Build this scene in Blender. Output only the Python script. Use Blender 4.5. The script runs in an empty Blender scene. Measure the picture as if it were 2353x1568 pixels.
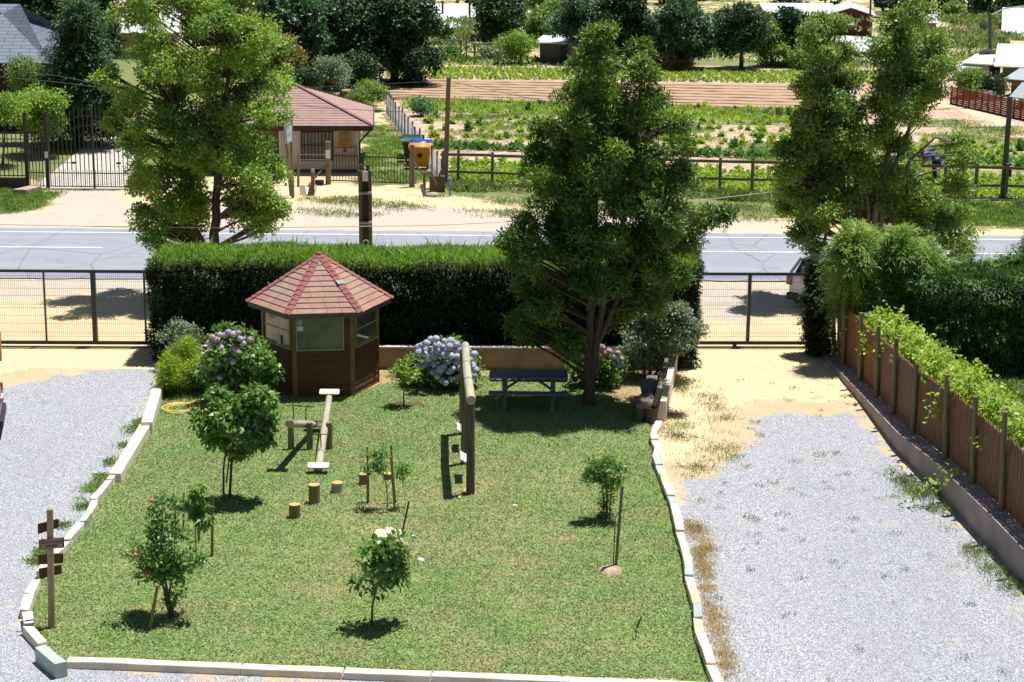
import bpy, math, random
import numpy as np
from mathutils import Vector, Matrix

# ------------------------------------------------------------------ camera, sky, sun, exposure
SC = bpy.context.scene
PITCH = math.radians(13.9); ROLL = 0.010; CAMH = 12.2; FPX = 4400.0; CX, CY = 1176.5, 784.0
cT, sT = math.cos(PITCH), math.sin(PITCH)
FW = Vector((0, cT, -sT)); U0 = Vector((0, sT, cT)); R0 = Vector((1, 0, 0))
RT = R0*math.cos(ROLL) + U0*math.sin(ROLL); UP = U0*math.cos(ROLL) - R0*math.sin(ROLL)
cam = bpy.data.cameras.new("camera"); camo = bpy.data.objects.new("camera", cam)
SC.collection.objects.link(camo)
mw = Matrix.Identity(4)
for i in range(3):
    mw[i][0] = RT[i]; mw[i][1] = UP[i]; mw[i][2] = -FW[i]
mw[2][3] = CAMH
camo.matrix_world = mw
cam.sensor_width = 36.0; cam.lens = FPX/2353.0*36.0; cam.clip_start = 0.5; cam.clip_end = 3000
SC.camera = camo
SC.render.resolution_x = 1024; SC.render.resolution_y = 682
SUN = Vector((0.225, 0.135, 1.0)).normalized()
W = bpy.data.worlds.new("World"); SC.world = W; W.use_nodes = True
nt = W.node_tree; nt.nodes.clear()
sky = nt.nodes.new('ShaderNodeTexSky'); sky.sky_type = 'NISHITA'; sky.sun_disc = False
sky.sun_elevation = math.asin(SUN.z); sky.sun_rotation = math.atan2(SUN.x, SUN.y)
sky.air_density = 1.0; sky.dust_density = 0.6
bg = nt.nodes.new('ShaderNodeBackground'); bg.inputs[1].default_value = 0.05
wo = nt.nodes.new('ShaderNodeOutputWorld')
nt.links.new(sky.outputs[0], bg.inputs[0]); nt.links.new(bg.outputs[0], wo.inputs[0])
ld = bpy.data.lights.new("sun", 'SUN'); ld.energy = 5.0; ld.angle = math.radians(0.5); ld.color = (1.0, 0.965, 0.90)
lo = bpy.data.objects.new("sun", ld); SC.collection.objects.link(lo)
lo.rotation_mode = 'QUATERNION'; lo.rotation_quaternion = SUN.to_track_quat('Z', 'Y')
SC.view_settings.view_transform = 'Standard'; SC.view_settings.look = 'None'
SC.view_settings.exposure = 0.50; SC.view_settings.gamma = 1.0; SC.view_settings.use_curve_mapping = False
SC.render.engine = 'CYCLES'
SC.cycles.max_bounces = 6; SC.cycles.transparent_max_bounces = 6; SC.cycles.diffuse_bounces = 3

# ------------------------------------------------------------------ geometry of the place
def gz(x, y):
    if y < 125: return 0.0
    if y < 200: return -(y-125)/75.0*4.6
    if y < 262: return -4.6
    return -4.6 + (y-262)*0.16
def ray(px, py):
    return (FW*FPX + RT*(px-CX) - UP*(py-CY)).normalized()
CP = Vector((0, 0, CAMH))
def G(px, py, z=0.0):
    d = ray(px, py)
    lo_, hi_ = 5.0, 5.0
    t = 5.0
    while t < 1500:
        p = CP + d*t
        if p.z < gz(p.x, p.y)+z: break
        lo_ = t; t *= 1.03
    hi_ = t
    for _ in range(40):
        m = (lo_+hi_)/2; p = CP + d*m
        if p.z < gz(p.x, p.y)+z: hi_ = m
        else: lo_ = m
    p = CP + d*hi_
    return Vector((p.x, p.y, gz(p.x, p.y)+z))
def V(px, py, Y):
    d = ray(px, py); return CP + d*(Y/d.y)
def PX(p):                       # metres per photo pixel at p
    return (Vector(p)-CP).dot(FW)/FPX

# ------------------------------------------------------------------ objects
COL = SC.collection
def tag(o, label=None, cat=None, group=None, kind=None):
    if label: o['label'] = label
    if cat: o['category'] = cat
    if group: o['group'] = group
    if kind: o['kind'] = kind
    return o
def thing(name, label, cat, loc=(0, 0, 0), rz=0.0, group=None):
    o = bpy.data.objects.new(name, None); COL.objects.link(o)
    o.location = loc; o.rotation_euler = (0, 0, rz); o.empty_display_size = 0.2
    return tag(o, label, cat, group)
def link(name, me, m, parent=None, bevel=0):
    if m is not None:
        me.materials.clear(); me.materials.append(m)
    o = bpy.data.objects.new(name, me); COL.objects.link(o)
    if parent: o.parent = parent
    if bevel:
        b = o.modifiers.new('bevel', 'BEVEL'); b.width = bevel; b.segments = 2; b.limit_method = 'ANGLE'
    return o
def dup(root, loc, rz=0.0, label=None, sc=None):
    r = root.copy(); COL.objects.link(r); r.location = loc; r.rotation_euler = (0, 0, rz)
    if sc: r.scale = (sc, sc, sc)
    if label: r['label'] = label
    for ch in list(root.children):
        c = ch.copy(); COL.objects.link(c); c.parent = r
        for g in ch.children:
            d = g.copy(); COL.objects.link(d); d.parent = c
    return r

class MB:
    def __init__(s): s.v = []; s.f = []; s.sm = []
    def add(s, vs, fs, sm=False):
        n = len(s.v); s.v += [tuple(v) for v in vs]
        for f in fs: s.f.append(tuple(i+n for i in f)); s.sm.append(sm)
        return s
    def hexa(s, p):              # p: bottom 4 then top 4
        return s.add(p, [(3,2,1,0),(4,5,6,7),(0,1,5,4),(1,2,6,5),(2,3,7,6),(3,0,4,7)])
    def box(s, x0, x1, y0, y1, z0, z1):
        return s.hexa([(x0,y0,z0),(x1,y0,z0),(x1,y1,z0),(x0,y1,z0),(x0,y0,z1),(x1,y0,z1),(x1,y1,z1),(x0,y1,z1)])
    def beam(s, a, b, w, h, up=(0,0,1)):  # rectangular bar from a to b, w sideways, h along up
        a = Vector(a); b = Vector(b); d = (b-a).normalized(); u = Vector(up)
        sd = d.cross(u)
        if sd.length < 1e-4: sd = d.cross(Vector((0,1,0)))
        sd.normalize(); u = sd.cross(d).normalized()
        q = []
        for p in (a, b):
            q.append([p-sd*w/2-u*h/2, p+sd*w/2-u*h/2, p+sd*w/2+u*h/2, p-sd*w/2+u*h/2])
        vs = q[0]+q[1]
        return s.add(vs, [(0,1,2,3),(7,6,5,4),(1,0,4,5),(2,1,5,6),(3,2,6,7),(0,3,7,4)])
    def tube(s, pts, rad, n=8, caps=True, sm=True):
        pts = [Vector(p) for p in pts]
        if not hasattr(rad, '__len__'): rad = [rad]*len(pts)
        rings = []; prev = None
        for i, p in enumerate(pts):
            d = (pts[min(i+1, len(pts)-1)] - pts[max(i-1, 0)]).normalized()
            if prev is None:
                a = d.cross(Vector((0,0,1)))
                if a.length < 1e-3: a = d.cross(Vector((0,1,0)))
            else: a = prev - d*prev.dot(d)
            a.normalize(); prev = a; b = d.cross(a)
            rings.append([p + (a*math.cos(2*math.pi*k/n) + b*math.sin(2*math.pi*k/n))*rad[i] for k in range(n)])
        vs = [v for r in rings for v in r]; fs = []
        for i in range(len(pts)-1):
            for k in range(n):
                fs.append((i*n+k, i*n+(k+1)%n, (i+1)*n+(k+1)%n, (i+1)*n+k))
        s.add(vs, fs, sm)
        if caps:
            s.add(rings[0], [tuple(range(n))[::-1]]); s.add(rings[-1], [tuple(range(n))])
        return s
    def prism(s, poly, z0, z1):
        n = len(poly); vs = [(p[0], p[1], z0) for p in poly] + [(p[0], p[1], z1) for p in poly]
        fs = [tuple(range(n))[::-1], tuple(range(n, 2*n))] + [(i, (i+1) % n, n+(i+1) % n, n+i) for i in range(n)]
        return s.add(vs, fs)
    def slab(s, poly, th):       # poly 3d pts extruded down its normal by th
        poly = [Vector(p) for p in poly]; nrm = (poly[1]-poly[0]).cross(poly[2]-poly[0]).normalized()
        n = len(poly); vs = poly + [p-nrm*th for p in poly]
        fs = [tuple(range(n)), tuple(range(n, 2*n))[::-1]] + [((i+1) % n, i, n+i, n+(i+1) % n) for i in range(n)]
        return s.add(vs, fs)
    def lump(s, c, r, rng, nu=8, nv=5, j=0.15, zs=1.0):
        vs = []; fs = []
        for i in range(nv+1):
            for k in range(nu):
                a = math.pi*i/nv; b = 2*math.pi*k/nu; q = r*(1+rng.uniform(-j, j)) if 0 < i < nv else r
                vs.append((c[0]+q*math.sin(a)*math.cos(b), c[1]+q*math.sin(a)*math.sin(b), c[2]+q*math.cos(a)*zs))
        for i in range(nv):
            for k in range(nu): fs.append((i*nu+k, (i+1)*nu+k, (i+1)*nu+(k+1) % nu, i*nu+(k+1) % nu))
        return s.add(vs, fs, True)
    def build(s, name, m, parent=None, bevel=0):
        me = bpy.data.meshes.new(name); me.from_pydata(s.v, [], s.f)
        if any(s.sm): me.polygons.foreach_set('use_smooth', s.sm)
        me.update()
        return link(name, me, m, parent, bevel)

def quads_mesh(name, verts, m, parent=None, nv=4):
    n = len(verts)//nv; me = bpy.data.meshes.new(name)
    me.vertices.add(n*nv); me.vertices.foreach_set('co', np.ascontiguousarray(verts, dtype=np.float32).ravel())
    me.loops.add(n*nv); me.loops.foreach_set('vertex_index', np.arange(n*nv, dtype=np.int32))
    me.polygons.add(n); me.polygons.foreach_set('loop_start', np.arange(0, n*nv, nv, dtype=np.int32))
    me.polygons.foreach_set('loop_total', np.full(n, nv, dtype=np.int32))
    me.update(calc_edges=True)
    return link(name, me, m, parent)
def unit(a): return a/np.maximum(np.linalg.norm(a, axis=1, keepdims=True), 1e-6)
def leaf_verts(P, D, N, L, Wd):
    n = len(P); D = unit(D); S = unit(np.cross(D, N)); N2 = np.cross(S, D)
    L = np.broadcast_to(np.asarray(L, float).reshape(-1, 1), (n, 1)); Wd = np.broadcast_to(np.asarray(Wd, float).reshape(-1, 1), (n, 1))
    a = P; b = P + D*L*.45 + S*Wd*.5 + N2*Wd*.22; c = P + D*L - N2*L*.08; d = P + D*L*.45 - S*Wd*.5 + N2*Wd*.22
    return np.stack([a, b, c, d], 1).reshape(-1, 3)
def leaves(name, P, D, N, L, Wd, m, parent=None):
    return quads_mesh(name, leaf_verts(P, D, N, L, Wd), m, parent)
def blob_leaves(rng, blobs, clumps_m2, k, sig, up=0.6, shell=0.38, hang=0.0):
    """blobs: (cx,cy,cz,r[,rz]) -> leaf origins, directions, normals; leaves sit in sprigs spread through each blob"""
    Ps = []; Ds = []; Ns = []
    for b in blobs:
        c = np.array(b[:3]); r = b[3]; rz = b[4] if len(b) > 4 else r
        nc = max(3, int(clumps_m2*4*math.pi*r*rz))
        u = unit(rng.normal(size=(nc, 3))); q = rng.random((nc, 1))**shell
        q *= 1+0.18*np.sin(u[:, :1]*5+c[0]*3)*np.cos(u[:, 1:2]*4+c[2]*2)
        cc = c + u*q*np.array([r, r, rz])
        out = np.repeat(u, k, 0)
        o = unit(rng.normal(size=(nc*k, 3)) + out*.35 + np.array([0, 0, .25]))
        rc = np.repeat(rng.uniform(.6, 1.35, (nc, 1)), k, 0)*sig*2.0*rng.random((nc*k, 1))**.45
        P = np.repeat(cc, k, 0) + o*rc*np.array([1, 1, .62])
        D = unit(o*.6 + rng.normal(size=(nc*k, 3))*.6 + np.array([0, 0, -hang]))
        N = unit(np.array([0, 0, up]) + o*.75 + rng.normal(size=(nc*k, 3))*.38)
        Ps.append(P); Ds.append(D); Ns.append(N)
    return np.concatenate(Ps), np.concatenate(Ds), np.concatenate(Ns)

# ------------------------------------------------------------------ materials
def newmat(name):
    m = bpy.data.materials.new(name); m.use_nodes = True; t = m.node_tree; t.nodes.clear()
    out = t.nodes.new('ShaderNodeOutputMaterial'); b = t.nodes.new('ShaderNodeBsdfPrincipled')
    t.links.new(b.outputs[0], out.inputs[0]); return m, t, b, out
def nd(t, typ, **kw):
    n = t.nodes.new(typ)
    for k, v in kw.items():
        if hasattr(n, k): setattr(n, k, v)
    return n
def noise(t, scale, detail=3, rough=.6, vec=None, dist=0):
    n = nd(t, 'ShaderNodeTexNoise'); n.inputs['Scale'].default_value = scale; n.inputs['Detail'].default_value = detail
    n.inputs['Roughness'].default_value = rough; n.inputs['Distortion'].default_value = dist
    if vec is not None: t.links.new(vec, n.inputs['Vector'])
    return n.outputs['Fac']
def ramp(t, fac, stops):
    r = nd(t, 'ShaderNodeValToRGB'); t.links.new(fac, r.inputs[0]); e = r.color_ramp.elements
    while len(e) > 1: e.remove(e[-1])
    for i, (p, c) in enumerate(stops):
        q = e[0] if i == 0 else e.new(p)
        q.position = p; q.color = (c[0], c[1], c[2], 1) if hasattr(c, '__len__') else (c, c, c, 1)
    return r.outputs[0]
def mix(t, f, a, b, mode='MIX'):
    n = nd(t, 'ShaderNodeMix'); n.data_type = 'RGBA'; n.blend_type = mode
    if hasattr(f, 'links'): t.links.new(f, n.inputs[0])
    else: n.inputs[0].default_value = f
    for v, s in ((a, n.inputs[6]), (b, n.inputs[7])):
        if hasattr(v, 'links'): t.links.new(v, s)
        else: s.default_value = (v[0], v[1], v[2], 1)
    return n.outputs[2]
def mth(t, op, a, b=0.0, c=0.0, clamp=False):
    n = nd(t, 'ShaderNodeMath'); n.operation = op; n.use_clamp = clamp
    for v, s in ((a, n.inputs[0]), (b, n.inputs[1]), (c, n.inputs[2])):
        if hasattr(v, 'links'): t.links.new(v, s)
        else: s.default_value = v
    return n.outputs[0]
def wpos(t): return nd(t, 'ShaderNodeNewGeometry').outputs['Position']
def opos(t): return nd(t, 'ShaderNodeTexCoord').outputs['Object']
def bump(t, b, h, strength=.5, dist=.02):
    n = nd(t, 'ShaderNodeBump'); n.inputs['Strength'].default_value = strength; n.inputs['Distance'].default_value = dist
    t.links.new(h, n.inputs['Height']); t.links.new(n.outputs[0], b.inputs['Normal'])
def mapping(t, vec, sc=(1, 1, 1), rot=(0, 0, 0)):
    n = nd(t, 'ShaderNodeMapping'); n.inputs['Scale'].default_value = sc; n.inputs['Rotation'].default_value = rot
    t.links.new(vec, n.inputs[0]); return n.outputs[0]
MATS = {}
def simple(name, c1, c2=None, scale=6, rough=.75, metal=0, bmp=0, stretch=(1, 1, 1), detail=4, spec=.3, coords='o'):
    if name in MATS: return MATS[name]
    m, t, b, o = newmat(name)
    c2 = c2 or tuple(x*.75 for x in c1)
    v = mapping(t, opos(t) if coords == 'o' else wpos(t), stretch)
    n1 = noise(t, scale, detail, .65, v); n2 = noise(t, scale*7, 2, .6, v)
    f = ramp(t, n1, [(.32, 0), (.68, 1)])
    c = mix(t, f, c1, c2); c = mix(t, mth(t, 'MULTIPLY', n2, .35), c, (c1[0]*.35, c1[1]*.35, c1[2]*.35))
    t.links.new(c, b.inputs['Base Color']); b.inputs['Roughness'].default_value = rough
    b.inputs['Metallic'].default_value = metal; b.inputs['Specular IOR Level'].default_value = spec
    if bmp: bump(t, b, n2, bmp, .01)
    MATS[name] = m; return m
def leafmat(name, c1, c2, c3=None, trans=.3, rough=.5, spec=.35, cscale=1.2, lf=1.45):
    if name in MATS: return MATS[name]
    c3 = c3 or c2; c1, c2, c3 = [tuple(min(x*lf, .85) for x in q) for q in (c1, c2, c3)]
    m, t, b, o = newmat(name)
    g = nd(t, 'ShaderNodeNewGeometry'); r = g.outputs['Random Per Island']
    c = mix(t, r, c1, c2)
    n = noise(t, cscale, 3, .6, g.outputs['Position'])
    c = mix(t, ramp(t, n, [(.4, 0), (.65, 1)]), c, c3 or c2)
    t.links.new(c, b.inputs['Base Color']); b.inputs['Roughness'].default_value = rough; b.inputs['Specular IOR Level'].default_value = spec
    tr = nd(t, 'ShaderNodeBsdfTranslucent'); c4 = mix(t, 1.0, c, (1.3, 1.25, .5), 'MULTIPLY'); t.links.new(c4, tr.inputs[0])
    ms = nd(t, 'ShaderNodeMixShader'); ms.inputs[0].default_value = trans
    t.links.new(b.outputs[0], ms.inputs[1]); t.links.new(tr.outputs[0], ms.inputs[2]); t.links.new(ms.outputs[0], o.inputs[0])
    MATS[name] = m; return m
def wood(name, c1, c2, axis='z', rough=.8, sc=3.0):
    st = {'x': (.12, 1, 1), 'y': (1, .12, 1), 'z': (1, 1, .12)}[axis]
    return simple(name, c1, c2, scale=sc*6, rough=rough, bmp=.4, stretch=st)

# shared ground colours (world coordinates, so that neighbouring sheets match)
def sand_col(t, p):
    a = noise(t, .35, 5, .65, p); b = noise(t, 6, 4, .7, p); d = noise(t, 40, 2, .6, p)
    c = mix(t, ramp(t, a, [(.35, 0), (.7, 1)]), (.68, .53, .33), (.57, .44, .28))
    c = mix(t, ramp(t, b, [(.55, 0), (.75, .6)]), c, (.72, .60, .42))
    return mix(t, ramp(t, d, [(.25, .55), (.5, 0)]), c, (.22, .15, .08))
def gravel_col(t, p):
    v = nd(t, 'ShaderNodeTexVoronoi'); v.inputs['Scale'].default_value = 40; t.links.new(p, v.inputs['Vector'])
    s = nd(t, 'ShaderNodeSeparateColor'); t.links.new(v.outputs['Color'], s.inputs[0])
    c = ramp(t, s.outputs[0], [(0, (.19, .212, .25)), (.3, (.34, .375, .445)), (.65, (.47, .505, .58)), (1, (.74, .76, .80))])
    c = mix(t, ramp(t, s.outputs[1], [(.8, 0), (.84, .8)]), c, (.52, .42, .30))
    e = ramp(t, v.outputs['Distance'], [(.45, 0), (.8, .6)])
    c = mix(t, e, c, (.19, .20, .235))
    n = noise(t, .8, 4, .6, p)
    c = mix(t, ramp(t, n, [(.4, 0), (.8, .35)]), c, (.40, .37, .34)); c = mix(t, ramp(t, noise(t, .22, 4, .7, mapping(t, p, (1.6, .5, 1))), [(.42, .22), (.6, 0)]), c, (.26, .28, .33)); return c, v.outputs['Distance']
def grass_col(t, p):
    a = noise(t, .55, 5, .65, p, .4); b = noise(t, 5, 4, .7, p); d = noise(t, 30, 3, .7, p)
    c = mix(t, ramp(t, a, [(.36, 0), (.62, 1)]), (.145, .26, .065), (.34, .31, .15))
    c = mix(t, ramp(t, b, [(.48, 0), (.66, .8)]), c, (.19, .30, .08))
    return mix(t, ramp(t, d, [(.3, .7), (.52, 0)]), c, (.07, .10, .028))
def attr(t, name):
    n = nd(t, 'ShaderNodeAttribute'); n.attribute_name = name; return n.outputs['Fac']
def edge(t, a, n, amp, width):   # signed distance + ragged noise -> 0..1
    x = mth(t, 'MULTIPLY_ADD', mth(t, 'SUBTRACT', n, .5), amp, a)
    return mth(t, 'MULTIPLY_ADD', x, 1.0/width, .5, clamp=True)

# ------------------------------------------------------------------ gridded sheets with distance attributes
def sd_poly(P, poly):            # signed distance, + inside; P (n,2)
    poly = np.array([(p[0], p[1]) for p in poly]); n = len(poly)
    dmin = np.full(len(P), 1e9); ins = np.zeros(len(P), bool)
    for i in range(n):
        a = poly[i]; b = poly[(i+1) % n]; ab = b-a; ap = P-a
        tt = np.clip((ap@ab)/max(ab@ab, 1e-9), 0, 1); dmin = np.minimum(dmin, np.linalg.norm(ap-tt[:, None]*ab, axis=1))
        c = ((a[1] > P[:, 1]) != (b[1] > P[:, 1]))
        with np.errstate(divide='ignore', invalid='ignore'):
            xi = (b[0]-a[0])*(P[:, 1]-a[1])/(b[1]-a[1])+a[0]
        ins ^= c & (P[:, 0] < xi)
    return np.where(ins, dmin, -dmin)
def gpoly(pts): return [G(x, y) for x, y in pts]
def sheet(name, x0, x1, y0, y1, step, z, m, fields, keep=None, mound=None):
    xs = np.arange(x0, x1+step*.5, step); ys = np.arange(y0, y1+step*.5, step)
    X, Y = np.meshgrid(xs, ys); P = np.stack([X.ravel(), Y.ravel()], 1)
    Z = np.array([gz(a, b) for a, b in zip((P[:, 0]), P[:, 1])]) + z
    if mound is not None: Z = Z + mound(P)
    nx, ny = len(xs), len(ys)
    idx = np.arange(nx*ny).reshape(ny, nx)
    q = np.stack([idx[:-1, :-1], idx[:-1, 1:], idx[1:, 1:], idx[1:, :-1]], -1).reshape(-1, 4)
    if keep is not None:
        k = keep(P); q = q[k[q].any(axis=1)]
    used = np.unique(q); remap = np.full(nx*ny, -1); remap[used] = np.arange(len(used)); q = remap[q]
    co = np.column_stack([P, Z])[used].astype(np.float32)
    me = bpy.data.meshes.new(name); me.vertices.add(len(co)); me.vertices.foreach_set('co', co.ravel())
    me.loops.add(q.size); me.loops.foreach_set('vertex_index', q.ravel().astype(np.int32))
    me.polygons.add(len(q)); me.polygons.foreach_set('loop_start', np.arange(0, q.size, 4, dtype=np.int32))
    me.polygons.foreach_set('loop_total', np.full(len(q), 4, dtype=np.int32))
    me.polygons.foreach_set('use_smooth', np.ones(len(q), bool)); me.update(calc_edges=True)
    for fn, fd in fields.items():
        a = me.attributes.new(fn, 'FLOAT', 'POINT'); a.data.foreach_set('value', fd(P[used]).astype(np.float32))
    o = link(name, me, m); tag(o, kind='structure'); return o
def multi(polys): return lambda P: np.max([sd_poly(P, p) for p in polys], axis=0)
def text_part(name, body, size, m, parent, loc, rot, depth=.004, sx=1.0):
    c = bpy.data.curves.new(name, 'FONT'); c.body = body; c.size = size; c.extrude = depth; c.align_x = 'CENTER'; c.align_y = 'CENTER'
    o = bpy.data.objects.new(name, c); COL.objects.link(o)
    me = bpy.data.meshes.new_from_object(o.evaluated_get(bpy.context.evaluated_depsgraph_get()))
    bpy.data.objects.remove(o); bpy.data.curves.remove(c)
    ob = link(name, me, m, parent); ob.location = loc; ob.rotation_euler = rot; ob.scale = (sx, 1, 1); return ob
ORD = ['first','second','third','fourth','fifth','sixth','seventh','eighth','ninth','tenth','eleventh','twelfth','thirteenth','fourteenth','fifteenth','sixteenth','seventeenth','eighteenth','nineteenth','twentieth','twenty-first','twenty-second','twenty-third','twenty-fourth']
# ================================================================== GROUND, ROAD, DRIVES, LAWN, FIELD
def mat_ground():
    m, t, b, o = newmat('ground_earth'); p = wpos(t)
    c = sand_col(t, p); gvc, gh = gravel_col(t, p); gc = grass_col(t, p)
    n = noise(t, 1.3, 5, .7, p); n2 = noise(t, .7, 5, .75, p)
    pale = mix(t, .5, gvc, (.50, .40, .30))
    c = mix(t, mth(t, 'MULTIPLY', edge(t, attr(t, 'gv'), n, 3.0, .5), .75), c, pale)
    gc = mix(t, .5, gc, mix(t, noise(t, .4, 4, .7, p), (.06, .10, .03), (.20, .17, .09))); c = mix(t, edge(t, attr(t, 'gr'), n2, 5.0, .5), c, gc)
    tuft = ramp(t, noise(t, 1.6, 5, .75, p), [(.57, 0), (.66, .75)])
    c = mix(t, mth(t, 'MULTIPLY', tuft, mth(t, 'MULTIPLY_ADD', attr(t, 'gr'), .12, .75, clamp=True)), c, gc)
    t.links.new(c, b.inputs['Base Color']); b.inputs['Roughness'].default_value = .95; b.inputs['Specular IOR Level'].default_value = .1
    bump(t, b, noise(t, 18, 4, .7, p), .6, .03); return m
def mat_gravel():
    m, t, b, o = newmat('drive_gravel'); p = wpos(t)
    gvc, gh = gravel_col(t, p); n = noise(t, 1.6, 5, .72, p)
    c = mix(t, edge(t, attr(t, 'sd'), n, 1.7, .2), sand_col(t, p), gvc)
    c = mix(t, ramp(t, noise(t, .9, 5, .75, mapping(t, p, (1, 1, 1))), [(.60, 0), (.74, .75)]), c, (.62, .50, .33))
    t.links.new(c, b.inputs['Base Color']); b.inputs['Roughness'].default_value = .9; b.inputs['Specular IOR Level'].default_value = .15
    bump(t, b, gh, .9, .03); return m
def mat_lawn():
    m, t, b, o = newmat('lawn_turf'); p = wpos(t)
    c = grass_col(t, p)
    dry = ramp(t, mth(t, 'MULTIPLY_ADD', attr(t, 'dry'), .06, noise(t, 1.1, 6, .75, p)), [(.56, 0), (.72, .7)])
    c = mix(t, dry, c, (.36, .28, .15))
    lit = edge(t, attr(t, 'litter'), noise(t, 2.5, 5, .75, p), 1.4, .4)
    c = mix(t, lit, c, mix(t, noise(t, 14, 4, .8, p), (.16, .10, .05), (.60, .42, .24)))
    t.links.new(c, b.inputs['Base Color']); b.inputs['Roughness'].default_value = .95; b.inputs['Specular IOR Level'].default_value = .1
    bump(t, b, noise(t, 25, 4, .7, p), .8, .03); return m
def mat_soil():
    m, t, b, o = newmat('field_soil'); p = wpos(t)
    a = noise(t, .5, 5, .7, mapping(t, p, (.5, 1.5, 1))); d = noise(t, 7, 5, .8, mapping(t, p, (.5, 1, 1))); e = noise(t, 1.8, 5, .75, mapping(t, p, (.45, 1, 1)))
    c = mix(t, a, (.40, .275, .19), (.48, .35, .25))
    c = mix(t, ramp(t, d, [(.53, 0), (.60, .85)]), c, (.78, .70, .60))
    c = mix(t, ramp(t, d, [(.38, .8), (.48, 0)]), c, (.22, .13, .08))
    g = mth(t, 'MULTIPLY_ADD', attr(t, 'weed'), .055, e)
    c = mix(t, ramp(t, g, [(.56, 0), (.63, .8)]), c, mix(t, noise(t, 6, 3, .6, p), (.06, .12, .03), (.20, .28, .09)))
    c = mix(t, edge(t, attr(t, 'path'), d, .8, .4), c, (.66, .50, .33))
    t.links.new(c, b.inputs['Base Color']); b.inputs['Roughness'].default_value = .95; b.inputs['Specular IOR Level'].default_value = .1
    bump(t, b, d, .7, .06); return m
gr_polys = [gpoly(q) for q in (
    [(-300,425),(60,430),(130,445),(90,480),(0,492),(-300,500)],
    [(830,287),(885,268),(1012,420),(940,428),(830,430)],
    [(1000,430),(2700,462),(2700,530),(2353,528),(2100,522),(1700,500),(1450,482),(1200,462),(1000,450)],
    [(-700,424),(560,408),(650,395),(820,285),(880,240),(872,185),(860,150),(-700,150)],
    [(1905,815),(2353,1325),(2900,1900),(3300,900),(2353,850)],
    [(-900,152),(850,150),(2150,156),(3200,190),(3200,3),(-900,3)])]
gv_polys = [gpoly(q) for q in (
    [(-400,490),(300,470),(700,470),(1150,480),(1800,505),(1800,541),(1150,534),(600,530),(0,528),(-400,527)],
    [(-400,640),(372,645),(372,668),(200,678),(0,694),(-400,694)],
    [(1590,652),(1900,658),(1850,700),(1700,745),(1600,735)],
    [(60,436),(280,440),(300,505),(200,522),(40,522),(100,480)])]
GM = mat_ground()
sheet('ground', -70, 70, 14, 130, .5, 0.0, GM, {'gr': multi(gr_polys), 'gv': multi(gv_polys)})
sheet('ground', -260, 260, 130, 520, 5, 0.0, GM, {'gr': lambda P: np.where(P[:, 1] > 255, -.9, .1), 'gv': lambda P: np.full(len(P), -9.0)})

# road : asphalt with camber edge, painted lines
m, t, b, o = newmat('asphalt'); p = wpos(t)
v = mapping(t, p, (.08, 1, 1)); a = noise(t, 1.4, 4, .6, v); d = noise(t, 60, 2, .6, p)
c = mix(t, a, (.225, .24, .29), (.29, .305, .36)); c = mix(t, ramp(t, d, [(.3, .5), (.55, 0)]), c, (.16, .165, .19))
c = mix(t, ramp(t, noise(t, .6, 5, .7, p), [(.56, 0), (.62, .35)]), c, (.17, .175, .20)); c = mix(t, ramp(t, noise(t, .5, 6, .8, mapping(t, p, (.15, 1.8, 1))), [(.45, 0), (.7, .4)]), c, (.36, .36, .39)); ck = nd(t, 'ShaderNodeTexVoronoi'); ck.feature = 'DISTANCE_TO_EDGE'; ck.inputs['Scale'].default_value = .45; t.links.new(mapping(t, mix(t, .12, p, noise(t, 2, 4, .6, p)), (1, .6, 1)), ck.inputs['Vector']); c = mix(t, ramp(t, ck.outputs['Distance'], [(.004, .5), (.012, 0)]), c, (.10, .10, .12))
t.links.new(c, b.inputs['Base Color']); b.inputs['Roughness'].default_value = .75; bump(t, b, d, .3, .01); ASPH = m
def dense(pts, wob, rng, n=40):
    out = []
    for i in range(len(pts)-1):
        for k in range(n):
            q = pts[i].lerp(pts[i+1], k/n); out.append(Vector((q.x, q.y+rng.uniform(-wob, wob), q.z)))
    out.append(pts[-1]); return out
rg = random.Random(3)
ytop = [G(x, y) for x, y in ((-900,521),(0,527),(600,530),(1150,534.5),(1800,538.5),(2353,560-17),(3300,560))]
ybot = [G(x, y) for x, y in ((-900,636),(0,642),(370,646),(1590,655),(1850,658),(2353,664),(3300,672))]
Yt = sum(p.y for p in ytop[1:6])/5; Yb = sum(p.y for p in ybot[1:6])/5
def yat(line, x):
    for a, b2 in zip(line, line[1:]):
        if a.x <= x <= b2.x: return a.y + (b2.y-a.y)*(x-a.x)/(b2.x-a.x)
    return line[0].y if x < line[0].x else line[-1].y
lt = [G(0, 538), G(600, 540.5), G(1000, 541.5), G(1700, 549.6), G(2300, 555.6)]
lc = [G(0, 573.8), G(237, 574.5), G(1600, 584.5), G(1770, 585)]
lb = [G(0, 629), G(370, 632), G(1600, 635.5), G(1700, 636)]
def fit(ps):
    A = np.array([[p.x, 1] for p in ps]); y = np.array([p.y for p in ps]); k = np.linalg.lstsq(A, y, rcond=None)[0]; return lambda x: k[0]*x+k[1]
ft, fc, fb = fit(lt), fit(lc), fit(lb)
fb = (lambda f: (lambda x: f(x)))(fb)
edT = lambda x: ft(x)+.85; edB = lambda x: fb(x)-.75
q = MB(); xs = np.arange(-75, 75.1, .5); vs = []; fs = []
for x in xs:
    yb_, yt_ = edB(x)+rg.uniform(-.07, .07), edT(x)+rg.uniform(-.06, .06)
    for k in range(7):
        u = k/6; vs.append((x, yb_+(yt_-yb_)*u, .03+.05*(1-(2*u-1)**2)))
for i in range(len(xs)-1):
    for k in range(6): fs.append((i*7+k, (i+1)*7+k, (i+1)*7+k+1, i*7+k+1))
q.add(vs, fs, True); road = q.build('road', ASPH); tag(road, kind='structure')
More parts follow.
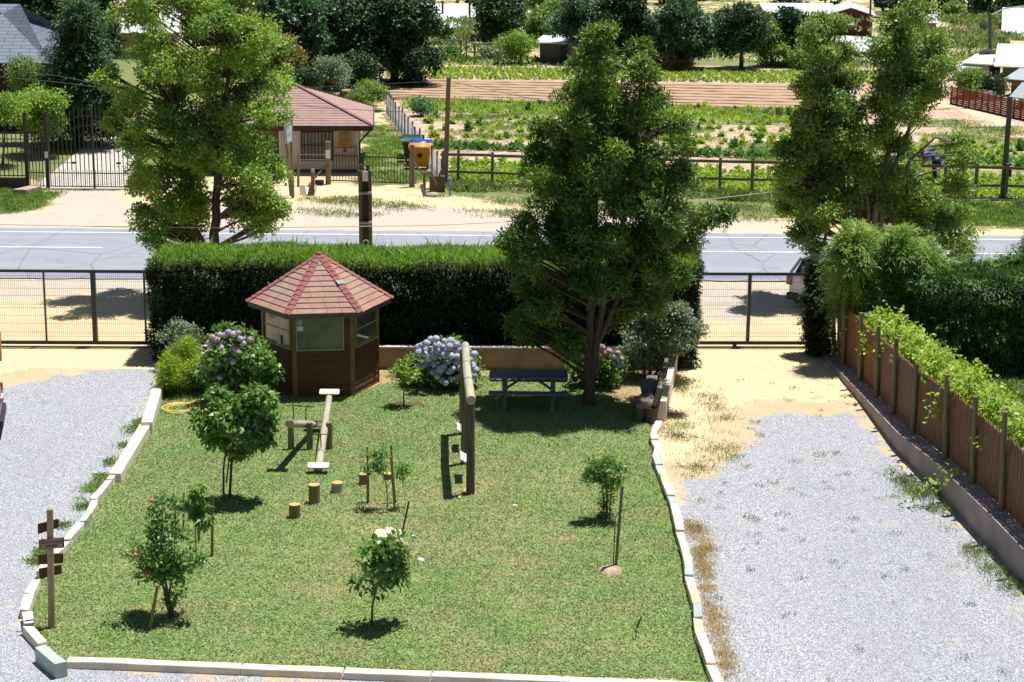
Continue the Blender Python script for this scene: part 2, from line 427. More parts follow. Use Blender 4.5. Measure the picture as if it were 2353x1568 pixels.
def zroad(x, y):
    u = (y-edB(x))/(edT(x)-edB(x)); return .03+.05*(1-(2*u-1)**2)
m, t, b, o = newmat('road_paint'); p = wpos(t)
t.links.new(mix(t, ramp(t, noise(t, 14, 4, .7, p), [(.38, 1), (.5, 0)]), (.82, .82, .80), (.45, .46, .5)), b.inputs['Base Color']); b.inputs['Roughness'].default_value = .6; PAINT = m
def stripe(f, x0, x1, w):
    q = MB(); vs = []; fs = []; xx = np.arange(x0, x1+.01, 1.0)
    for x in xx:
        vs += [(x, f(x)-w/2, zroad(x, f(x)-w/2)+.006), (x, f(x)+w/2, zroad(x, f(x)+w/2)+.006)]
    for i in range(len(xx)-1): fs.append((2*i, 2*i+2, 2*i+3, 2*i+1))
    q.add(vs, fs); tag(q.build('road_marking', PAINT), kind='structure')
stripe(ft, -74, 74, .13); stripe(fb, -74, 74, .12)
dx = G(237, 574.5).x
for x1 in (dx-33, dx, dx+35.5, dx+70):
    stripe(fc, max(-74, x1-16), min(74, x1), .12)

# drives
gl = gpoly([(-900,1010),(-300,930),(0,893),(120,868),(240,850),(357,838),(380,845),(372,885),(330,975),(262,1090),(212,1180),(150,1255),(98,1310),(66,1370),(60,1410),(80,1470),(130,1525),(300,1545),(900,1568),(1640,1600),(1900,1750),(1900,2600),(-1200,2600)])
gr = gpoly([(1560,1110),(1600,1105),(1650,1085),(1690,1055),(1740,1010),(1728,965),(1800,948),(1880,960),(1960,950),(2000,985),(2040,1045),(2146,1135),(2263,1260),(2353,1362),(2600,1640),(2600,2600),(1500,2600),(1640,1560),(1590,1400),(1562,1240)])
GV = mat_gravel()
sheet('gravel_driveway', -26, 12, 14, 46, .25, .010, GV, {'sd': lambda P: sd_poly(P, gl)}, lambda P: sd_poly(P, gl) > -.9)
sheet('gravel_driveway', 2, 13, 14, 44, .25, .014, GV, {'sd': lambda P: sd_poly(P, gr)}, lambda P: sd_poly(P, gr) > -.9)

# lawn
KR = [(1500,975),(1510,1030),(1519,1080),(1539,1130),(1552,1190),(1563,1240),(1578,1300),(1584,1340),(1590,1385),(1604,1430),(1615,1490),(1632,1540),(1645,1569)]
KL = [(385,846),(352,960),(262,1095),(250,1112),(226,1140),(212,1165),(197,1190),(166,1225),(120,1272),(94,1315),(74,1350),(62,1388),(64,1418),(84,1458),(115,1505),(150,1524)]
lawn_poly = gpoly(KL) + gpoly([(800,1541),(1640,1570)]) + gpoly(KR[::-1]) + gpoly([(1520,960),(1540,852),(870,851),(480,851)])
dryp = gpoly([(520,1150),(1000,1000),(1480,960),(1540,1180),(1600,1400),(1500,1500),(1000,1440),(600,1480),(420,1400)])
litp = gpoly([(840,840),(1570,840),(1540,975),(1430,925),(1330,880),(1200,865),(1000,868),(880,885),(840,900)])
sheet('lawn', -12, 8, 26, 47, .2, .022, mat_lawn(), {'dry': lambda P: sd_poly(P, dryp), 'litter': lambda P: sd_poly(P, litp)}, lambda P: sd_poly(P, lawn_poly) > .13)

# paved drive behind the iron gate
m, t, b, o = newmat('paving'); p = wpos(t)
br = nd(t, 'ShaderNodeTexBrick'); br.inputs['Scale'].default_value = 1.6; br.inputs['Color1'].default_value = (.62, .58, .55, 1); br.inputs['Color2'].default_value = (.50, .46, .44, 1); br.inputs['Mortar'].default_value = (.25, .22, .16, 1)
br.inputs['Mortar Size'].default_value = .03; t.links.new(p, br.inputs['Vector'])
t.links.new(mix(t, ramp(t, noise(t, 1.2, 4, .7, p), [(.5, 0), (.7, .5)]), br.outputs[0], (.50, .40, .25)), b.inputs['Base Color']); b.inputs['Roughness'].default_value = .9
pv = gpoly([(68,436),(300,437),(330,380),(300,330),(262,314),(212,316),(185,345),(128,392)])
tag(MB().prism([(p_.x, p_.y) for p_ in pv], -.1, .03).build('path', m), kind='structure')
# compacted path beside the red fence in the field is drawn in the field sheet

# field
FL = [(858,152),(872,195),(889,262),(945,330),(1018,425)]
field_poly = gpoly(FL) + gpoly([(1400,438),(2353,462),(3000,478),(3000,160),(2300,155)])
pathp = gpoly([(2110,238),(2200,252),(2290,285),(2360,312),(2600,360),(2600,338),(2353,292),(2290,268),(2215,240),(2120,226)])
weedp = gpoly([(930,236),(1300,246),(1850,262),(1850,300),(1300,285),(930,262)])
weed2 = gpoly([(2100,255),(2600,400),(2700,470),(2100,462)])
sheet('field', -12, 46, 72, 123, .4, .02, mat_soil(), {'weed': lambda P: np.clip(multi([weedp, weed2])(P), -2, 2), 'path': lambda P: sd_poly(P, pathp)}, lambda P: sd_poly(P, field_poly) > 0)
m, t, b, o = newmat('tilled_earth'); p = wpos(t)
d = noise(t, 10, 4, .7, mapping(t, p, (.3, 1, 1)))
t.links.new(mix(t, d, (.30, .195, .12), (.46, .32, .21)), b.inputs['Base Color']); b.inputs['Roughness'].default_value = .95; bump(t, b, d, .6, .05); TILL = m
tl, tb = [G(882, 187), G(1820, 201)], [G(950, 233), G(1820, 258)]
f1, f2 = fit(tl), fit(tb)
q = MB(); vs = []; fs = []; NB = 8; prof = []
for k in range(NB):
    for u, z in ((0, .0), (.05, .17), (.3, .2), (.8, .16), (.93, .05)): prof.append(((k+u)/NB, z))
prof.append((1, .02)); xs = np.arange(-9.5, 17.6, .5)
for x in xs:
    a, c_ = f2(x), f1(x); jx = rg.uniform(-.05, .05)
    for u, z in prof: vs.append((x, a+(c_-a)*u+jx*.5, z+.03+rg.uniform(-.02, .02)))
n = len(prof)
for i in range(len(xs)-1):
    for k in range(n-1): fs.append((i*n+k, (i+1)*n+k, (i+1)*n+k+1, i*n+k+1))
q.add(vs, fs); tag(q.build('tilled_soil', TILL), kind='structure')
# ================================================================== SHARED MATERIALS
DKGREEN = simple('green_steel', (.012, .035, .028), (.02, .03, .025), rough=.45, spec=.5)
BLKST = simple('black_steel', (.012, .011, .013), (.02, .018, .018), rough=.45, spec=.5)
CONC = simple('concrete', (.42, .38, .34), (.30, .27, .24), scale=2.2, rough=.9, bmp=.5)
CONCW = simple('pale_concrete', (.80, .73, .62), (.62, .54, .43), scale=2, rough=.9, bmp=.6)
CONCG = simple('greenish_concrete', (.50, .56, .50), (.38, .44, .40), scale=2, rough=.9, bmp=.6)
CONCB = simple('bluish_concrete', (.42, .47, .52), (.34, .38, .42), scale=2, rough=.9, bmp=.6)
CONCY = simple('straw_concrete', (.74, .60, .38), (.60, .48, .32), scale=2, rough=.9, bmp=.6)
WALLC = simple('wall_plaster', (.37, .27, .18), (.24, .17, .115), scale=1.3, rough=.9, bmp=.4, stretch=(1, 1, .4))
LOG = wood('log_wood', (.26, .22, .12), (.15, .125, .07))
LOGD = wood('old_log_wood', (.15, .125, .08), (.085, .07, .05))
PALELOG = wood('pale_log_wood', (.50, .47, .34), (.36, .33, .24), 'y')
CUT = simple('cut_wood', (.66, .44, .18), (.52, .32, .13), scale=9)
REDWOOD = wood('red_brown_wood', (.16, .072, .038), (.085, .036, .022), 'x')
REDWOODZ = wood('red_brown_boards', (.30, .16, .088), (.18, .092, .052), 'z')
GREYWOODX = wood('grey_wood', (.22, .22, .24), (.13, .13, .145), 'x')
RAILW = wood('rail_wood', (.22, .19, .15), (.13, .11, .09), 'x')
BARK = simple('bark', (.13, .095, .07), (.07, .05, .04), scale=14, bmp=.8, stretch=(1, 1, .3))
BARKG = simple('pale_bark', (.30, .26, .22), (.15, .12, .10), scale=14, bmp=.8, stretch=(1, 1, .3))
WHITEP = simple('white_paint', (.82, .80, .77), (.70, .66, .62), scale=8, rough=.6)
TIN = simple('pale_tin', (.72, .74, .77), (.60, .62, .66), scale=1.5, rough=.45, metal=.2)
CREAM = simple('cream_siding', (.58, .54, .46), (.50, .46, .40), scale=3, rough=.7)

# ================================================================== KERBS AND LOW WALLS
def kerb_block(p, q, w, h, m, label, seed, group, z0=-.06, cat='kerb stone', name='kerb_block'):
    r = random.Random(seed); p = Vector(p); q = Vector(q); d = (q-p); L = d.length; d.normalize(); s = Vector((d.y, -d.x, 0))
    L -= .012; j = lambda a=.012: r.uniform(-a, a)
    o_ = MB(); n = max(1, int(L/.35)); rows = []
    for i in range(n+1):
        u = L*i/n; row = []
        for sx, z in ((-1, z0), (1, z0), (1, h), (-1, h)):
            jj = .3 if L > 1 else 1; row.append((u+(j(.02) if i in (0, n) else 0), sx*w/2+j()*jj, z+(j(.012)*jj if z > 0 else 0)))
        rows.append(row)
    vs = [v for rr in rows for v in rr]; fs = [(0, 1, 2, 3)[::-1], tuple(len(vs)-4+k for k in range(4))]
    for i in range(n):
        for k in range(4): fs.append((i*4+k, i*4+(k+1) % 4, (i+1)*4+(k+1) % 4, (i+1)*4+k))
    o_.add(vs, fs); ob = o_.build(name, m, bevel=.012)
    ob.location = (p.x, p.y, 0); ob.rotation_euler = (0, 0, math.atan2(d.y, d.x)); tag(ob, label, cat, group); return ob
# left curved edge, from the white wall round to the front corner (photo pixels of block ends on their tops)
kl = [((266,1085),(250,1102),.16,CONCW),((250,1103),(236,1118),.16,CONCW),((238,1118),(214,1147),.17,CONCW),((218,1147),(203,1180),.17,CONCW),((203,1176),(186,1198),.18,CONCG),((184,1199),(152,1240),.19,CONCW),((150,1244),(118,1276),.2,CONCW),((116,1278),(94,1312),.2,CONCW),((82,1333),(66,1364),.2,CONCW),((66,1366),(56,1402),.2,CONCW),((62,1405),(66,1432),.2,CONCW),((62,1436),(100,1477),.2,CONCW),((92,1484),(142,1525),.24,CONCG)]
for i, (a, b2, w_, m_) in enumerate(kl):
    hh = .17 if i < 12 else .26
    kerb_block(G(*a, hh), G(*b2, hh), w_*.82, hh, m_, ('greenish' if m_ is CONCG else 'pale') + ' concrete kerb block on the left curved lawn edge, %s from the white wall' % ORD[i], i, 'kerb blocks round the lawn')
kf = [(152,1516),(295,1524),(556,1535),(650,1538),(990,1551),(1330,1563),(1640,1573),(1720,1576)]
kf = [(x_, 1514+(x_-160)*60/1490) for x_ in (156,296,555,790,992,1290,1480,1660)]
for i in range(len(kf)-1):
    a, b2 = G(*kf[i], .13), G(*kf[i+1], .13)
    kerb_block(a, b2, .2, .13, CONCW, 'long white topped concrete kerb along the front of the lawn, %s from the left corner' % ORD[i], 50+i, 'long kerbs along the front lawn edge', name='long_kerb', cat='kerb')
kr_t = [(1514,966),(1503,992),(1501,1001),(1505,1012),(1512,1030),(1508,1050),(1515,1070),(1523,1090),(1532,1115),(1542,1140),(1550,1160),(1558,1198),(1563,1222),(1571,1250),(1580,1286),(1584,1326),(1590,1350),(1602,1388),(1604,1422),(1608,1456),(1622,1488),(1634,1528),(1650,1566),(1664,1598)]
km = [CONCW,CONCG,CONCW,CONCW,CONCW,CONCG,CONCW,CONCY,CONCW,CONCB,CONCW,CONCW,CONCG,CONCW,CONCG,CONCW,CONCY,CONCB,CONCY,CONCW,CONCW,CONCW,CONCW]
nm = {id(CONCW): 'pale', id(CONCG): 'greenish', id(CONCB): 'bluish grey', id(CONCY): 'straw coloured'}
for i in range(len(kr_t)-1):
    kerb_block(G(*kr_t[i], .15), G(*kr_t[i+1], .15), .155, .15+.02*(i % 3), km[i], nm[id(km[i])] + ' concrete kerb block on the right lawn edge, %s down from the log bench' % ORD[i], 90+i, 'kerb blocks round the lawn')
# white walls on the left and right, tan wall at the back
def wall_run(name, a, b2, w, h, m, label, cat='wall'):
    return kerb_block(a, b2, w, h, m, label, 7, None, name=name, cat=cat)
a, b2, c2 = G(370, 869, .42), G(336, 971, .42), G(346, 975, .25)
wall_run('low_wall', G(367, 868, .30), G(337, 970, .30), .24, .30, CONCW, 'taller white concrete wall section beside the bright green bush, left lawn edge')
wall_run('low_wall', G(334, 974, .22), G(264, 1088, .22), .24, .22, CONCW, 'lower white concrete wall section between the taller wall and the small kerb blocks')
wr0, wr1 = G(1519, 921.5, .48), G(1546, 812, .48)
wall_run('low_wall', wr0, wr1, .24, .48, CONCW, 'white concrete wall behind the log bench, beside the right driveway')
wb0, wb1 = G(480, 800, .56), G(1545, 809, .56)
bw = wall_run('back_wall', Vector((G(385,852).x, G(870,853).y+.08, 0)), Vector((wr1.x+.1, G(1490,853).y+.10, 0)), .16, .56, WALLC, 'tan plastered low wall at the back of the garden in front of the hedge')
cap = MB(); L = (G(385,852)-Vector((wr1.x, G(1490,853).y, 0))).length
cap.box(0, L, -.1, .1, .563, .60); cp_ = cap.build('coping', simple('coping_plaster', (.75, .70, .66), (.6, .55, .5)), bw)

# ================================================================== MESH GATES
def mesh_gate(x0, x1, Y0, Y1, posts, h, label, xr=None):
    g = thing('sliding_gate', label, 'gate', (0, 0, 0), group='dark green mesh sliding gates')
    yy = lambda x: Y0+(Y1-Y0)*(x-x0)/(x1-x0)
    q = MB(); q.beam((x0, Y0, h), (xr or x1, yy(xr or x1), h), .06, .07); q.build('top_rail', DKGREEN, g)
    q = MB(); q.beam((x0, Y0, .1), (x1, Y1, .1), .06, .08); q.build('bottom_rail', DKGREEN, g)
    q = MB(); q.beam((x0, Y0-.12, .02), (x1, Y1-.12, .02), .05, .04); q.build('ground_track', simple('rusty_track', (.25, .18, .12)), g)
    for px_, w in posts:
        x = px_; q = MB(); q.beam((x, yy(x), .13), (x, yy(x), h-.03), w, w, up=(0, 1, 0)); q.build('post', DKGREEN, g)
    q = MB(); x = x0
    while x < x1:
        q.box(x-.0025, x+.0025, yy(x)-.0425, yy(x)-.0375, .13, h-.03); x += .05
    zz = .2
    for k, z in enumerate([.16,.28,.36,.40,.62,.83,1.03,1.12,1.16,1.36,1.55,1.75,1.88]):
        if z < h: q.beam((x0, Y0-.045, z), (x1, Y1-.045, z), .005, .006)
    q.build('wire_mesh', simple('galvanised_wire', (.18, .22, .2), rough=.5), g)
    q = MB(); q.box(-.05, .05, -.05, .05, .0, .07); w_ = q.build('wheel', BLKST, g); w_.location = (x0+(x1-x0)*.35, yy(x0+(x1-x0)*.35)-.1, .02)
    return g
a, b2 = G(0, 797), G(370, 797)
hL = V(100, 625, a.y).z
mesh_gate(a.x-3.2, G(415,797).x, a.y, b2.y, [(a.x-3.1, .06), (G(107,797).x, .045), (G(220,797).x, .115), (G(337,797).x, .045), (G(415,797).x-.05, .05)], hL, 'dark green mesh sliding gate across the left sandy entrance', xr=G(490,797).x)
gf = thing('gate_support', 'dark green steel posts with diagonal braces holding the left gate against the hedge', 'gate frame', (G(455,800).x, b2.y-.18, 0))
for dx, h_ in ((-.38, 1.75), (0, 2.02), (.27, 1.72)):
    MB().beam((dx, 0, 0), (dx, 0, h_), .07, .07, up=(0, 1, 0)).build('post', DKGREEN, gf)
MB().beam((-.38, -.05, 1.8), (0, -.05, 1.6), .05, .05).build('brace', DKGREEN, gf)
MB().beam((0, -.05, 1.6), (.5, -.05, 1.93), .05, .05).build('brace', DKGREEN, gf)
a, b2 = G(1590, 797), G(1885, 797)
mesh_gate(G(1575,797).x, b2.x+.1, a.y, b2.y, [(G(1575,797).x+.05, .07), (G(1717,797).x, .09), (b2.x, .07)], V(1700, 631, a.y).z, 'dark green mesh sliding gate across the right driveway')

# ================================================================== BOARD FENCE ON PLINTH
pb = [(1879,807,.06),(1970,918.6,.22),(2058,1036,.42),(2146,1124,.56),(2263,1249,.62),(2353,1350,.64),(2470,1482,.66)]
PBp = [(G(x, y), h) for x, y, h in pb]
pl = thing('retaining_wall', 'low concrete plinth under the board fence along the right driveway', 'wall', (0, 0, 0))
q = MB(); vs = []; fs = []
for p, h in PBp:
    vs += [(p.x, p.y, -.1), (p.x, p.y, h), (p.x+.46, p.y, h), (p.x+.46, p.y, -.1)]
for i in range(len(PBp)-1):
    for k in range(4): fs.append((i*4+k, (i+1)*4+k, (i+1)*4+(k+1) % 4, i*4+(k+1) % 4))
fs += [(0, 1, 2, 3), tuple(len(vs)-4+k for k in (3, 2, 1, 0))]
q.add(vs, fs).build('plinth', simple('plinth_concrete', (.42, .34, .31), (.30, .25, .24), scale=1.6, rough=.9, bmp=.5, coords='w'), pl)
def fline(y):
    for (p, h), (q2, h2) in zip(PBp, PBp[1:]):
        if q2.y <= y <= p.y or (q2 is PBp[-1][0] and y < q2.y) or (p is PBp[0][0] and y > p.y):
            u = (p.y-y)/(p.y-q2.y); return p.x+(q2.x-p.x)*u+.36, h+(h2-h)*u
fen = thing('board_fence', 'red brown board fence with round posts, vine spilling over its top', 'fence', (0, 0, 0))
fp = [(1893,815,1900,700),(1920,836,1931,682),(1960,875,1970,719),(2001,914,2012,750),(2042,953,2056,777),(2091,998,2106,831),(2149,1055,2166,861),(2207,1112,2231,911),(2273,1174,2297,946),(2346,1244,2372,1000)]
ypost = []
for bx, by, tx, ty in fp:
    p = G(bx, by, .3)
    for _ in range(5): fx, fh = fline(p.y); p = G(bx, by, fh)
    top = V(tx, ty, p.y); ypost.append(p.y)
    MB().tube([(fx-.07, p.y, fh-.05), (top.x*.4+.6*(fx-.07), p.y, top.z)], [.06, .052], 10).build('post', LOG, fen)
rr = random.Random(5); ys = sorted(ypost) ; ys = [ys[0]-2.4, ys[0]-1.2] + ys
for k in range(len(ys)-1):
    q = MB(); y = ys[k]
    while y < ys[k+1]-.02:
        fx, fh = fline(y); w = .105; h = 1.42+rr.uniform(-.02, .02); lean = rr.uniform(-.006, .006)
        q.slab([(fx, y, fh+.03), (fx, y+w-.012, fh+.03), (fx+lean, y+w-.012, fh+h-.05), (fx+lean, y+w*.5, fh+h+.01), (fx+lean, y, fh+h-.05)], .018); y += w
    q.build('board_panel', REDWOODZ, fen)
q = MB(); f0, h0 = fline(ys[-1]); f1_, h1 = fline(ys[0])
for z in (.3, 1.15):
    for k in range(len(ys)-1):
        A_, B_ = fline(ys[k]), fline(ys[k+1]); q.beam((A_[0]+.05, ys[k], A_[1]+z), (B_[0]+.05, ys[k+1], B_[1]+z), .04, .07)
q.build('back_rail', REDWOODZ, fen)
FENCEX = fline
# ================================================================== GAZEBO
rnd = random.Random(11)
GR = math.radians(9); R_w = 1.38; AP = R_w*math.cos(math.pi/6)
gf_ = G(745, 914); nrm = Vector((math.sin(GR), -math.cos(GR), 0)); gc = gf_ - nrm*AP
gz_ = thing('gazebo', 'hexagonal wooden booth with red shingle roof and windows standing on the lawn before the hedge', 'garden hut', gc, GR)
m, t, b, o = newmat('roof_shingles'); p = opos(t)
br = nd(t, 'ShaderNodeTexBrick'); br.inputs['Scale'].default_value = 1; br.inputs['Brick Width'].default_value = .34; br.inputs['Row Height'].default_value = 10
br.inputs['Mortar Size'].default_value = .006; br.inputs['Color1'].default_value = (.31, .145, .13, 1); br.inputs['Color2'].default_value = (.30, .19, .14, 1); br.inputs['Mortar'].default_value = (.12, .05, .05, 1)
uvn = nd(t, 'ShaderNodeUVMap'); t.links.new(uvn.outputs[0], br.inputs['Vector'])
c = mix(t, ramp(t, noise(t, 2.2, 4, .7, p), [(.42, 0), (.68, .7)]), br.outputs[0], (.33, .26, .18))
c = mix(t, ramp(t, noise(t, 22, 2, .6, p), [(.70, 0), (.74, .6)]), c, (.65, .58, .52))
t.links.new(c, b.inputs['Base Color']); b.inputs['Roughness'].default_value = .85; bump(t, b, noise(t, 60, 2, .5, p), .4, .005); SHING = m
CAPM = simple('ridge_shingles', (.33, .125, .12), (.28, .105, .10), scale=5, rough=.85, bmp=.3)
FASC = simple('fascia_wood', (.13, .12, .12), (.09, .075, .075), scale=8)
def roof_courses(corner_lo, corner_hi, ncourse, th, mat, parent, name='roof', rowseed=0):
    """list of (loA, loB, hiA, hiB) faces -> overlapping shingle courses, one mesh"""
    vs = []; fs = []; uv = []
    for (la, lb_, ha, hb) in corner_lo:
        la, lb_, ha, hb = map(Vector, (la, lb_, ha, hb))
        nn = (lb_-la).cross(ha-la).normalized()
        if nn.z < 0: nn = -nn
        ax = (lb_-la).normalized()
        for k in range(ncourse):
            u0, u1 = k/ncourse, (k+1.12)/ncourse; u1 = min(u1, 1)
            a, b_ = la.lerp(ha, u0), lb_.lerp(hb, u0); c_, d_ = lb_.lerp(hb, u1), la.lerp(ha, u1)
            o1, o0 = nn*th*1.15, nn*.004
            n = len(vs); vs += [a+o1, b_+o1, c_+o0, d_+o0, a-o0*0, b_-o0*0]
            fs += [(n, n+1, n+2, n+3), (n+4, n+5, n+1, n)]
            sh = (k % 2)*.17 + (k*.37 % 1)*.1
            for v in (a, b_, c_, d_): uv.append(((v-la).dot(ax)+sh+5, .2+k*10.0+5))
            for v in (a, b_, b_, a): uv.append(((v-la).dot(ax)+sh+5, .2+k*10.0+5))
    me = bpy.data.meshes.new(name); me.from_pydata([tuple(v) for v in vs], [], fs)
    ul = me.uv_layers.new(name='UVMap'); ul.data.foreach_set('uv', np.array(uv, dtype=np.float32).ravel())
    return link(name, me, mat, parent)
R_e, z_e, z_a = 1.73, 2.10, 3.2
hx = lambda R, k, z: Vector((R*math.cos(math.radians(-120+60*k)), R*math.sin(math.radians(-120+60*k)), z))
faces = [(hx(R_e, k, z_e), hx(R_e, k+1, z_e), hx(.02, k, z_a), hx(.02, k+1, z_a)) for k in range(6)]
roof = roof_courses(faces, None, 11, .022, SHING, gz_)
q = MB()
q.add([hx(R_e-.01, k, z_e-.01) for k in range(6)]+[Vector((0, 0, z_a-.03))], [(k, 6, (k+1) % 6) for k in range(6)])
q.build('roof_lining', FASC, roof)
for k in range(6):
    q = MB(); a, b2 = hx(R_e+.01, k, z_e), Vector((0, 0, z_a+.01)); n = 13
    for i in range(n):
        p0, p1 = a.lerp(b2, i/n), a.lerp(b2, min(1, (i+1.2)/n)); d = (p1-p0).normalized(); sd = d.cross(Vector((0, 0, 1))).normalized(); up_ = sd.cross(d)
        w0 = .095
        q.add([p0-sd*w0+up_*.012, p0+up_*.058, p0+sd*w0+up_*.012, p1+sd*w0-up_*.004, p1+up_*.036, p1-sd*w0-up_*.004, p0-sd*w0, p0+sd*w0], [(0, 1, 4, 5), (1, 2, 3, 4), (6, 7, 2, 1), (6, 1, 0)][:3])
    q.build('ridge_cap', CAPM, roof)
MB().lump((0, 0, z_a+.03), .08, rnd, zs=.5).build('roof_tip', CAPM, roof)
for (f_, g_) in ((.44, 1), (.02, 1.5)):
    pass
q = MB(); pa = hx(R_e, 1, z_e).lerp(Vector((0, 0, z_a)), .50); dd = (Vector((0, 0, z_a))-hx(R_e, 1, z_e)).normalized(); sd = dd.cross(Vector((0, 0, 1))).normalized(); up_ = sd.cross(dd)
q.slab([pa-sd*.1+up_*.055-dd*.06, pa+sd*.1+up_*.05-dd*.06, pa+sd*.1+up_*.05+dd*.07, pa-sd*.1+up_*.055+dd*.07], .01); q.build('roof_patch', simple('faded_patch', (.33, .42, .38), (.28, .36, .33)), roof)
for k in range(6):
    q = MB(); a, b2 = hx(R_e-.03, k, z_e-.055), hx(R_e-.03, k+1, z_e-.055)
    q.beam(a, b2, .03, .11); q.build('fascia', FASC, gz_)
GLASS = {}
def glassmat(name, c1, c2, sc=4, rough=.06):
    m, t, b, o = newmat(name); p = opos(t); n = noise(t, sc, 4, .6, p)
    t.links.new(mix(t, ramp(t, n, [(.4, 0), (.6, 1)]), c1, c2), b.inputs['Base Color']); b.inputs['Roughness'].default_value = rough; b.inputs['Specular IOR Level'].default_value = .8; return m
GL1 = glassmat('window_glass', (.05, .07, .06), (.12, .13, .10), 2)
m, t, b, o = newmat('curtain_glass'); p = opos(t)
vv = nd(t, 'ShaderNodeTexVoronoi'); vv.inputs['Scale'].default_value = 9; t.links.new(p, vv.inputs['Vector'])
t.links.new(mix(t, ramp(t, vv.outputs['Distance'], [(.12, 1), (.2, 0)]), mix(t, noise(t, 1.5, 3, .5, p), (.06, .075, .07), (.16, .17, .12)), (.10, .06, .05)), b.inputs['Base Color'])
b.inputs['Roughness'].default_value = .08; b.inputs['Specular IOR Level'].default_value = .7; GL2 = m
GOLDW = wood('honey_wood', (.42, .28, .11), (.30, .19, .08), 'x'); GREYFR = simple('grey_frame', (.40, .42, .38), (.33, .34, .3), rough=.5)
for k in range(6):
    ang = math.radians(-90+60*k)
    zb = [.0]; z = .02; q = MB(); wy = 0
    half = R_w/2
    # boards up to the sill (or to the eave on the blind sides)
    top = 1.16 if k in (0, 1, 5) else 2.02
    while z < top-.01:
        h = min(.145, top-z); l0 = -half-.01*(k in (0,)); l1 = half+rnd.uniform(-.005, .02)
        q.hexa([(l0, -.030, z-.01), (l1, -.030+rnd.uniform(-.004, .004), z-.01), (l1, .02, z-.01), (l0, .02, z-.01), (l0, -.010, z+h), (l1, -.010, z+h), (l1, .02, z+h), (l0, .02, z+h)]); z += h-.002
    if k == 0: q.box(-half, -.68+.04, -.02, .03, 1.16, 2.04); q.box(.49, half, -.02, .03, 1.16, 2.04)
    if k in (1, 5): q.box(-half, -half+.05, -.012, .03, 1.16, 2.04); q.box(half-.06, half, -.012, .03, 1.16, 2.04)
    wl = q.build('wall', REDWOOD, gz_)
    wl.location = (AP*math.cos(ang), AP*math.sin(ang), 0); wl.rotation_euler = (0, 0, ang+math.pi/2)
    if k in (0, 1, 5):
        u0, u1 = (-.64, .48) if k == 0 else (-half+.06, half-.07)
        z0_, z1_ = 1.19, 2.02
        fr = MB(); fm = GREYFR if k == 0 else GOLDW; fw = .025 if k == 0 else .06
        fr.box(u0, u1, -.055, .0, z0_-.03, z0_+fw-.03); fr.box(u0, u0+fw, -.055, 0, z0_+fw-.03, z1_); fr.box(u1-fw, u1, -.055, 0, z0_+fw-.03, z1_)
        w_ = fr.build('window', fm, wl); w_.location = (0, 0, 0)
        MB().box(u0+fw, u1-fw, -.018, -.008, z0_+fw-.03, z1_).build('pane', GL2 if k == 0 else GL1, wl).name = 'pane'
        if k != 0:
            q = MB(); q.box(u0+fw, u1-fw, -.03, -.019, 1.58, 1.61); q.box(u0+fw, u1-fw, -.03, -.019, z0_+.035, z0_+.06); q.build('glazing_bar', GREYFR, wl)
        else:
            q = MB(); q.tube([(-.54, -.024, 1.84), (-.54, -.019, 1.84)], .065, 16); q.build('sticker', simple('sticker_blue', (.35, .5, .5), (.3, .45, .45)), wl)
            q = MB(); q.box(-.61, -.47, -.024, -.019, 1.64, 1.75); q.build('sticker', WHITEP, wl)
            MB().box(-.60, -.02+.05, -.024, -.0195, 1.58, 1.60).build('shelf_edge', simple('shelf', (.2, .2, .16)), wl)
for k in range(6):
    p_ = hx(R_w-.02, k, 0); MB().box(p_.x-.05, p_.x+.05, p_.y-.05, p_.y+.05, 0, 2.05).build('corner_post', GOLDW if k == 5 else REDWOODZ, gz_)
MB().box(-.04, .04, -.02, .02, 1.22, 1.42).build('sticker', WHITEP, gz_).location = (-1.02, -.74, 0)
MB().prism([hx(1.3, k, 0)[:2] for k in range(6)], .0, .06).build('floor', REDWOOD, gz_)
# a half round block and plank ends at the foot
# ================================================================== PICNIC TABLE
pc = G(1214, 930); pt = thing('picnic_table', 'weathered grey picnic table with two attached benches in tree shade', 'picnic table', pc, math.radians(-.6))
q = MB()
for k in range(5): q.box(-.91, .91, -.36+k*.145, -.36+k*.145+.137, .71, .75)
q.build('table_top', GREYWOODX, pt, .004)
for s in (-1, 1):
    q = MB()
    for k in range(2): q.box(-.92, .92, s*.60-.13+k*.135, s*.60-.13+k*.135+.128, .42, .455)
    q.build('bench_seat', GREYWOODX, pt, .004)
for sx in (-.56, .56):
    for s in (-1, 1):
        MB().beam((sx, s*.60, 0), (sx, s*.22, .71), .045, .1, up=(1, 0, 0)).build('leg', GREYWOODX, pt)
    MB().box(sx+.025, sx+.065, -.72, .72, .34, .42).build('seat_support', GREYWOODX, pt)
    MB().box(sx+.025, sx+.065, -.34, .34, .62, .708).build('top_support', GREYWOODX, pt)
    MB().beam((sx, 0, .36), (sx*.12, 0, .70), .09, .045).build('brace', GREYWOODX, pt)
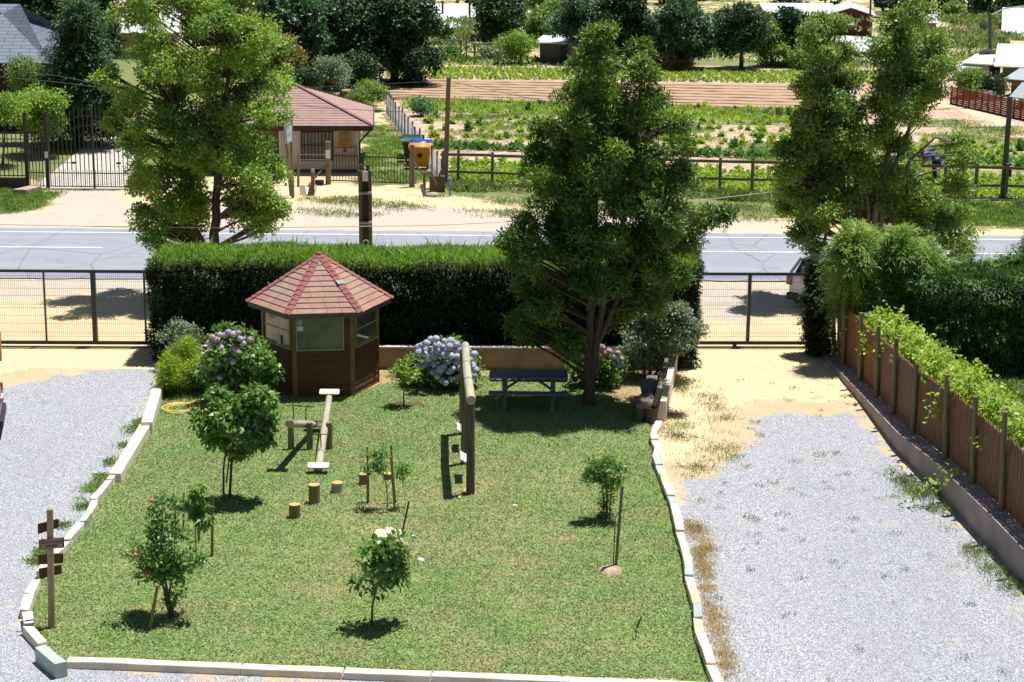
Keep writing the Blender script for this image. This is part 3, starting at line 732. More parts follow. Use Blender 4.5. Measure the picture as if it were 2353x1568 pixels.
# ================================================================== LOG BENCH
A_, B_ = G(1481, 975), G(1500, 905); bd = (B_-A_); ang = math.atan2(bd.y, bd.x)
lb_ = thing('log_bench', 'rough hewn timber bench with tall slab back facing left beside the white wall', 'bench', A_, ang)
L = bd.length
q = MB(); n = 10; vs = []; fs = []
for i in range(n+1):
    u = L*i/n; w = .19+.035*math.sin(i*1.1)
    for (yy, zz) in ((w+.02, .36), (-w+.06, .36), (-w+.05, .455), (w, .46)): vs.append((u, yy+rnd.uniform(-.012, .012), zz+rnd.uniform(-.008, .008)))
for i in range(n):
    for k in range(4): fs.append((i*4+k, i*4+(k+1) % 4, (i+1)*4+(k+1) % 4, (i+1)*4+k))
fs += [(3, 2, 1, 0), (n*4, n*4+1, n*4+2, n*4+3)]
MB().add(vs, fs).build('seat', wood('bench_slab', (.22, .20, .19), (.13, .12, .11), 'x'), lb_, .01)
q = MB(); vs = []; fs = []
for i in range(n+1):
    u = -.03+(L+.06)*i/n; h = .88+.05*math.sin(i*1.9)
    for (yy, zz) in ((-.16, .46), (-.26, .46), (-.36, h), (-.27, h)): vs.append((u, yy+rnd.uniform(-.015, .015), zz+rnd.uniform(-.02, .02)))
for i in range(n):
    for k in range(4): fs.append((i*4+k, i*4+(k+1) % 4, (i+1)*4+(k+1) % 4, (i+1)*4+k))
fs += [(3, 2, 1, 0), (n*4, n*4+1, n*4+2, n*4+3)]
MB().add(vs, fs).build('backrest', wood('bench_back', (.26, .20, .15), (.12, .09, .07), 'x'), lb_, .01)
for u in (.15, L-.25):
    MB().tube([(u, -.14, 0), (u, -.14, .36)], .15, 10).build('leg', LOGD, lb_); MB().tube([(u+.02, .12, 0), (u, .12, .36)], .12, 10).build('leg', LOGD, lb_)
    MB().beam((u, -.2, .1), (u, -.33, .85), .12, .08, up=(1, 0, 0)).build('back_support', LOGD, lb_)
# ================================================================== SEESAWS
def t_handle(q, base, d, up_h=.33, w=.34):
    base = Vector(base); up_ = Vector((0, 0, 1)); q.tube([base, base+up_*up_h+d*.06], .012, 6); top = base+up_*up_h+d*.06
    sd = Vector((1, 0, 0)); q.tube([top-sd*w/2, top+sd*w/2], .013, 6)
def seesaw(near, far, zn, zf, label, handles, seat_near=True):
    near = Vector(near); far = Vector(far); c = (near+far)/2; c.z = 0
    g = thing('seesaw', label, 'seesaw', c, group='log seesaws on the lawn')
    a = near-c; a.z = zn; b_ = far-c; b_.z = zf; d = (b_-a).normalized()
    MB().tube([a+d*.12, (a+b_)/2, b_-d*.12], [.085, .08, .07], 12).build('beam', PALELOG, g)
    for e, s in ((a, 1), (b_, -1)):
        q = MB(); ce = e+d*s*.10+Vector((0, 0, .095)); dx = Vector((1, 0, 0)); dy = d
        pts = []
        for u, v in ((-.22, -.085), (-.19, -.11), (.19, -.11), (.22, -.085), (.22, .085), (.19, .11), (-.19, .11), (-.22, .085)): pts.append(ce+dx*u+dy*v)
        q.slab(pts, .03); q.build('seat', simple('chipped_white_paint', (.80, .76, .72), (.55, .42, .32), scale=5, stretch=(.4, 2, 1)), g)
    for u in handles:
        q = MB(); t_handle(q, a.lerp(b_, u)+Vector((0, 0, .07)), -d if u < .5 else d); q.build('handle', simple('rusty_steel', (.10, .06, .05), (.16, .10, .08)), g)
    return g
n1, f1_ = G(731, 1093), G(759, 989); zf = V(760, 894, f1_.y).z
seesaw(n1, f1_, .08, zf-.1, 'pale seesaw log with its near end resting on the grass, right of the pair', (.25,))
n2, f2_ = G(664, 1083), G(726, 988); zn = V(670, 974, n2.y).z
seesaw(n2, f2_, zn, .12, 'pale seesaw log with its near end raised, left of the pair', (.2, .62))
sp = thing('seesaw_stand', 'three round log posts joined by a steel axle holding the two seesaws', 'seesaw posts', G(713, 1035))
base = G(713, 1035)
for px_ in (669, 712, 757):
    g = G(px_, 1035)-base; MB().tube([(g.x, g.y, 0), (g.x, g.y, .62)], [.072, .065], 12).build('post', LOG, sp)
g0, g1 = G(669, 1035)-base, G(762, 1035)-base
MB().tube([(g0.x, g0.y, .53), (g1.x+.05, g1.y, .53)], .014, 6).build('axle', BLKST, sp)
# ================================================================== SWING FRAME
s1, s2, s3 = G(1081, 1138), G(1068.5, 1068), G(1064, 999)
sw = thing('swing_set', 'tall log swing frame of three posts under one long top beam', 'swing frame', s1)
H = 1.93; dB = (s3-s1)
for s_ in (s1, s2, s3):
    p_ = s_-s1; MB().tube([(p_.x, p_.y, 0), (p_.x, p_.y, H)], [.088, .08], 12).build('post', LOGD, sw)
far = Vector((dB.x, dB.y, 0)); e = far.normalized()
MB().tube([-e*.12+Vector((0, 0, H+.07)), far*.5+Vector((0, 0, H+.08)), far+e*.15+Vector((.05, 0, H+.07))], [.095, .09, .085], 12).build('beam', PALELOG, sw)
for u in (.3, .62, .93):
    c_ = far*u+Vector((0, 0, H+.075)); q = MB(); n = 12
    pts = [c_+Vector((.1*math.cos(2*math.pi*k/n), 0, .1*math.sin(2*math.pi*k/n))) for k in range(n+1)]; q.tube(pts, .006, 5, caps=False); q.build('wire_tie', simple('green_wire', (.12, .35, .3)), sw)
for i, (a, b_, lab) in enumerate(((s1, s2, 'nearer white swing seat hanging from the log frame'), (s2, s3, 'farther white swing seat hanging from the log frame'))):
    mid = (a+b_)/2; g = thing('swing', lab, 'swing', Vector((mid.x-.05, mid.y, 0)), math.atan2(dB.y, dB.x)-.0, 'swings on the log frame')
    MB().hexa([(-.3, -.03, .42), (.3, -.03, .42), (.3, .11, .50), (-.3, .11, .50), (-.3, -.04, .45), (.3, -.04, .45), (.3, .10, .53), (-.3, .10, .53)]).build('seat', WHITEP, g)
    for s in (-.27, .27): MB().tube([(s, .04, .49), (s, 0, H+.02)], .007, 5).build('rope', simple('rope', (.2, .18, .15)), g)
st = G(1068, 1143); tag(MB().tube([(-.03, -.05, .03), (.14, .62, .06)], .03, 8).build('wooden_stick', CUT), 'short pale stick lying at the foot of the near swing post', 'stick').location = G(1057, 1148)
# ================================================================== STUMPS
for i, (x, yt, yb, w, lab) in enumerate((
    (677.5, 1160, 1192, 25, 'round log stump seat nearest the camera, lowest left of the five'),
    (722.4, 1115, 1158, 25, 'tallest of the five round log stump seats'),
    (775.6, 1110, 1133, 26, 'log stump seat with torn pale bark, middle of the five'),
    (836.5, 1090, 1115, 22, 'log stump seat partly behind the left stake of the thin sapling'),
    (891.5, 1089, 1103, 20, 'shortest log stump seat, behind the right stakes of the thin sapling'))):
    p_ = G(x, yb+1); R = w*PX(p_)/2*1.04; h = V(x, yt-1, p_.y).z
    g = thing('stump_seat', lab, 'stump', p_, rnd.uniform(0, 6), 'log stump seats on the lawn')
    q = MB(); n = 20; rr_ = [R*(1+rnd.uniform(-.03, .03)) for _ in range(n)]
    vs = [(rr_[k]*math.cos(2*math.pi*k/n), rr_[k]*math.sin(2*math.pi*k/n), z) for z in (0, h) for k in range(n)]
    q.add(vs, [(k, (k+1) % n, n+(k+1) % n, n+k) for k in range(n)], True); q.build('bark', LOG if i != 2 else simple('peeling_bark', (.20, .17, .11), (.60, .55, .5), scale=2.5), g)
    q = MB(); q.add([(v[0]*.985, v[1]*.985, h+.003) for v in vs[n:]], [tuple(range(n))]); q.build('cut_top', CUT, g)
    rs = np.random.default_rng(i); d_ = MB()
    for _ in range(60): a_ = rnd.uniform(0, 6.28); r_ = R+abs(rnd.gauss(.03, .06)); d_.lump((r_*math.cos(a_), r_*math.sin(a_), .025), rnd.uniform(.012, .03), rnd, 5, 3)
    dd_ = d_.build('dirt_crumbs', simple('dirt', (.58, .42, .26), (.42, .29, .17))); tag(dd_, 'crumbs of pale earth round the foot of a log stump', 'earth', kind='stuff'); dd_.location = p_
# ================================================================== SIGNPOST
p_ = G(119, 1446); g = thing('signpost', 'tall round wooden signpost with brown arrow planks and one framed evacuation sign', 'signpost', p_)
top = V(114.5, 1170, p_.y); MB().tube([(0, 0, 0), (top.x-p_.x, 0, top.z)], [.058, .052], 14).build('post', wood('post_wood', (.42, .33, .18), (.27, .21, .11)), g)
PLK = wood('sign_planks', (.13, .065, .042), (.08, .04, .028), 'x')
def plank(c4, yoff, name='sign_board', mt=PLK, th=.025):
    q = MB(); P4 = [V(x, y, p_.y+yoff+dy)-p_ for x, y, dy in c4]
    q.slab(P4, th); return q.build(name, mt, g, .003), P4
plank([(87,1228,-.02),(135,1213,.10),(134.5,1193,.10),(87,1205,-.02)], .09)
plank([(88,1298,.0),(145,1295,.04),(145.5,1272,.04),(88,1275.5,.0)], .085)
plank([(91,1331,-.02),(142,1319,.1),(141,1298,.1),(89,1308,-.02)], .085)
fr_, P4 = plank([(90,1264,-.03),(147.5,1259,.02),(147,1236,.02),(89,1242,-.03)], -.08, 'sign_frame', simple('dark_frame', (.07, .03, .025)), .03)
ins = [P4[0].lerp(P4[2], .06), P4[1].lerp(P4[3], .06), P4[2].lerp(P4[0], .06), P4[3].lerp(P4[1], .06)]
nn = (P4[1]-P4[0]).cross(P4[3]-P4[0]).normalized(); q = MB(); q.slab([v+nn*.008 for v in ins], .006); q.build('sign_face', simple('sign_face', (.30, .22, .19), (.25, .18, .16)), g)
cc_ = sum(P4, Vector())/4+nn*.011; ex = (P4[1]-P4[0]).normalized(); ey = nn.cross(ex)
rot = Matrix((ex, ey, nn)).transposed().to_euler()
GRV = simple('engraved', (.12, .075, .06))
text_part('lettering', 'VIA DE EVACUACION', .052, GRV, g, cc_+ey*.037, rot, .002)
q = MB(); ar = [cc_+ex*u+ey*v for u, v in ((-.09, -.045), (.05, -.045), (.05, -.06), (.10, -.032), (.05, -.005), (.05, -.019), (-.09, -.019))]; q.slab(ar, .003); q.build('arrow', GRV, g)
# ================================================================== SMALL THINGS
hp = G(413, 943); g = thing('garden_hose', 'coiled yellow garden hose lying on the grass by the white wall', 'hose', hp)
q = MB(); pts = []
for k in range(5*28):
    a_ = 2*math.pi*k/28; r_ = .42-.028*(k/28)+.02*math.sin(a_*1.3+k*.05); pts.append((r_*math.cos(a_)*(1+.03*math.sin(k*.2)), r_*math.sin(a_), .03+.035*abs(math.sin(k*.13))))
pts += [(.1, .5, .03), (.25, .68, .03), (.5, .75, .03)]
q.tube(pts, .016, 6).build('coil', simple('yellow_rubber', (.72, .55, .12), (.62, .47, .12), rough=.45, spec=.5), g)
tag(MB().tube([(0, 0, .02), (.15, -.12, .03), (.3, -.16, .03), (.6, -.05, .03), (.8, .15, .03), (.85, .3, .03)], .015, 6).build('green_hose', simple('green_rubber', (.10, .42, .30), rough=.4)), 'short teal green hose end beside the yellow coil', 'hose').location = G(405, 936)
def stake(px_b, py_b, px_t, py_t, w, label, m_=None, rnd_=False, name='wooden_stake', cat='stake', group='stakes of the young trees'):
    b_ = G(px_b, py_b); tp = V(px_t, py_t, b_.y)-b_; q = MB()
    if rnd_: q.tube([(0, 0, -.02), tp], w/2, 8)
    else: q.beam((0, 0, -.02), tp, w, w, up=(0, 1, 0))
    o_ = q.build(name, m_ or STK); o_.location = b_; tag(o_, label, cat, group); return o_
STK = wood('stake_wood', (.30, .21, .12), (.20, .13, .075))
stake(845, 1157, 844, 1027, .035, 'tall grey stake left of the thin sapling among the stumps')
stake(846.5, 1160, 846, 1065, .035, 'shorter stake standing against the left stake of the thin sapling')
stake(909, 1158, 898, 1023, .035, 'tallest stake right of the thin sapling, behind')
stake(907, 1178, 898, 1049, .035, 'nearer stake right of the thin sapling')
stake(487.5, 1281, 488, 1137, .045, 'square stake standing right of the apple tree')
stake(457, 1247, 456, 1125, .04, 'stake behind the hanging leaves of the walnut sapling')
stake(421, 1214, 423, 1132, .035, 'thin stake half hidden behind the apple tree top')
stake(343, 1452, 362, 1345, .05, 'leaning stake propped into the apple tree crown', simple('warm_stake', (.34, .19, .09), (.24, .12, .06)))
stake(527, 1150, 540, 918, .05, 'long dark red stake running up through the lime tree', simple('dark_stake', (.10, .045, .03), (.07, .03, .02)), True)
stake(1414, 1311, 1430, 1117, .05, 'leaning grey stake on a small mound with a bare twig tied to it', wood('grey_stake', (.24, .20, .16), (.16, .13, .11)))
stake(923.5, 1226, 939.5, 1153, .035, 'thin dark rod leaning behind the pear sapling', BLKST, True, 'thin_rod', 'rod')
q = MB(); q.lump((0, 0, -.03), .28, rnd, 12, 6, .12, .55); o_ = q.build('earth_mound', simple('mound_earth', (.60, .47, .32), (.30, .22, .13), scale=7, bmp=.8)); o_.location = G(1403, 1317); tag(o_, 'small pale earth mound at the foot of the leaning grey stake', 'mound')
q = MB(); q.hexa([(-.24, -.2, .02), (.27, -.16, .02), (.27, .18, .03), (-.26, .2, .03), (-.24, -.2, .07), (.27, -.16, .06), (.27, .18, .09), (-.26, .2, .08)]); o_ = q.build('stone_slab', simple('pale_board', (.72, .58, .42), (.6, .47, .33)), None, .01); o_.location = G(893, 1234); tag(o_, 'pale flat slab lying on the grass behind the pear sapling', 'slab')
for i, (x, y, s) in enumerate(((876,1222,.06),(890,1217,.05),(899,1219,.06),(911,1222,.05),(863,1231,.07),(869,1251,.06),(967,1291,.07),(963,1285,.05),(1183,1165,.06),(1866,902,.05),(1569,1072,.07),(950,1235,.05))):
    o_ = MB().lump((0, 0, s*.3), s, rnd, 8, 5, .25, .6).build('white_stone', WHITEP); o_.location = G(x, y)
    tag(o_, 'small white stone on the ground, ' + ('in the cluster behind the pear sapling' if i < 6 or i == 11 else 'lying alone on the lawn or drive'), 'stone', 'white stones scattered on the ground')
# orange post at the left edge
o_ = MB().box(-.05, .06, -.05, .05, 0, .75).build('wooden_post', simple('orange_wood', (.50, .24, .08), (.36, .17, .06))); o_.location = G(-1.5, 829); tag(o_, 'short orange wooden post at the very left below the gate', 'post')

# ================================================================== CARS
def car(name, label, loc, rz, paint, L=4.2, Wd=1.72, H=1.46, kind='hatch', group=None):
    g = thing(name, label, 'car', loc, rz, group)   # local +x is forward, rear bumper at x=-L/2
    h = L/2
    if kind == 'hatch':
        st = [(-h, .62, .30, .95, .80), (-h+.10, .30, .26, 1.02, .88), (-h+.35, .22, .22, 1.0, .94), (-.6, .2, .2, .98, 1.0), (.6, .2, .2, .96, 1.0), (h-.7, .22, .22, .88, .97), (h-.25, .28, .28, .74, .88), (h, .45, .40, .62, .72)]
        gh = [(-h+.16, .92, 1.02, .80), (-h+.55, 1.40, 1.02, .80), (-.7, H, .98, .82), (.35, H-.03, .97, .82), (1.15, .98, .97, .86)]
    body = MB(); vs = []; fs = []
    for x, zl, zl2, zt, wf in st:
        w = Wd/2*wf; zb = .2 if -h+.3 < x < h-.3 else zl2
        vs += [(x, -w*.94, zb), (x, -w, zb+.15), (x, -w, zt-.16), (x, -w*.92, zt-.02), (x, 0, zt+.02), (x, w*.92, zt-.02), (x, w, zt-.16), (x, w, zb+.15), (x, w*.94, zb), (x, 0, zb-.0)]
    n = 10
    for i in range(len(st)-1):
        for k in range(n): fs.append((i*n+k, i*n+(k+1) % n, (i+1)*n+(k+1) % n, (i+1)*n+k))
    fs += [tuple(range(n))[::-1], tuple(range((len(st)-1)*n, len(st)*n))]
    body.add(vs, fs, True); bo = body.build('body', paint, g)
    sb = bo.modifiers.new('subd', 'SUBSURF'); sb.levels = sb.render_levels = 2
    gm = MB(); vs = []; fs = []
    for x, zt, zb, wf in gh:
        w = Wd/2*wf; vs += [(x, -w*1.1, .90), (x, -w*.98, min(zt, zb+.02) if zt > 1.1 else zt-.03), (x, -w*(.86 if zt > 1.1 else .98), zt-.05), (x, 0, zt+.015), (x, w*(.86 if zt > 1.1 else .98), zt-.05), (x, w*.98, min(zt, zb+.02) if zt > 1.1 else zt-.03), (x, w*1.1, .90)]
    n = 7
    for i in range(len(gh)-1):
        for k in range(n-1): fs.append((i*n+k, i*n+k+1, (i+1)*n+k+1, (i+1)*n+k))
    gm.add(vs, fs, True); gm.build('windows', simple('car_glass', (.015, .018, .025), (.02, .025, .03), rough=.05, spec=.9), g)
    rf_ = MB(); vs = []; fs = []
    sec = [(-h+.50, 1.385, .82*.86), (-.7, H, .82*.87), (.35, H-.03, .82*.87), (.5, H-.13, .82*.85)]
    for x, zt, wf in sec:
        w = Wd/2*wf; vs += [(x, -w, zt-.045), (x, -w*.6, zt+.012), (x, 0, zt+.028), (x, w*.6, zt+.012), (x, w, zt-.045)]
    for i in range(len(sec)-1):
        for k in range(4): fs.append((i*5+k, i*5+k+1, (i+1)*5+k+1, (i+1)*5+k))
    rf_.add(vs, fs, True).build('roof', paint, g)
    for s in (-1, 1):
        w = Wd/2
        for x0_, x1_, z0_, z1_ in ((-h+.18, -h+.56, .98, 1.36), (.42, 1.12, 1.38, .98), (-.35, -.32, .96, 1.42)):
            MB().beam((x0_, s*w*.88 if z0_ < 1.1 else s*w*.75, z0_), (x1_, s*w*(.75 if z1_ > 1.1 else .88), z1_), .07, .06).build('pillar', paint, g)
        for x in (-h+.78, h-.80):
            wh = MB().tube([(x, s*(w-.2), .3), (x, s*(w+.01), .3)], .30, 20).build('wheel', simple('tyre', (.02, .02, .02)), g)
            MB().tube([(x, s*(w-.02), .3), (x, s*(w+.02), .3)], .19, 14).build('rim', simple('rim_metal', (.5, .5, .52), metal=.6, rough=.35), wh)
        MB().box(-h+.0, -h+.16, s*w*.83-.09, s*w*.83+.09, .66, .90).build('tail_light', simple('red_lens', (.30, .02, .02), rough=.15, spec=.7), g, .02)
        MB().box(h-.22, h-.04, s*w*.68-.13, s*w*.68+.13, .56, .70).build('headlight', simple('clear_lens', (.6, .6, .62), rough=.1, spec=.8), g, .02)
        MB().box(.75, .9, s*w*1.02-.09, s*w*1.02+.09, .98, 1.08).build('mirror', paint, g, .02)
    MB().box(-h-.05, -h+.2, -Wd*.44, Wd*.44, .24, .45).build('rear_bumper', simple('bumper', (.04, .04, .045), rough=.5), g, .04)
    MB().box(h-.15, h+.04, -Wd*.38, Wd*.38, .24, .42).build('front_bumper', simple('bumper', (.04, .04, .045)), g, .04)
    pl_ = MB().box(-h-.035, -h+.05, -.19, .19, .68, .80).build('number_plate', simple('plate_white', (.75, .75, .72)), g)
    text_part('plate_text', 'HBTF·28', .085, BLKST, g, (-h-.042, 0, .74), (math.pi/2, 0, -math.pi/2), .001)
    tag(MB().tube([(-h-.01, 0, .90), (-h-.03, 0, .90)], .035, 12).build('badge', simple('chrome', (.6, .6, .62), metal=.9, rough=.2), g))
    return g
WC = simple('white_car_paint', (.74, .76, .80), (.72, .74, .78), rough=.2, spec=.6)
RC = simple('red_car_paint', (.22, .04, .045), (.20, .035, .04), rough=.3, spec=.6)
cc2 = G(1848, 716)
hd = math.radians(52); car('parked_car', 'white hatchback parked on the verge behind the right gate, rear end showing', (cc2.x+2.1*math.cos(hd)+.16, cc2.y+2.1*math.sin(hd)+.1, 0), hd, WC)
rc_ = G(0, 1006); hd = math.radians(192)
car('parked_car', 'dark red car cut off by the left edge, only its rear corner in view', (rc_.x-2.12, rc_.y+.1, 0), hd, RC)
# ================================================================== ACROSS THE ROAD
rnd = random.Random(21)
# --- bracket post of paired logs behind the hedge
bp = G(842, 690); g = thing('log_bracket_post', 'tall post of paired round logs around a black panel, rising behind the clipped hedge', 'post', bp)
tp = V(840, 392, bp.y).z; s = PX(bp); hw = 11*s
for sx, dy, z in ((-1, 0, tp), (1, 0, tp), (-1, .34, tp+.12), (.45, .34, tp+.12)):
    MB().tube([(sx*hw, dy, 0), (sx*hw-.01, dy, z)], .055, 10).build('log_pole', LOGD, g)
MB().box(-hw*.62, hw*.62, .02, .06, .3, tp-.3).build('black_panel', BLKST, g)
MB().box(-hw*.6, hw*.6, -.02, .015, tp-.31, tp-.03).build('white_plate', WHITEP, g)
for z in (V(842, 443, bp.y).z, V(842, 511, bp.y).z): MB().tube([(-hw-.05, -.06, z), (hw+.05, -.06, z)], .045, 8).build('cross_piece', simple('worn_log', (.35, .34, .26), (.2, .2, .14)), g)
q = MB(); n = 14
for a_ in range(1):
    c_ = Vector((0, -.01, V(840, 557, bp.y).z)); pts = [c_+Vector((.075*math.cos(math.pi*k/n), 0, .075*math.sin(math.pi*k/n))) for k in range(n+1)]; q.tube(pts, .02, 6)
q.build('half_ring_mark', WHITEP, g)
# --- wooden pole, concrete pole, thin leaning pole, wires
def pole(name, b_, t_, r0, r1, mt, label, n=12, cat='pole'):
    b_ = Vector(b_); t_ = Vector(t_)-b_
    g = thing(name, label, cat, b_); MB().tube([(0, 0, -.1), t_*.5, t_], [r0, (r0+r1)/2, r1], n).build('shaft', mt, g); return g, b_+t_
b_ = G(1023, 432); gp, wp_top = pole('wooden_pole', b_, V(1031, 179, b_.y), .10, .085, wood('grey_pole_wood', (.20, .15, .13), (.13, .10, .085)), 'grey brown wooden utility pole at the corner of the rail fence')
b_ = G(2304, 458); gq, cp_top = pole('concrete_pole', b_, V(2322, 223, b_.y), .12, .095, simple('dark_pole', (.10, .12, .12), (.07, .08, .085)), 'dark grey utility pole with a small box on the right field edge')
z = V(2312, 395, b_.y).z; MB().box(.02, .22, -.22, -.08, z-.17, z+.17).build('meter_box', simple('dark_box', (.05, .035, .03)), gq, .01)
b_ = G(1880, 690); gt, tp_top = pole('thin_pole', b_, V(1923, 311, b_.y), .05, .035, simple('thin_pole_wood', (.20, .15, .14), (.13, .10, .09)), 'thin leaning pole carrying a wire, rising out of the pale conifer', 8)
b_ = G(1957, 700); pole('thin_stub', b_, V(1956, 507, b_.y), .035, .03, simple('pale_stub', (.35, .36, .38)), 'short pale stub post behind the top of the pale conifer', 8, 'post')
WIRE = simple('wire', (.10, .10, .12), (.07, .07, .08), rough=.5)
WIREL = simple('light_wire', (.55, .55, .58), (.42, .42, .45), rough=.5)
def wire(pts, label, r=.011, mt=WIRE, sag=0):
    q = MB(); P_ = [Vector(p) for p in pts]
    if len(P_) == 2:
        a, b2 = P_; P_ = [a.lerp(b2, k/14)+Vector((0, 0, -sag*4*(k/14)*(1-k/14))) for k in range(15)]
    q.tube(P_, r, 5); o_ = q.build('overhead_wire', mt); tag(o_, label, 'wire'); return o_
Yw = 54.0; z0 = tp_top.y
wj = V(1911, 426, z0)
wire([V(-60, 515, 53), V(140, 519, 53), V(300, 522, 53), V(588, 524, 53.2), V(1000, 518, 53.6), V(1150, 511, 53.9), V(1500, 473, z0), wj], 'pale wire stretching from the left edge over the road to the thin leaning pole', .012, WIREL)
wire([wj, V(2009, 437, z0+.3), V(2200, 453, z0+.8), V(2420, 466, z0+1.5)], 'dark wire sloping down to the right from the thin leaning pole', .012)
YH = 78.0
wire([wp_top-Vector((0, 0, .1)), V(870, 194, 77.5), V(700, 202, 80), V(560, 196, 83)], 'wire from the top of the wooden pole towards the left house')
wire([V(1031, 227, wp_top.y), V(880, 219, 79), V(690, 207, 84)], 'second wire from the wooden pole over the brown roof')
wire([V(1031, 262, wp_top.y), V(860, 255, 77), V(680, 243, 77)], 'lowest wire from the wooden pole past the brown roof corner')
wire([wp_top-Vector((0, 0, .12)), V(1130, 209, 78), V(1300, 242, 82)], 'wire sloping right from the top of the wooden pole over the tilled field')
wire([V(1028, 227, wp_top.y), V(1200, 236, 78), V(1560, 250, 84), V(1900, 262, 90)], 'long wire running right over the tilled field')
wire([V(1028, 262, wp_top.y), V(1200, 271, 76), V(1560, 285, 74), V(2310, 293, cp_top.y)], 'long wire joining the wooden pole and the dark pole')
wire([V(2318, 228, cp_top.y), V(2240, 240, 78), V(2150, 253, 84)], 'upper wire from the top of the dark pole to the left')
wire([V(2318, 229, cp_top.y), V(2420, 243, 73)], 'wire leaving the dark pole past the right edge')
wire([V(2317, 250, cp_top.y), V(2200, 250, 78), V(2120, 254, 84)], 'level wire from the dark pole over the field path')
wire([V(-40, 157, 70), V(130, 174, 72), V(310, 210, 75)], 'upper wire crossing in front of the left trees')
wire([V(-40, 173, 70), V(140, 190, 72), V(320, 212, 75)], 'lower wire crossing in front of the left trees')
# --- iron fence and gate on the far left
ir = G(111, 434); s = PX(ir)
A0 = G(64, 434); Yi = ir.y
for p_, (tx, ty), lab in ((A0, (56, 259), 'tall black steel gate post, left of the pair'), (ir, (104, 256), 'tall black steel gate post with a small white box, right of the pair')):
    t_ = V(tx, ty, p_.y)-p_; g = thing('gate_post', lab, 'gate post', p_, group='black steel gate posts')
    MB().beam((0, 0, 0), t_, .13, .13, up=(0, 1, 0)).build('shaft', BLKST, g)
    if p_ is ir: MB().box(-.06, .06, -.1, -.07, 1.2, 1.45).build('intercom', WHITEP, g)
def pickets(name, label, x0, x1, Y, zb, ztop, step, rails, low=None, cat='fence', extra=None):
    g = thing(name, label, cat, (x0, Y, 0)); q = MB(); L = x1-x0; n = int(L/step)
    for k in range(n+1):
        u = k*step; zt = ztop(u/L); q.box(u-.016, u+.016, -.016, .016, zb, zt)
        q.add([(u-.02, 0, zt), (u+.02, 0, zt), (u, 0, zt+.09), (u, .01, zt)], [(0, 1, 2)])
    if low:
        for k in range(n): u = (k+.5)*step; q.box(u-.009, u+.009, -.009, .009, zb, low)
    q.build('bars', BLKST, g); 
    for zf in rails:
        pts = [(L*k/24, 0, zf(k/24) if callable(zf) else zf) for k in range(25)]
        q = MB()
        for a, b2 in zip(pts, pts[1:]): q.beam(a, b2, .03, .035)
        q.build('rail', BLKST, g)
    return g
zt_ = V(30, 305, Yi).z
pickets('iron_fence', 'black iron picket fence on a brown wall at the left edge', A0.x-7, A0.x-.08, Yi, .45, lambda u: zt_, .17, (.5, zt_-.55, zt_-.25))
o_ = MB().box(-7.2, -.02, -.15, .05, 0, .42).build('low_wall', simple('brown_wall', (.10, .06, .05), (.07, .04, .035))); o_.location = (A0.x, Yi, 0); tag(o_, 'low dark brown wall under the iron picket fence', 'wall')
pickets('pedestrian_gate', 'narrow black iron gate between the two tall posts', A0.x+.1, ir.x-.1, Yi, .08, lambda u: zt_, .125, (.1, .62, zt_-.55, zt_-.25), .75, 'gate')
zt2 = V(160, 297, Yi).z; arch = lambda u: .25+zt_+(zt2-zt_)*0+ .75*math.sin(math.pi*min(1, u*.93+.03))
gdr = pickets('iron_gate', 'wide black iron double gate with an arched top before the paved drive', ir.x+.12, G(300, 434).x, Yi, .08, lambda u: arch(u), .165, (.1, .62, lambda u: arch(u)-.32, lambda u: arch(u)-.7), .75, 'gate')
xc = G(219, 434).x-ir.x-.12; MB().box(xc-.035, xc+.035, -.04, .04, .04, arch(.65)+.05).build('centre_post', BLKST, gdr)
for xx in (.95, xc+1.0): MB().box(xx-.12, xx+.06, -.06, -.02, .98, 1.06).build('lock_bar', BLKST, gdr)
MB().box(.0, .95, -.05, -.03, 1.0, 1.03).build('pale_bar', simple('steel_bar', (.4, .42, .45)), gdr)
o_ = MB().hexa([(-.3, -.35, 0), (.25, -.45, 0), (.62, .35, 0), (.1, .4, 0), (-.3, -.35, .28), (.25, -.45, .28), (.62, .35, .3), (.1, .4, .3)]).build('concrete_box', simple('box_concrete', (.48, .38, .27), (.38, .30, .22)), None, .01); o_.location = G(54, 449); tag(o_, 'brownish concrete box in the grass left of the iron gate', 'box')

# --- office with the brown shingle roof
def siding(name, x0, x1, y, z0, z1, mt, parent, flip=1, pitch=.2, vert=None):
    q = MB(); z = z0
    while z < z1-.01:
        h = min(pitch, z1-z); q.hexa([(x0, y-.03*flip, z), (x1, y-.03*flip, z), (x1, y+.02, z), (x0, y+.02, z), (x0, y-.012*flip, z+h), (x1, y-.012*flip, z+h), (x1, y+.02, z+h), (x0, y+.02, z+h)]); z += h
    return q.build(name, mt, parent)
h0, h1 = G(644, 397), G(824, 397); Wf = h1.x-h0.x; Yh = h0.y
of = thing('office_house', 'small cream sided office with a reddish brown shingle hip roof and barred window', 'house', (h0.x, Yh, 0), math.radians(3.5))
ze = V(740, 291, Yh-.62).z+.03; D = 5.2
siding('front_wall', 0, Wf, 0, .15, ze, CREAM, of)
q = MB(); q.box(-.02, Wf+.02, -.01, .2, 0, .16); q.build('base', simple('dark_base', (.04, .035, .05)), of)
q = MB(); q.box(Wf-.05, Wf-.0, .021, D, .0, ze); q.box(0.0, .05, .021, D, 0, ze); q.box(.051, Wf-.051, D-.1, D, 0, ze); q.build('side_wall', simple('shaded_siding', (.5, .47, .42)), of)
for x in (-.03, Wf-.07): MB().box(x, x+.10, -.05, -.031, .0, ze).build('corner_trim', simple('trim_white', (.62, .60, .56)), of)
Lx = -3.4
siding('wing_wall', Lx, -.0, 1.6, .1, ze, simple('wing_siding', (.42, .34, .26), (.36, .29, .22)), of)
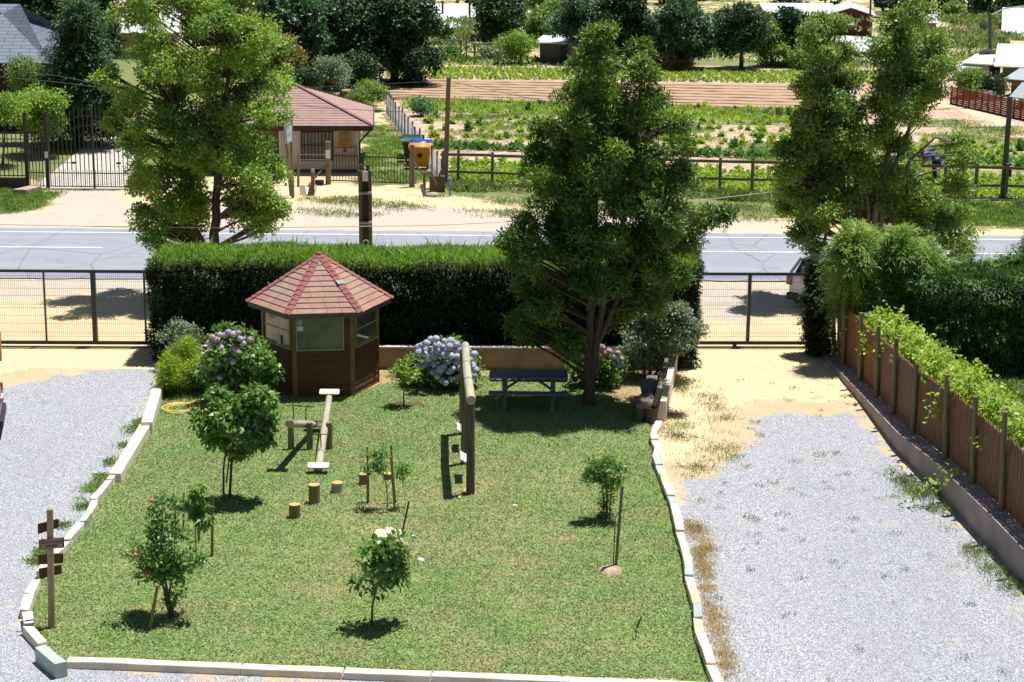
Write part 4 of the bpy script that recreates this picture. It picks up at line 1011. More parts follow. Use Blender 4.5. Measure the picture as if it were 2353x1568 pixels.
MB().box(Lx, Lx+.08, -.1, 1.6, 0, ze).build('porch_post', simple('trim_white', (.62, .60, .56)), of); MB().tube([(-.9, -.1, 0), (-.9, -.1, ze)], .05, 8).build('porch_post', simple('trim_white', (.62, .60, .56)), of)
e = .5; y0, y1 = -.62, D+.5; x0, x1 = Lx-.6, Wf+.62; zr = ze+1.3; zz = ze-.03
ym = (y0+y1)/2; hipx = 3.3
ra, rb = (x1-hipx, ym, zr), (x0+hipx*.8, ym, zr)
BR = SHING.copy(); BR.name = 'brown_shingles'; tt_ = BR.node_tree
for n_ in tt_.nodes:
    if n_.type == 'TEX_BRICK': n_.inputs['Color1'].default_value = (.33, .195, .19, 1); n_.inputs['Color2'].default_value = (.29, .175, .165, 1); n_.inputs['Brick Width'].default_value = .5; n_.inputs['Mortar'].default_value = (.12, .07, .07, 1)
rf = roof_courses([((x0, y0, zz), (x1, y0, zz), rb, ra), ((x1, y0, zz), (x1, y1, zz), ra, ra), ((x1, y1, zz), (x0, y1, zz), ra, rb), ((x0, y1, zz), (x0, y0, zz), rb, rb)], None, 17, .02, BR, of)
for a, b2 in (((x1, y0, zz), ra), ((x1, y1, zz), ra), ((x0, y0, zz), rb), (rb, ra)):
    MB().beam(Vector(a)+Vector((0, 0, .04)), Vector(b2)+Vector((0, 0, .04)), .16, .03).build('ridge_cap', simple('brown_caps', (.27, .15, .145)), rf)
q = MB(); q.box(x0+.03, x1-.03, y0+.03, y0+.06, zz-.2, zz-.005); q.box(x1-.06, x1-.03, y0+.061, y1, zz-.2, zz-.005); q.build('fascia', simple('brown_fascia', (.09, .035, .03)), of)
MB().box(x0+.06, x1-.06, y0+.061, y1-.03, zz-.05, zz-.02).build('soffit', simple('brown_soffit', (.14, .07, .05)), of)
q = MB(); q.tube([(x0, y0-.05, zz-.02), (x1, y0-.05, zz-.02)], .05, 8); q.tube([(x1-.0, y0, zz-.05), (Wf+.06, -.02, ze-.75), (Wf+.06, -.02, .05)], .04, 8); q.build('gutter', simple('dark_gutter', (.03, .02, .025)), of)
MB().tube([(x1+.02, y0+.3, zz-.1), (x1+.03, y0+.3, zz+.85)], .03, 6).build('vent_pipe', simple('pale_pipe', (.6, .6, .6)), of)
def wpt(px, py, y): p = V(px, py, Yh+y); return (p.x-h0.x, p.z)
(wx0, wz1), (wx1, wz0) = wpt(690, 300, -.03), wpt(766, 370, -.03)
wd = MB(); wd.box(wx0, wx0+.07, -.07, -.02, wz0, wz1); wd.box(wx1-.07, wx1, -.07, -.02, wz0, wz1); wd.box(wx0+.07, wx1-.07, -.07, -.02, wz1-.07, wz1); wd.box(wx0+.07, wx1-.07, -.07, -.02, wz0, wz0+.07)
wf = wd.build('window', BLKST, of)
m, t, b, o = newmat('curtained_glass'); p = opos(t); vv = nd(t, 'ShaderNodeTexWave'); vv.inputs['Scale'].default_value = 2.2; vv.inputs['Distortion'].default_value = 2.5; vv.inputs['Detail'].default_value = 3; t.links.new(mapping(t, p, (1, 1, .05)), vv.inputs['Vector'])
t.links.new(mix(t, vv.outputs['Fac'], (.06, .05, .07), (.30, .25, .26)), b.inputs['Base Color']); b.inputs['Roughness'].default_value = .15
MB().box(wx0+.07, wx1-.07, -.035, -.03, wz0+.07, wz1-.07).build('pane', m, wf)
q = MB(); n = 11
for k in range(n+1): x = wx0+.05+(wx1-wx0-.1)*k/n; q.box(x-.012, x+.012, -.15, -.126, wz0-.04, wz1+.02)
q.box(wx0, wx1, -.125, -.10, wz1-.08, wz1-.04); q.box(wx0, wx1, -.125, -.10, wz0+.02, wz0+.06); q.box(wx0, wx1, -.125, -.1, (wz0+wz1)/2-.015, (wz0+wz1)/2+.015); q.build('bars', BLKST, wf)
w2 = MB().box(Lx+.5, Lx+1.5, 1.55, 1.565, .9, 1.9).build('window', BLKST, of)
q = MB(); [q.box(Lx+.5+k*.12, Lx+.53+k*.12, 1.5, 1.53, .9, 1.9) for k in range(9)]; q.build('bars', simple('bars_grey', (.25, .25, .26)), w2)
def wall_sign(px0, py0, px1, py1, mt, label, y=-.045, name='wall_sign', lines=(), tmat=None, cat='sign', r=.0):
    (a0, c1), (a1, c0) = wpt(px0, py0, y), wpt(px1, py1, y)
    g = thing(name, label, cat, (h0.x+(a0+a1)/2, Yh+y, (c0+c1)/2)); w, h = a1-a0, c1-c0
    MB().box(-w/2, w/2, -.012, .012, -h/2, h/2).build('board', mt, g, r)
    for body, sz, dz, sxx in lines: text_part('lettering', body, sz, tmat or BLKST, g, (0, -.014, dz*h), (math.pi/2, 0, 0), .001, sxx)
    return g, w, h
OR1 = simple('varnished_board', (.42, .26, .11), (.33, .19, .08)); OR2 = simple('orange_board', (.42, .20, .04), (.35, .16, .03))
BRT = simple('burnt_letters', (.06, .03, .015))
wall_sign(777, 307, 804.5, 321.5, OR1, 'upper varnished wooden sign with dark letters on the office wall', lines=(('COMITÉ A.P.R.', .055, .3, 1), ('LORENZANA HORNERILLOS', .05, .1, .85), ('MAULE', .055, -.13, 1.2), ('AGUA PARA TODOS', .05, -.34, 1.1)), tmat=BRT)
wall_sign(777, 323.5, 804.5, 339, OR2, 'lower orange wooden sign with faint letters on the office wall', lines=(('ATENCIÓN', .05, .2, 1.2), ('LUNES A VIERNES', .05, -.02, 1.1), ('HORARIO', .05, -.2, 1)), tmat=BRT)
g, w, h = wall_sign(770, 340.5, 815, 370, simple('beige_board', (.36, .29, .22), (.33, .26, .2)), 'large beige sign with a blue and red square at its top on the office wall', lines=(('OBRAS DE CONSERVACION SISTEMA', .052, .06, .85), ('APR HONORILLOS, CONSTITUCION', .052, -.06, .85), ('INVERSION', .04, -.3, 1)))
MB().box(-.07, .0, -.018, -.0125, h/2-.16, h/2-.01).build('blue_square', simple('flag_blue', (.01, .05, .25)), g); MB().box(.0005, .07, -.018, -.0125, h/2-.16, h/2-.01).build('red_square', simple('flag_red', (.45, .02, .03)), g)
q = MB(); q.tube([(-.05, -.02, h/2-.04), (-.05, -.0185, h/2-.04)], .013, 5); q.build('white_star', WHITEP, g)
# --- white panel sign on two round posts
sp_ = G(671, 453); g = thing('panel_sign', 'white framed panel on two leaning round posts beside the big bushy tree', 'sign', sp_)
for bx, by, tx, ty, yo in ((669, 450, 653, 283, 0), (673, 455, 669, 325, -.05)):
    b_ = G(bx, by); tp_ = V(tx, ty, b_.y); MB().tube([b_-sp_, tp_-sp_], [.065, .055], 10).build('post', LOG, g)
P4 = [V(658.5, 331, sp_.y-.35)-sp_, V(672, 322, sp_.y+.5)-sp_, V(671, 281, sp_.y+.5)-sp_, V(656, 289.5, sp_.y-.35)-sp_]
MB().slab(P4, .05).build('panel', simple('panel_white', (.55, .62, .72), (.5, .57, .66), rough=.5), g)
nn = (P4[1]-P4[0]).cross(P4[3]-P4[0]).normalized(); ex = (P4[1]-P4[0]).normalized(); ey = nn.cross(ex); cc_ = sum(P4, Vector())/4+nn*.006; rot = Matrix((ex, ey, nn)).transposed().to_euler()
GT = simple('faded_letters', (.30, .36, .42)); text_part('lettering', 'COMITE', .14, GT, g, cc_+ey*.2, rot, .001); text_part('lettering', 'APR', .3, GT, g, cc_-ey*.05, rot, .001)
for a, b2 in ((0, 1), (1, 2), (2, 3), (3, 0)): MB().beam(P4[a]+nn*.005, P4[b2]+nn*.005, .03, .035).build('frame', simple('sign_frame_grey', (.25, .27, .3)), g)
# --- yard gate and posts
ga, gb = G(760, 418), G(941, 425)
g = thing('yard_gate', 'low black barred gate in front of the office yard', 'gate', ga, math.atan2(gb.y-ga.y, gb.x-ga.x)); L = (gb-ga).length; H = V(850, 358, ga.y).z
for z in (.06, H): MB().beam((0, 0, z), (L, 0, z), .04, .045).build('rail', BLKST, g)
q = MB(); [q.box(L*k/26-.011, L*k/26+.011, -.011, .011, .085, H-.025) for k in range(27)]; q.build('bars', BLKST, g)
def rpost(bx, by, tx, ty, r, label, mt=LOG, name='wooden_post', group='round posts along the far roadside'):
    b_ = G(bx, by); t_ = V(tx, ty, b_.y)-b_; g = thing(name, label, 'post', b_, group=group); MB().tube([(0, 0, -.05), t_], [r, r*.9], 10).build('shaft', mt, g); return g
g = rpost(754.5, 424, 753.5, 325, .115, 'thick round gate post with a white paper pinned on it, left of the yard gate')
MB().box(-.08, .09, -.14, -.125, 1.05, 1.38).build('paper', WHITEP, g)
rpost(946.5, 430, 947, 333, .11, 'thick round gate post right of the yard gate, before the yellow container')
rpost(685.5, 430, 685, 350, .05, 'thin round post of the wire fence in front of the office')
rpost(975, 450, 975, 397, .06, 'short weathered post by the leaning boards right of the yard gate', LOGD)
g = thing('post_brace', 'short square post with a pale top and a diagonal brace left of the yard gate', 'post', G(718.5, 449)); b_ = g.location.copy()
MB().beam((0, 0, 0), V(719, 388, b_.y)-b_, .13, .13, up=(0, 1, 0)).build('shaft', REDWOODZ, g); MB().beam(V(719, 397, b_.y-.08)-b_, V(718.5, 389, b_.y-.08)-b_, .12, .03, up=(0, 1, 0)).build('pale_face', simple('pale_wood', (.62, .48, .33)), g)
MB().tube([G(706, 430)-b_, V(752, 377, G(754, 424).y)-b_], .035, 8).build('brace', RAILW, g); MB().beam(G(722, 451)-b_, V(727, 425, b_.y)-b_, .05, .04, up=(0, 1, 0)).build('prop', simple('pale_wood', (.62, .48, .33)), g)
g = thing('board_offcuts', 'small pile of pale and dark board offcuts by the short square post', 'boards', G(705, 449)); b_ = g.location.copy()
MB().slab([(-.25, 0, 0), (.0, 0, 0), (-.1, .15, .38), (-.3, .15, .3)], .03).build('board', simple('pale_wood', (.62, .48, .33)), g); MB().slab([(.02, -.05, 0), (.25, -.05, .02), (.18, .2, .3), (.1, .2, .42)], .03).build('board', simple('dark_board', (.06, .06, .10)), g)
o_ = MB().box(-.17, .17, -.1, .1, 0, .17).build('black_box', BLKST, None, .01); o_.location = G(734, 424); tag(o_, 'small black box on the ground left of the yard gate', 'box')
g = thing('leaning_boards', 'grey broken boards and struts leaning on posts right of the yard gate', 'boards', G(975, 452)); b_ = g.location.copy()
for (x0_, y0_, x1_, y1_, yo, w) in ((949, 372, 972, 400, .6, .07), (975, 398, 988, 399, 1.2, .16), (990, 395, 1003, 425, 1.0, .10), (968, 425, 976, 452, -.2, .12), (960, 400, 952, 424, .8, .07), (1004, 420, 1014, 390, 1.2, .07)):
    MB().beam(V(x0_, y0_, b_.y+yo)-b_, V(x1_, y1_, b_.y+yo-.15)-b_, w, .04, up=(0, 1, .2)).build('board', RAILW, g)
MB().box(.15, .75, 1.0, 1.25, 0, .62).build('board', simple('brown_box', (.16, .10, .08)), g)
g = thing('blue_pipe', 'bright blue pipe leaning at the foot of the wooden pole', 'pipe', G(1034.5, 451)); b_ = g.location.copy(); t_ = V(1030.5, 411, b_.y)-b_
BL = simple('blue_plastic', (.04, .25, .62), rough=.4, spec=.5); MB().tube([(0, 0, 0), t_], .035, 8).build('tube', BL, g); MB().tube([t_*.93, t_*1.03], .055, 8).build('collar', BL, g)
o_ = MB().lump((0, 0, .05), .28, rnd, 10, 5, .2, .35).build('rubble', simple('rubble_mat', (.45, .38, .30))); o_.location = G(993, 451); tag(o_, 'pale lump of rubble beside the leaning boards', 'rubble')
# --- waste containers
def container(label, loc, rz, body, lid, lid_open=False, emblem=False):
    g = thing('waste_container', label, 'waste container', loc, rz, 'wheeled waste containers behind the yard gate')
    q = MB(); q.hexa([(-.34, -.24, .14), (.34, -.24, .14), (.34, .30, .14), (-.34, .30, .14), (-.45, -.36, .92), (.45, -.36, .92), (.45, .36, .95), (-.45, .36, .95)]); q.build('body', body, g, .03)
    q = MB(); q.box(-.47, .47, -.39, -.34, .86, .93); q.box(-.48, -.44, -.335, .37, .88, .95); q.box(.44, .48, -.335, .37, .88, .95); q.box(-.44, .44, .34, .39, .88, .96); q.build('rim', lid if lid_open else body, g, .01)
    if not lid_open:
        vs = []; n = 8
        for i in range(n+1):
            a_ = math.pi*i/n; yv = -.38*math.cos(a_); zv = .95+.13*math.sin(a_)
            vs += [(-.47, yv, zv), (.47, yv, zv)]
        q = MB(); q.add(vs, [(2*i, 2*i+1, 2*i+3, 2*i+2) for i in range(n)] + [tuple(range(0, 2*n+2, 2)), tuple(range(2*n+1, 0, -2))], True); q.build('lid', lid, g)
    else:
        MB().box(-.43, .43, -.33, .33, .86, .89).build('dark_inside', BLKST, g)
    for sx in (-.3, .3):
        for sy in (-.2, .24): MB().tube([(sx-.03, sy, .08), (sx+.03, sy, .08)], .08, 12).build('wheel', BLKST, g)
    if emblem:
        q = MB()
        for cx_, cz_, r_ in ((0, .64, .10), (-.06, .60, .06), (.06, .60, .06), (0, .53, .055), (0, .72, .055)): q.tube([(cx_, -.325, cz_), (cx_, -.31+.0, cz_)], r_, 12)
        q.build('black_emblem', BLKST, g)
    return g
YEL = simple('yellow_plastic', (.72, .30, .01), (.68, .27, .01), rough=.4, spec=.4); BLP = simple('blue_lid', (.02, .10, .50), rough=.35, spec=.5); GRP = simple('grey_plastic', (.10, .105, .12), rough=.5); GNP = simple('green_plastic', (.01, .07, .035), rough=.4)
y_ = G(966, 391)
container('bright yellow waste container with a black emblem, nearest of the row', (y_.x, y_.y+.3, 0), math.radians(-4), YEL, simple('orange_lid', (.75, .38, .10), rough=.4), False, True)
container('waste container with a blue lid squeezed behind the yellow one', (y_.x-.03, y_.y+1.35, 0), math.radians(2), GRP, BLP)
container('open grey waste container behind the blue lidded one', (y_.x-.42, y_.y+2.3, 0), 0, GRP, simple('grey_rim', (.25, .3, .36)), True)
container('dark green open waste container at the back of the row', (y_.x-.5, y_.y+3.4, 0), 0, GNP, GNP, True)
# --- wire fence between the yard and the field
wf_ = thing('wire_fence', 'old wire netting fence with grey posts between the office yard and the vegetable field', 'fence', (0, 0, 0))
fa, fb_ = G(889, 263), G(1016, 430); n = 16; q = MB()
for k in range(n+1):
    u = (k/n)**1.15; p_ = fa.lerp(fb_, u); MB().tube([(p_.x, p_.y, 0), (p_.x+rnd.uniform(-.04, .04), p_.y, 1.15+rnd.uniform(-.05, .1))], .045, 6).build('post', simple('grey_post', (.20, .20, .20), (.13, .13, .12)), wf_)
WM = simple('netting_wire', (.42, .45, .48), (.33, .36, .38), rough=.5)
d = (fb_-fa); Lf = d.length; d.normalize(); k = 0
while k < Lf: 
    for sgn in (1, -1):
        a = fa+d*k; b2 = fa+d*min(Lf, max(0, k+sgn*1.0)); q.beam((a.x, a.y, 0.02), (b2.x, b2.y, 1.02), .006, .006)
    k += .14
for z in (.05, .4, .75, 1.05): q.beam((fa.x, fa.y, z), (fb_.x, fb_.y, z), .01, .01)
q.build('netting', WM, wf_)
MB().beam((fa.x+.1, fa.y, .1), (fb_.x+.1, fb_.y, .1), .03, .18).build('foot_board', RAILW, wf_)
# yard front wire fence left of the gate
wg = thing('chain_link_fence', 'low chain link fence with two pale wires, left of the yard gate', 'fence', (0, 0, 0)); a, b2 = G(560, 425), G(750, 424); q = MB(); x = a.x
while x < b2.x:
    for sgn in (1, -1): q.beam((x, a.y, .05), (x+sgn*.75, a.y, .85), .006, .006)
    x += .1
q.build('netting', simple('dark_netting', (.16, .15, .17)), wg); q = MB(); q.beam((a.x, a.y, 1.02), (b2.x, a.y, 1.02), .012, .012); q.beam((a.x, a.y, 1.2), (b2.x, a.y, 1.22), .012, .012); q.build('line_wire', WIREL, wg)
# --- rail fence of the field
rfn = thing('rail_fence', 'long weathered two rail timber fence between the verge and the vegetable field', 'fence', (0, 0, 0))
fa, fb_ = G(1018, 426), G(2353, 461); dirv = (fb_-fa)/ (fb_.x-fa.x); x = fa.x; pts = [G(px_, 426+35*(px_-1018)/1335) for px_ in (1018,1053,1131,1207,1283,1358,1432,1504,1577,1653,1727,1800,1873,1948,2022,2096,2169,2240,2310,2382,2455)]
for p_ in pts: MB().box(p_.x-.055, p_.x+.055, p_.y-.05, p_.y+.05, -.02, 1.36+rnd.uniform(-.03, .05)).build('post', RAILW, rfn)
for zc, h in ((1.24, .11), (.55, .10)):
    for a, b2 in zip(pts[::2], pts[2::2]): MB().beam((a.x-.1, a.y-.075, zc+rnd.uniform(-.015, .015)), (b2.x+.05, b2.y-.075, zc+rnd.uniform(-.015, .015)), .045, h).build('rail', RAILW, rfn)
MB().beam((pts[0].x, pts[0].y-.06, .06), (pts[-1].x, pts[-1].y-.06, .06), .03, .07).build('bottom_rail', RAILW, rfn)
# --- person bending over in the field
def skin_chain(name, pts, edges, radii, mt, parent, lv=2, root=0):
    me = bpy.data.meshes.new(name); me.from_pydata([tuple(p) for p in pts], edges, []); o_ = link(name, me, mt, parent)
    sk = o_.modifiers.new('skin', 'SKIN'); sk.use_smooth_shade = True
    if not me.skin_vertices: me.skin_vertices.new()
    for i, r in enumerate(radii):
        me.skin_vertices[0].data[i].radius = (r, r) if not hasattr(r, '__len__') else r; me.skin_vertices[0].data[i].use_root = (i == root)
    s_ = o_.modifiers.new('s', 'SUBSURF'); s_.levels = s_.render_levels = lv; return o_
pp = G(2150, 419); pe = thing('person', 'person in blue shirt and dark blue trousers stooping behind the rail fence', 'person', pp, math.radians(150))
SK = simple('skin', (.38, .20, .13), (.34, .18, .11), scale=3, rough=.6)
# +x is the way the person bends; hips at the back
bpts = [(0, 0, .90), (.10, 0, 1.02), (.30, 0, 1.14), (.48, 0, 1.17), (.57, 0, 1.14), (.66, 0, 1.10), (.72, 0, 1.06),
        (0, .10, .86), (.05, .11, .48), (-.05, .12, .08), (.12, .13, .03), (0, -.10, .86), (.16, -.12, .48), (.06, -.13, .08), (.23, -.14, .03),
        (.44, .18, 1.10), (.50, .22, .84), (.62, .18, .62), (.66, .17, .54), (.44, -.18, 1.10), (.50, -.22, .84), (.66, -.16, .64), (.70, -.15, .56)]
be = [(0,1),(1,2),(2,3),(3,4),(4,5),(5,6),(0,7),(7,8),(8,9),(9,10),(0,11),(11,12),(12,13),(13,14),(3,15),(15,16),(16,17),(17,18),(3,19),(19,20),(20,21),(21,22)]
brd = [(.13,.11),(.12,.10),(.14,.10),(.12,.09),.05,.095,.075,.085,.06,.042,.035,.085,.06,.042,.035,.055,.045,.033,.035,.055,.045,.033,.035]
body = skin_chain('body', bpts, be, brd, SK, pe)
q = MB()
for sg, hx_ in ((1, (.66, .17, .54)), (-1, (.70, -.15, .56))):
    for f in range(4): q.tube([(hx_[0]+.0, hx_[1]+(f-1.5)*.02, hx_[2]-.02), (hx_[0]+.03, hx_[1]+(f-1.5)*.022, hx_[2]-.07-.008*(f in (1, 2))), (hx_[0]+.02, hx_[1]+(f-1.5)*.02, hx_[2]-.10)], [.010, .009, .007], 6)
    q.tube([(hx_[0], hx_[1]-sg*.035, hx_[2]), (hx_[0]+.03, hx_[1]-sg*.055, hx_[2]-.04)], [.011, .008], 6)
for s in (-1, 1): q.lump((.735, s*.035, 1.045), .011, rnd, 6, 4, 0)
q.tube([(.745, 0, 1.06), (.775, 0, 1.03)], [.010, .014], 6)
q.build('fingers_and_face', SK, body)
skin_chain('shirt', [(.02, 0, .93), (.12, 0, 1.03), (.30, 0, 1.15), (.47, 0, 1.165), (.44, .18, 1.10), (.49, .215, .90), (.44, -.18, 1.10), (.49, -.215, .90)], [(0,1),(1,2),(2,3),(3,4),(4,5),(3,6),(6,7)], [(.155,.135),(.15,.125),(.17,.125),(.14,.11),.078,.065,.078,.065], simple('blue_shirt', (.03, .06, .50), (.02, .04, .35), rough=.8), pe)
skin_chain('trousers', [(0, 0, .88), (0, .10, .84), (.05, .11, .48), (-.05, .12, .12), (0, -.10, .84), (.16, -.12, .48), (.06, -.13, .12)], [(0,1),(1,2),(2,3),(0,4),(4,5),(5,6)], [(.16,.14), .11, .082, .068, .11, .082, .068], simple('navy_cloth', (.015, .03, .16), (.01, .02, .10), rough=.9), pe)
MB().lump((.63, 0, 1.155), .098, rnd, 12, 8, .02, .8).build('hair', simple('dark_hair', (.02, .014, .01)), pe)
for x, y in ((.0, .12), (.11, -.13)): MB().box(x-.06, x+.2, y-.05, y+.05, 0, .09).build('shoe', BLKST, pe, .02)
# ================================================================== VEGETATION
YG = leafmat('yellow_green_leaf', (.13, .215, .035), (.20, .27, .055), (.085, .165, .035), spec=.3, lf=1.75)
OLV = leafmat('olive_leaf', (.055, .105, .015), (.11, .17, .03), (.035, .075, .014), trans=.25, lf=1.9)
MIDG = leafmat('mid_green_leaf', (.10, .17, .035), (.17, .24, .06), (.07, .13, .03), lf=1.75)
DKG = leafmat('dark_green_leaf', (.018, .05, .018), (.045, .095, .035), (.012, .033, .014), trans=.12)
BLG = leafmat('bluish_green_leaf', (.05, .11, .06), (.09, .16, .085), (.03, .07, .04), trans=.18)
CON = leafmat('conifer_leaf', (.028, .07, .028), (.06, .12, .045), (.016, .045, .022), trans=.12)
LIME = leafmat('bright_lime_leaf', (.20, .30, .03), (.32, .38, .05), (.14, .24, .03), trans=.4)
VINE = leafmat('vine_leaf', (.20, .31, .04), (.34, .42, .09), (.13, .22, .03), trans=.4, cscale=3)
CYP = leafmat('cypress_leaf', (.13, .22, .05), (.20, .27, .08), (.08, .15, .035), trans=.3, spec=.2, lf=1.7)
CYPD = leafmat('cypress_shade_leaf', (.03, .065, .02), (.07, .10, .035), (.02, .036, .014), trans=.08, spec=.2, lf=1.1)  # darkened leaf: the shade on the clipped hedge's face is in this colour
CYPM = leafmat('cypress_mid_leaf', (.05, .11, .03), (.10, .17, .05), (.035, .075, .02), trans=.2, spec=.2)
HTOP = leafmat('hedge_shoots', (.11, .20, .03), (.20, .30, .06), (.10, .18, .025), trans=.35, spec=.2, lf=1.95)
SILV = leafmat('silver_leaf', (.13, .18, .11), (.22, .27, .19), (.08, .12, .07), trans=.2)
GLOS = leafmat('glossy_leaf', (.08, .16, .035), (.17, .27, .08), (.05, .12, .025), trans=.3, rough=.42, spec=.4, lf=1.55)
REDG = leafmat('reddish_green_leaf', (.12, .13, .035), (.22, .13, .06), (.07, .09, .03))
CABB = leafmat('lettuce_leaf', (.22, .34, .05), (.36, .45, .09), (.14, .25, .05), trans=.35, lf=1.35)
CABD = leafmat('cabbage_leaf', (.06, .17, .05), (.14, .24, .10), (.04, .12, .03), trans=.2)
WEED = leafmat('weed_leaf', (.08, .15, .035), (.20, .24, .09), (.05, .10, .03), trans=.3)
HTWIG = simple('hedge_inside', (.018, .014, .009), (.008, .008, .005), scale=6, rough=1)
def P2(base, x, y, dy=0): return V(x, y, base.y+dy)
def mktree(name, label, cat, base_px, blobs, mat, N, L, Wd, k=14, sig=.16, bark=None, trunks=None, dsp=.8, hang=0., up=.6, group=None, seed=0, limbs=True, tr=.12, base=None, crown='crown', shell=.38, airy=False, vs=1.0):
    rng = np.random.default_rng(seed+1000); rr = random.Random(seed+77)
    if N > 8500: k = int(k*(2.6 if airy else 4.5)); sig *= (.95 if airy else 1.2); L *= 1.25; Wd *= 1.25; N = int(N*.85)
    elif N > 2000: k = int(k*2.5)
    b_ = base or G(*base_px); g = thing(name, label, cat, b_, group=group)
    W_ = []
    for bl in blobs:
        x, y, r = bl[:3]; dy = bl[3] if len(bl) > 3 else None
        R = r*PX(b_)*(.86 if r > 14 else 1)
        if dy is None: dy = rr.uniform(-dsp, dsp)
        c = P2(b_, x, y, dy)-b_; fm = .64 if airy else .9; W_.append((c.x, c.y, c.z, R*fm, R*vs*fm))
        for _ in range(6 if airy else (3 if N > 3000 else 0)):
            v_ = Vector((rr.gauss(0, 1), rr.gauss(0, 1), rr.gauss(.25, .9))).normalized()*R*rr.uniform(.7, 1.08); rs = R*rr.uniform(.2, .38); W_.append((c.x+v_.x, c.y+v_.y, c.z+v_.z, rs, rs*rr.uniform(.9, 1.4)))
        if R > .5 and len(bl) < 4:
            dy2 = -dy+rr.uniform(-.3, .3); c = P2(b_, x+rr.uniform(-.3, .3)*r, y+rr.uniform(-.3, .3)*r, dy2)-b_; W_.append((c.x, c.y, c.z, R*.85*fm, R*.85*fm))
    area = sum(4*math.pi*w[3]*w[4] for w in W_)
    P, D, Nn = blob_leaves(rng, W_, N/k/area, k, sig, up, shell, hang)
    sc = rng.uniform(.7, 1.25, size=len(P)); ok = P[:, 2] > .03
    P, D, Nn, sc = P[ok], D[ok], Nn[ok], sc[ok]
    leaves(crown, P, D, Nn, L*sc, Wd*sc, mat, g)
    bark = bark or BARK
    q = MB(); tw = trunks or [[(base_px[0], base_px[1], tr), (blobs[0][0], blobs[0][1], tr*.25)]]
    tpts = []
    for tk in tw:
        pts = []; rad = []
        for x, y, r in tk:
            p = P2(b_, x, y)-b_
            if y == base_px[1]: p = Vector((p.x, 0, -.05))
            pts.append(p); rad.append(r)
        pp = []; rd = []
        for i in range(len(pts)-1):
            for j in range(5):
                f = j/5; pp.append(pts[i].lerp(pts[i+1], f)+Vector((rr.uniform(-1, 1), rr.uniform(-1, 1), 0))*rad[i]*.25*(0 if i+j == 0 else 1)); rd.append(rad[i]+(rad[i+1]-rad[i])*f)
        pp.append(pts[-1]); rd.append(rad[-1]); q.tube(pp, rd, 9); tpts += list(zip(pp, rd))
    q.build('trunk', bark, g)
    if limbs:
        q = MB()
        for w in W_:
            c = Vector(w[:3]); best = None
            for p, r in tpts:
                if p.z < c.z-.15*w[3] and p.z > .02:
                    d = (p-c).length + abs((c.z-p.z)-.6*math.hypot(c.x-p.x, c.y-p.y))*.5
                    if best is None or d < best[0]: best = (d, p, r)
            if best:
                _, p, r = best; r = max(min(r*.5, .05), .008); mid = p.lerp(c, .5)+Vector((rr.uniform(-.1, .1), rr.uniform(-.1, .1), -.08*w[3]))
                q.tube([p, mid, c], [r, r*.6, r*.25], 6)
                for _ in range(4):
                    e_ = c+Vector((rr.uniform(-1, 1), rr.uniform(-1, 1), rr.uniform(-.5, 1)))*w[3]*.7; q.tube([mid.lerp(c, rr.random()), e_], [r*.35, r*.12], 4, False)
        if q.v: q.build('limbs', bark, g)
    return g
# --- the three big trees
lt_b = [(310,35,50),(330,-40,60),(350,95,55),(470,60,50),(430,0,60),(540,40,60),(560,-40,70),(600,100,60),(560,150,75),(635,190,48),(460,170,80),(350,170,60),(305,240,48),(400,270,90),(510,270,90),(620,265,50),(320,330,52),(430,370,100),(560,370,85),(625,400,35),(330,420,55),(430,470,90),(560,470,80),(635,480,32),(340,500,42),(352,550,22),(430,525,35),(600,530,28),(260,280,20),(250,190,25)]
mktree('broadleaf_tree', 'big bushy yellow green tree between the hedge and the road on the left', 'tree', (478,690), lt_b, YG, 115000, .085, .045, 16, .15, trunks=[[(470,690,.16),(452,580,.13),(440,500,.10),(400,250,.06)],[(488,690,.17),(492,570,.15),(500,400,.10),(530,120,.05)],[(474,690,.08),(470,560,.07),(420,480,.05)]], dsp=1.3, seed=1, airy=True)
ct_b = [(1375,85,26),(1352,135,42),(1372,175,48),(1335,215,52),(1405,225,40),(1470,115,20),(1475,165,32),(1487,220,38),(1500,280,38),(1445,270,45),(1340,290,62),(1400,310,60),(1255,305,30),(1240,365,34),(1300,365,55),(1370,390,70),(1460,370,60),(1555,285,22),(1560,340,30),(1565,400,40),(1520,420,48),(1440,460,72),(1330,470,70),(1250,430,42),(1270,500,45),(1205,530,42),(1178,555,28),(1225,585,38),(1540,490,55),(1605,505,45),(1645,500,26),(1570,560,40),(1480,550,68),(1390,560,72),(1310,570,55),(1350,640,60),(1430,640,65),(1500,620,50),(1545,640,32),(1230,680,42),(1190,745,34),(1225,765,34),(1285,740,45),(1340,720,50),(1420,710,50),(1480,700,45),(1310,790,28),(1250,720,30),(1230,400,25),(1195,600,25)]
mktree('narrow_leaved_tree', 'tall dark olive tree with two pointed tops standing beside the picnic table', 'tree', (1350,934), ct_b, OLV, 130000, .10, .030, 18, .13, trunks=[[(1352,934,.15),(1354,885,.125),(1352,800,.10),(1362,640,.08),(1370,400,.06),(1375,90,.02)],[(1356,900,.10),(1366,800,.09),(1395,640,.07),(1450,450,.05),(1478,130,.02)],[(1354,880,.09),(1372,790,.07),(1460,600,.05),(1560,420,.03)]], dsp=1.1, seed=2, limbs=True, shell=.45, airy=True)
ra = [(1870,85,34),(1905,60,34),(1885,140,48),(1930,120,34),(1862,200,42),(1905,220,55),(1852,280,48),(1905,310,58),(1840,350,52),(1895,400,62),(1835,440,55),(1880,490,58),(1815,400,35),(1850,540,42),(1880,580,28),(1945,180,32),(1955,270,38),(1960,370,42),(1955,460,42),(1810,480,28)]
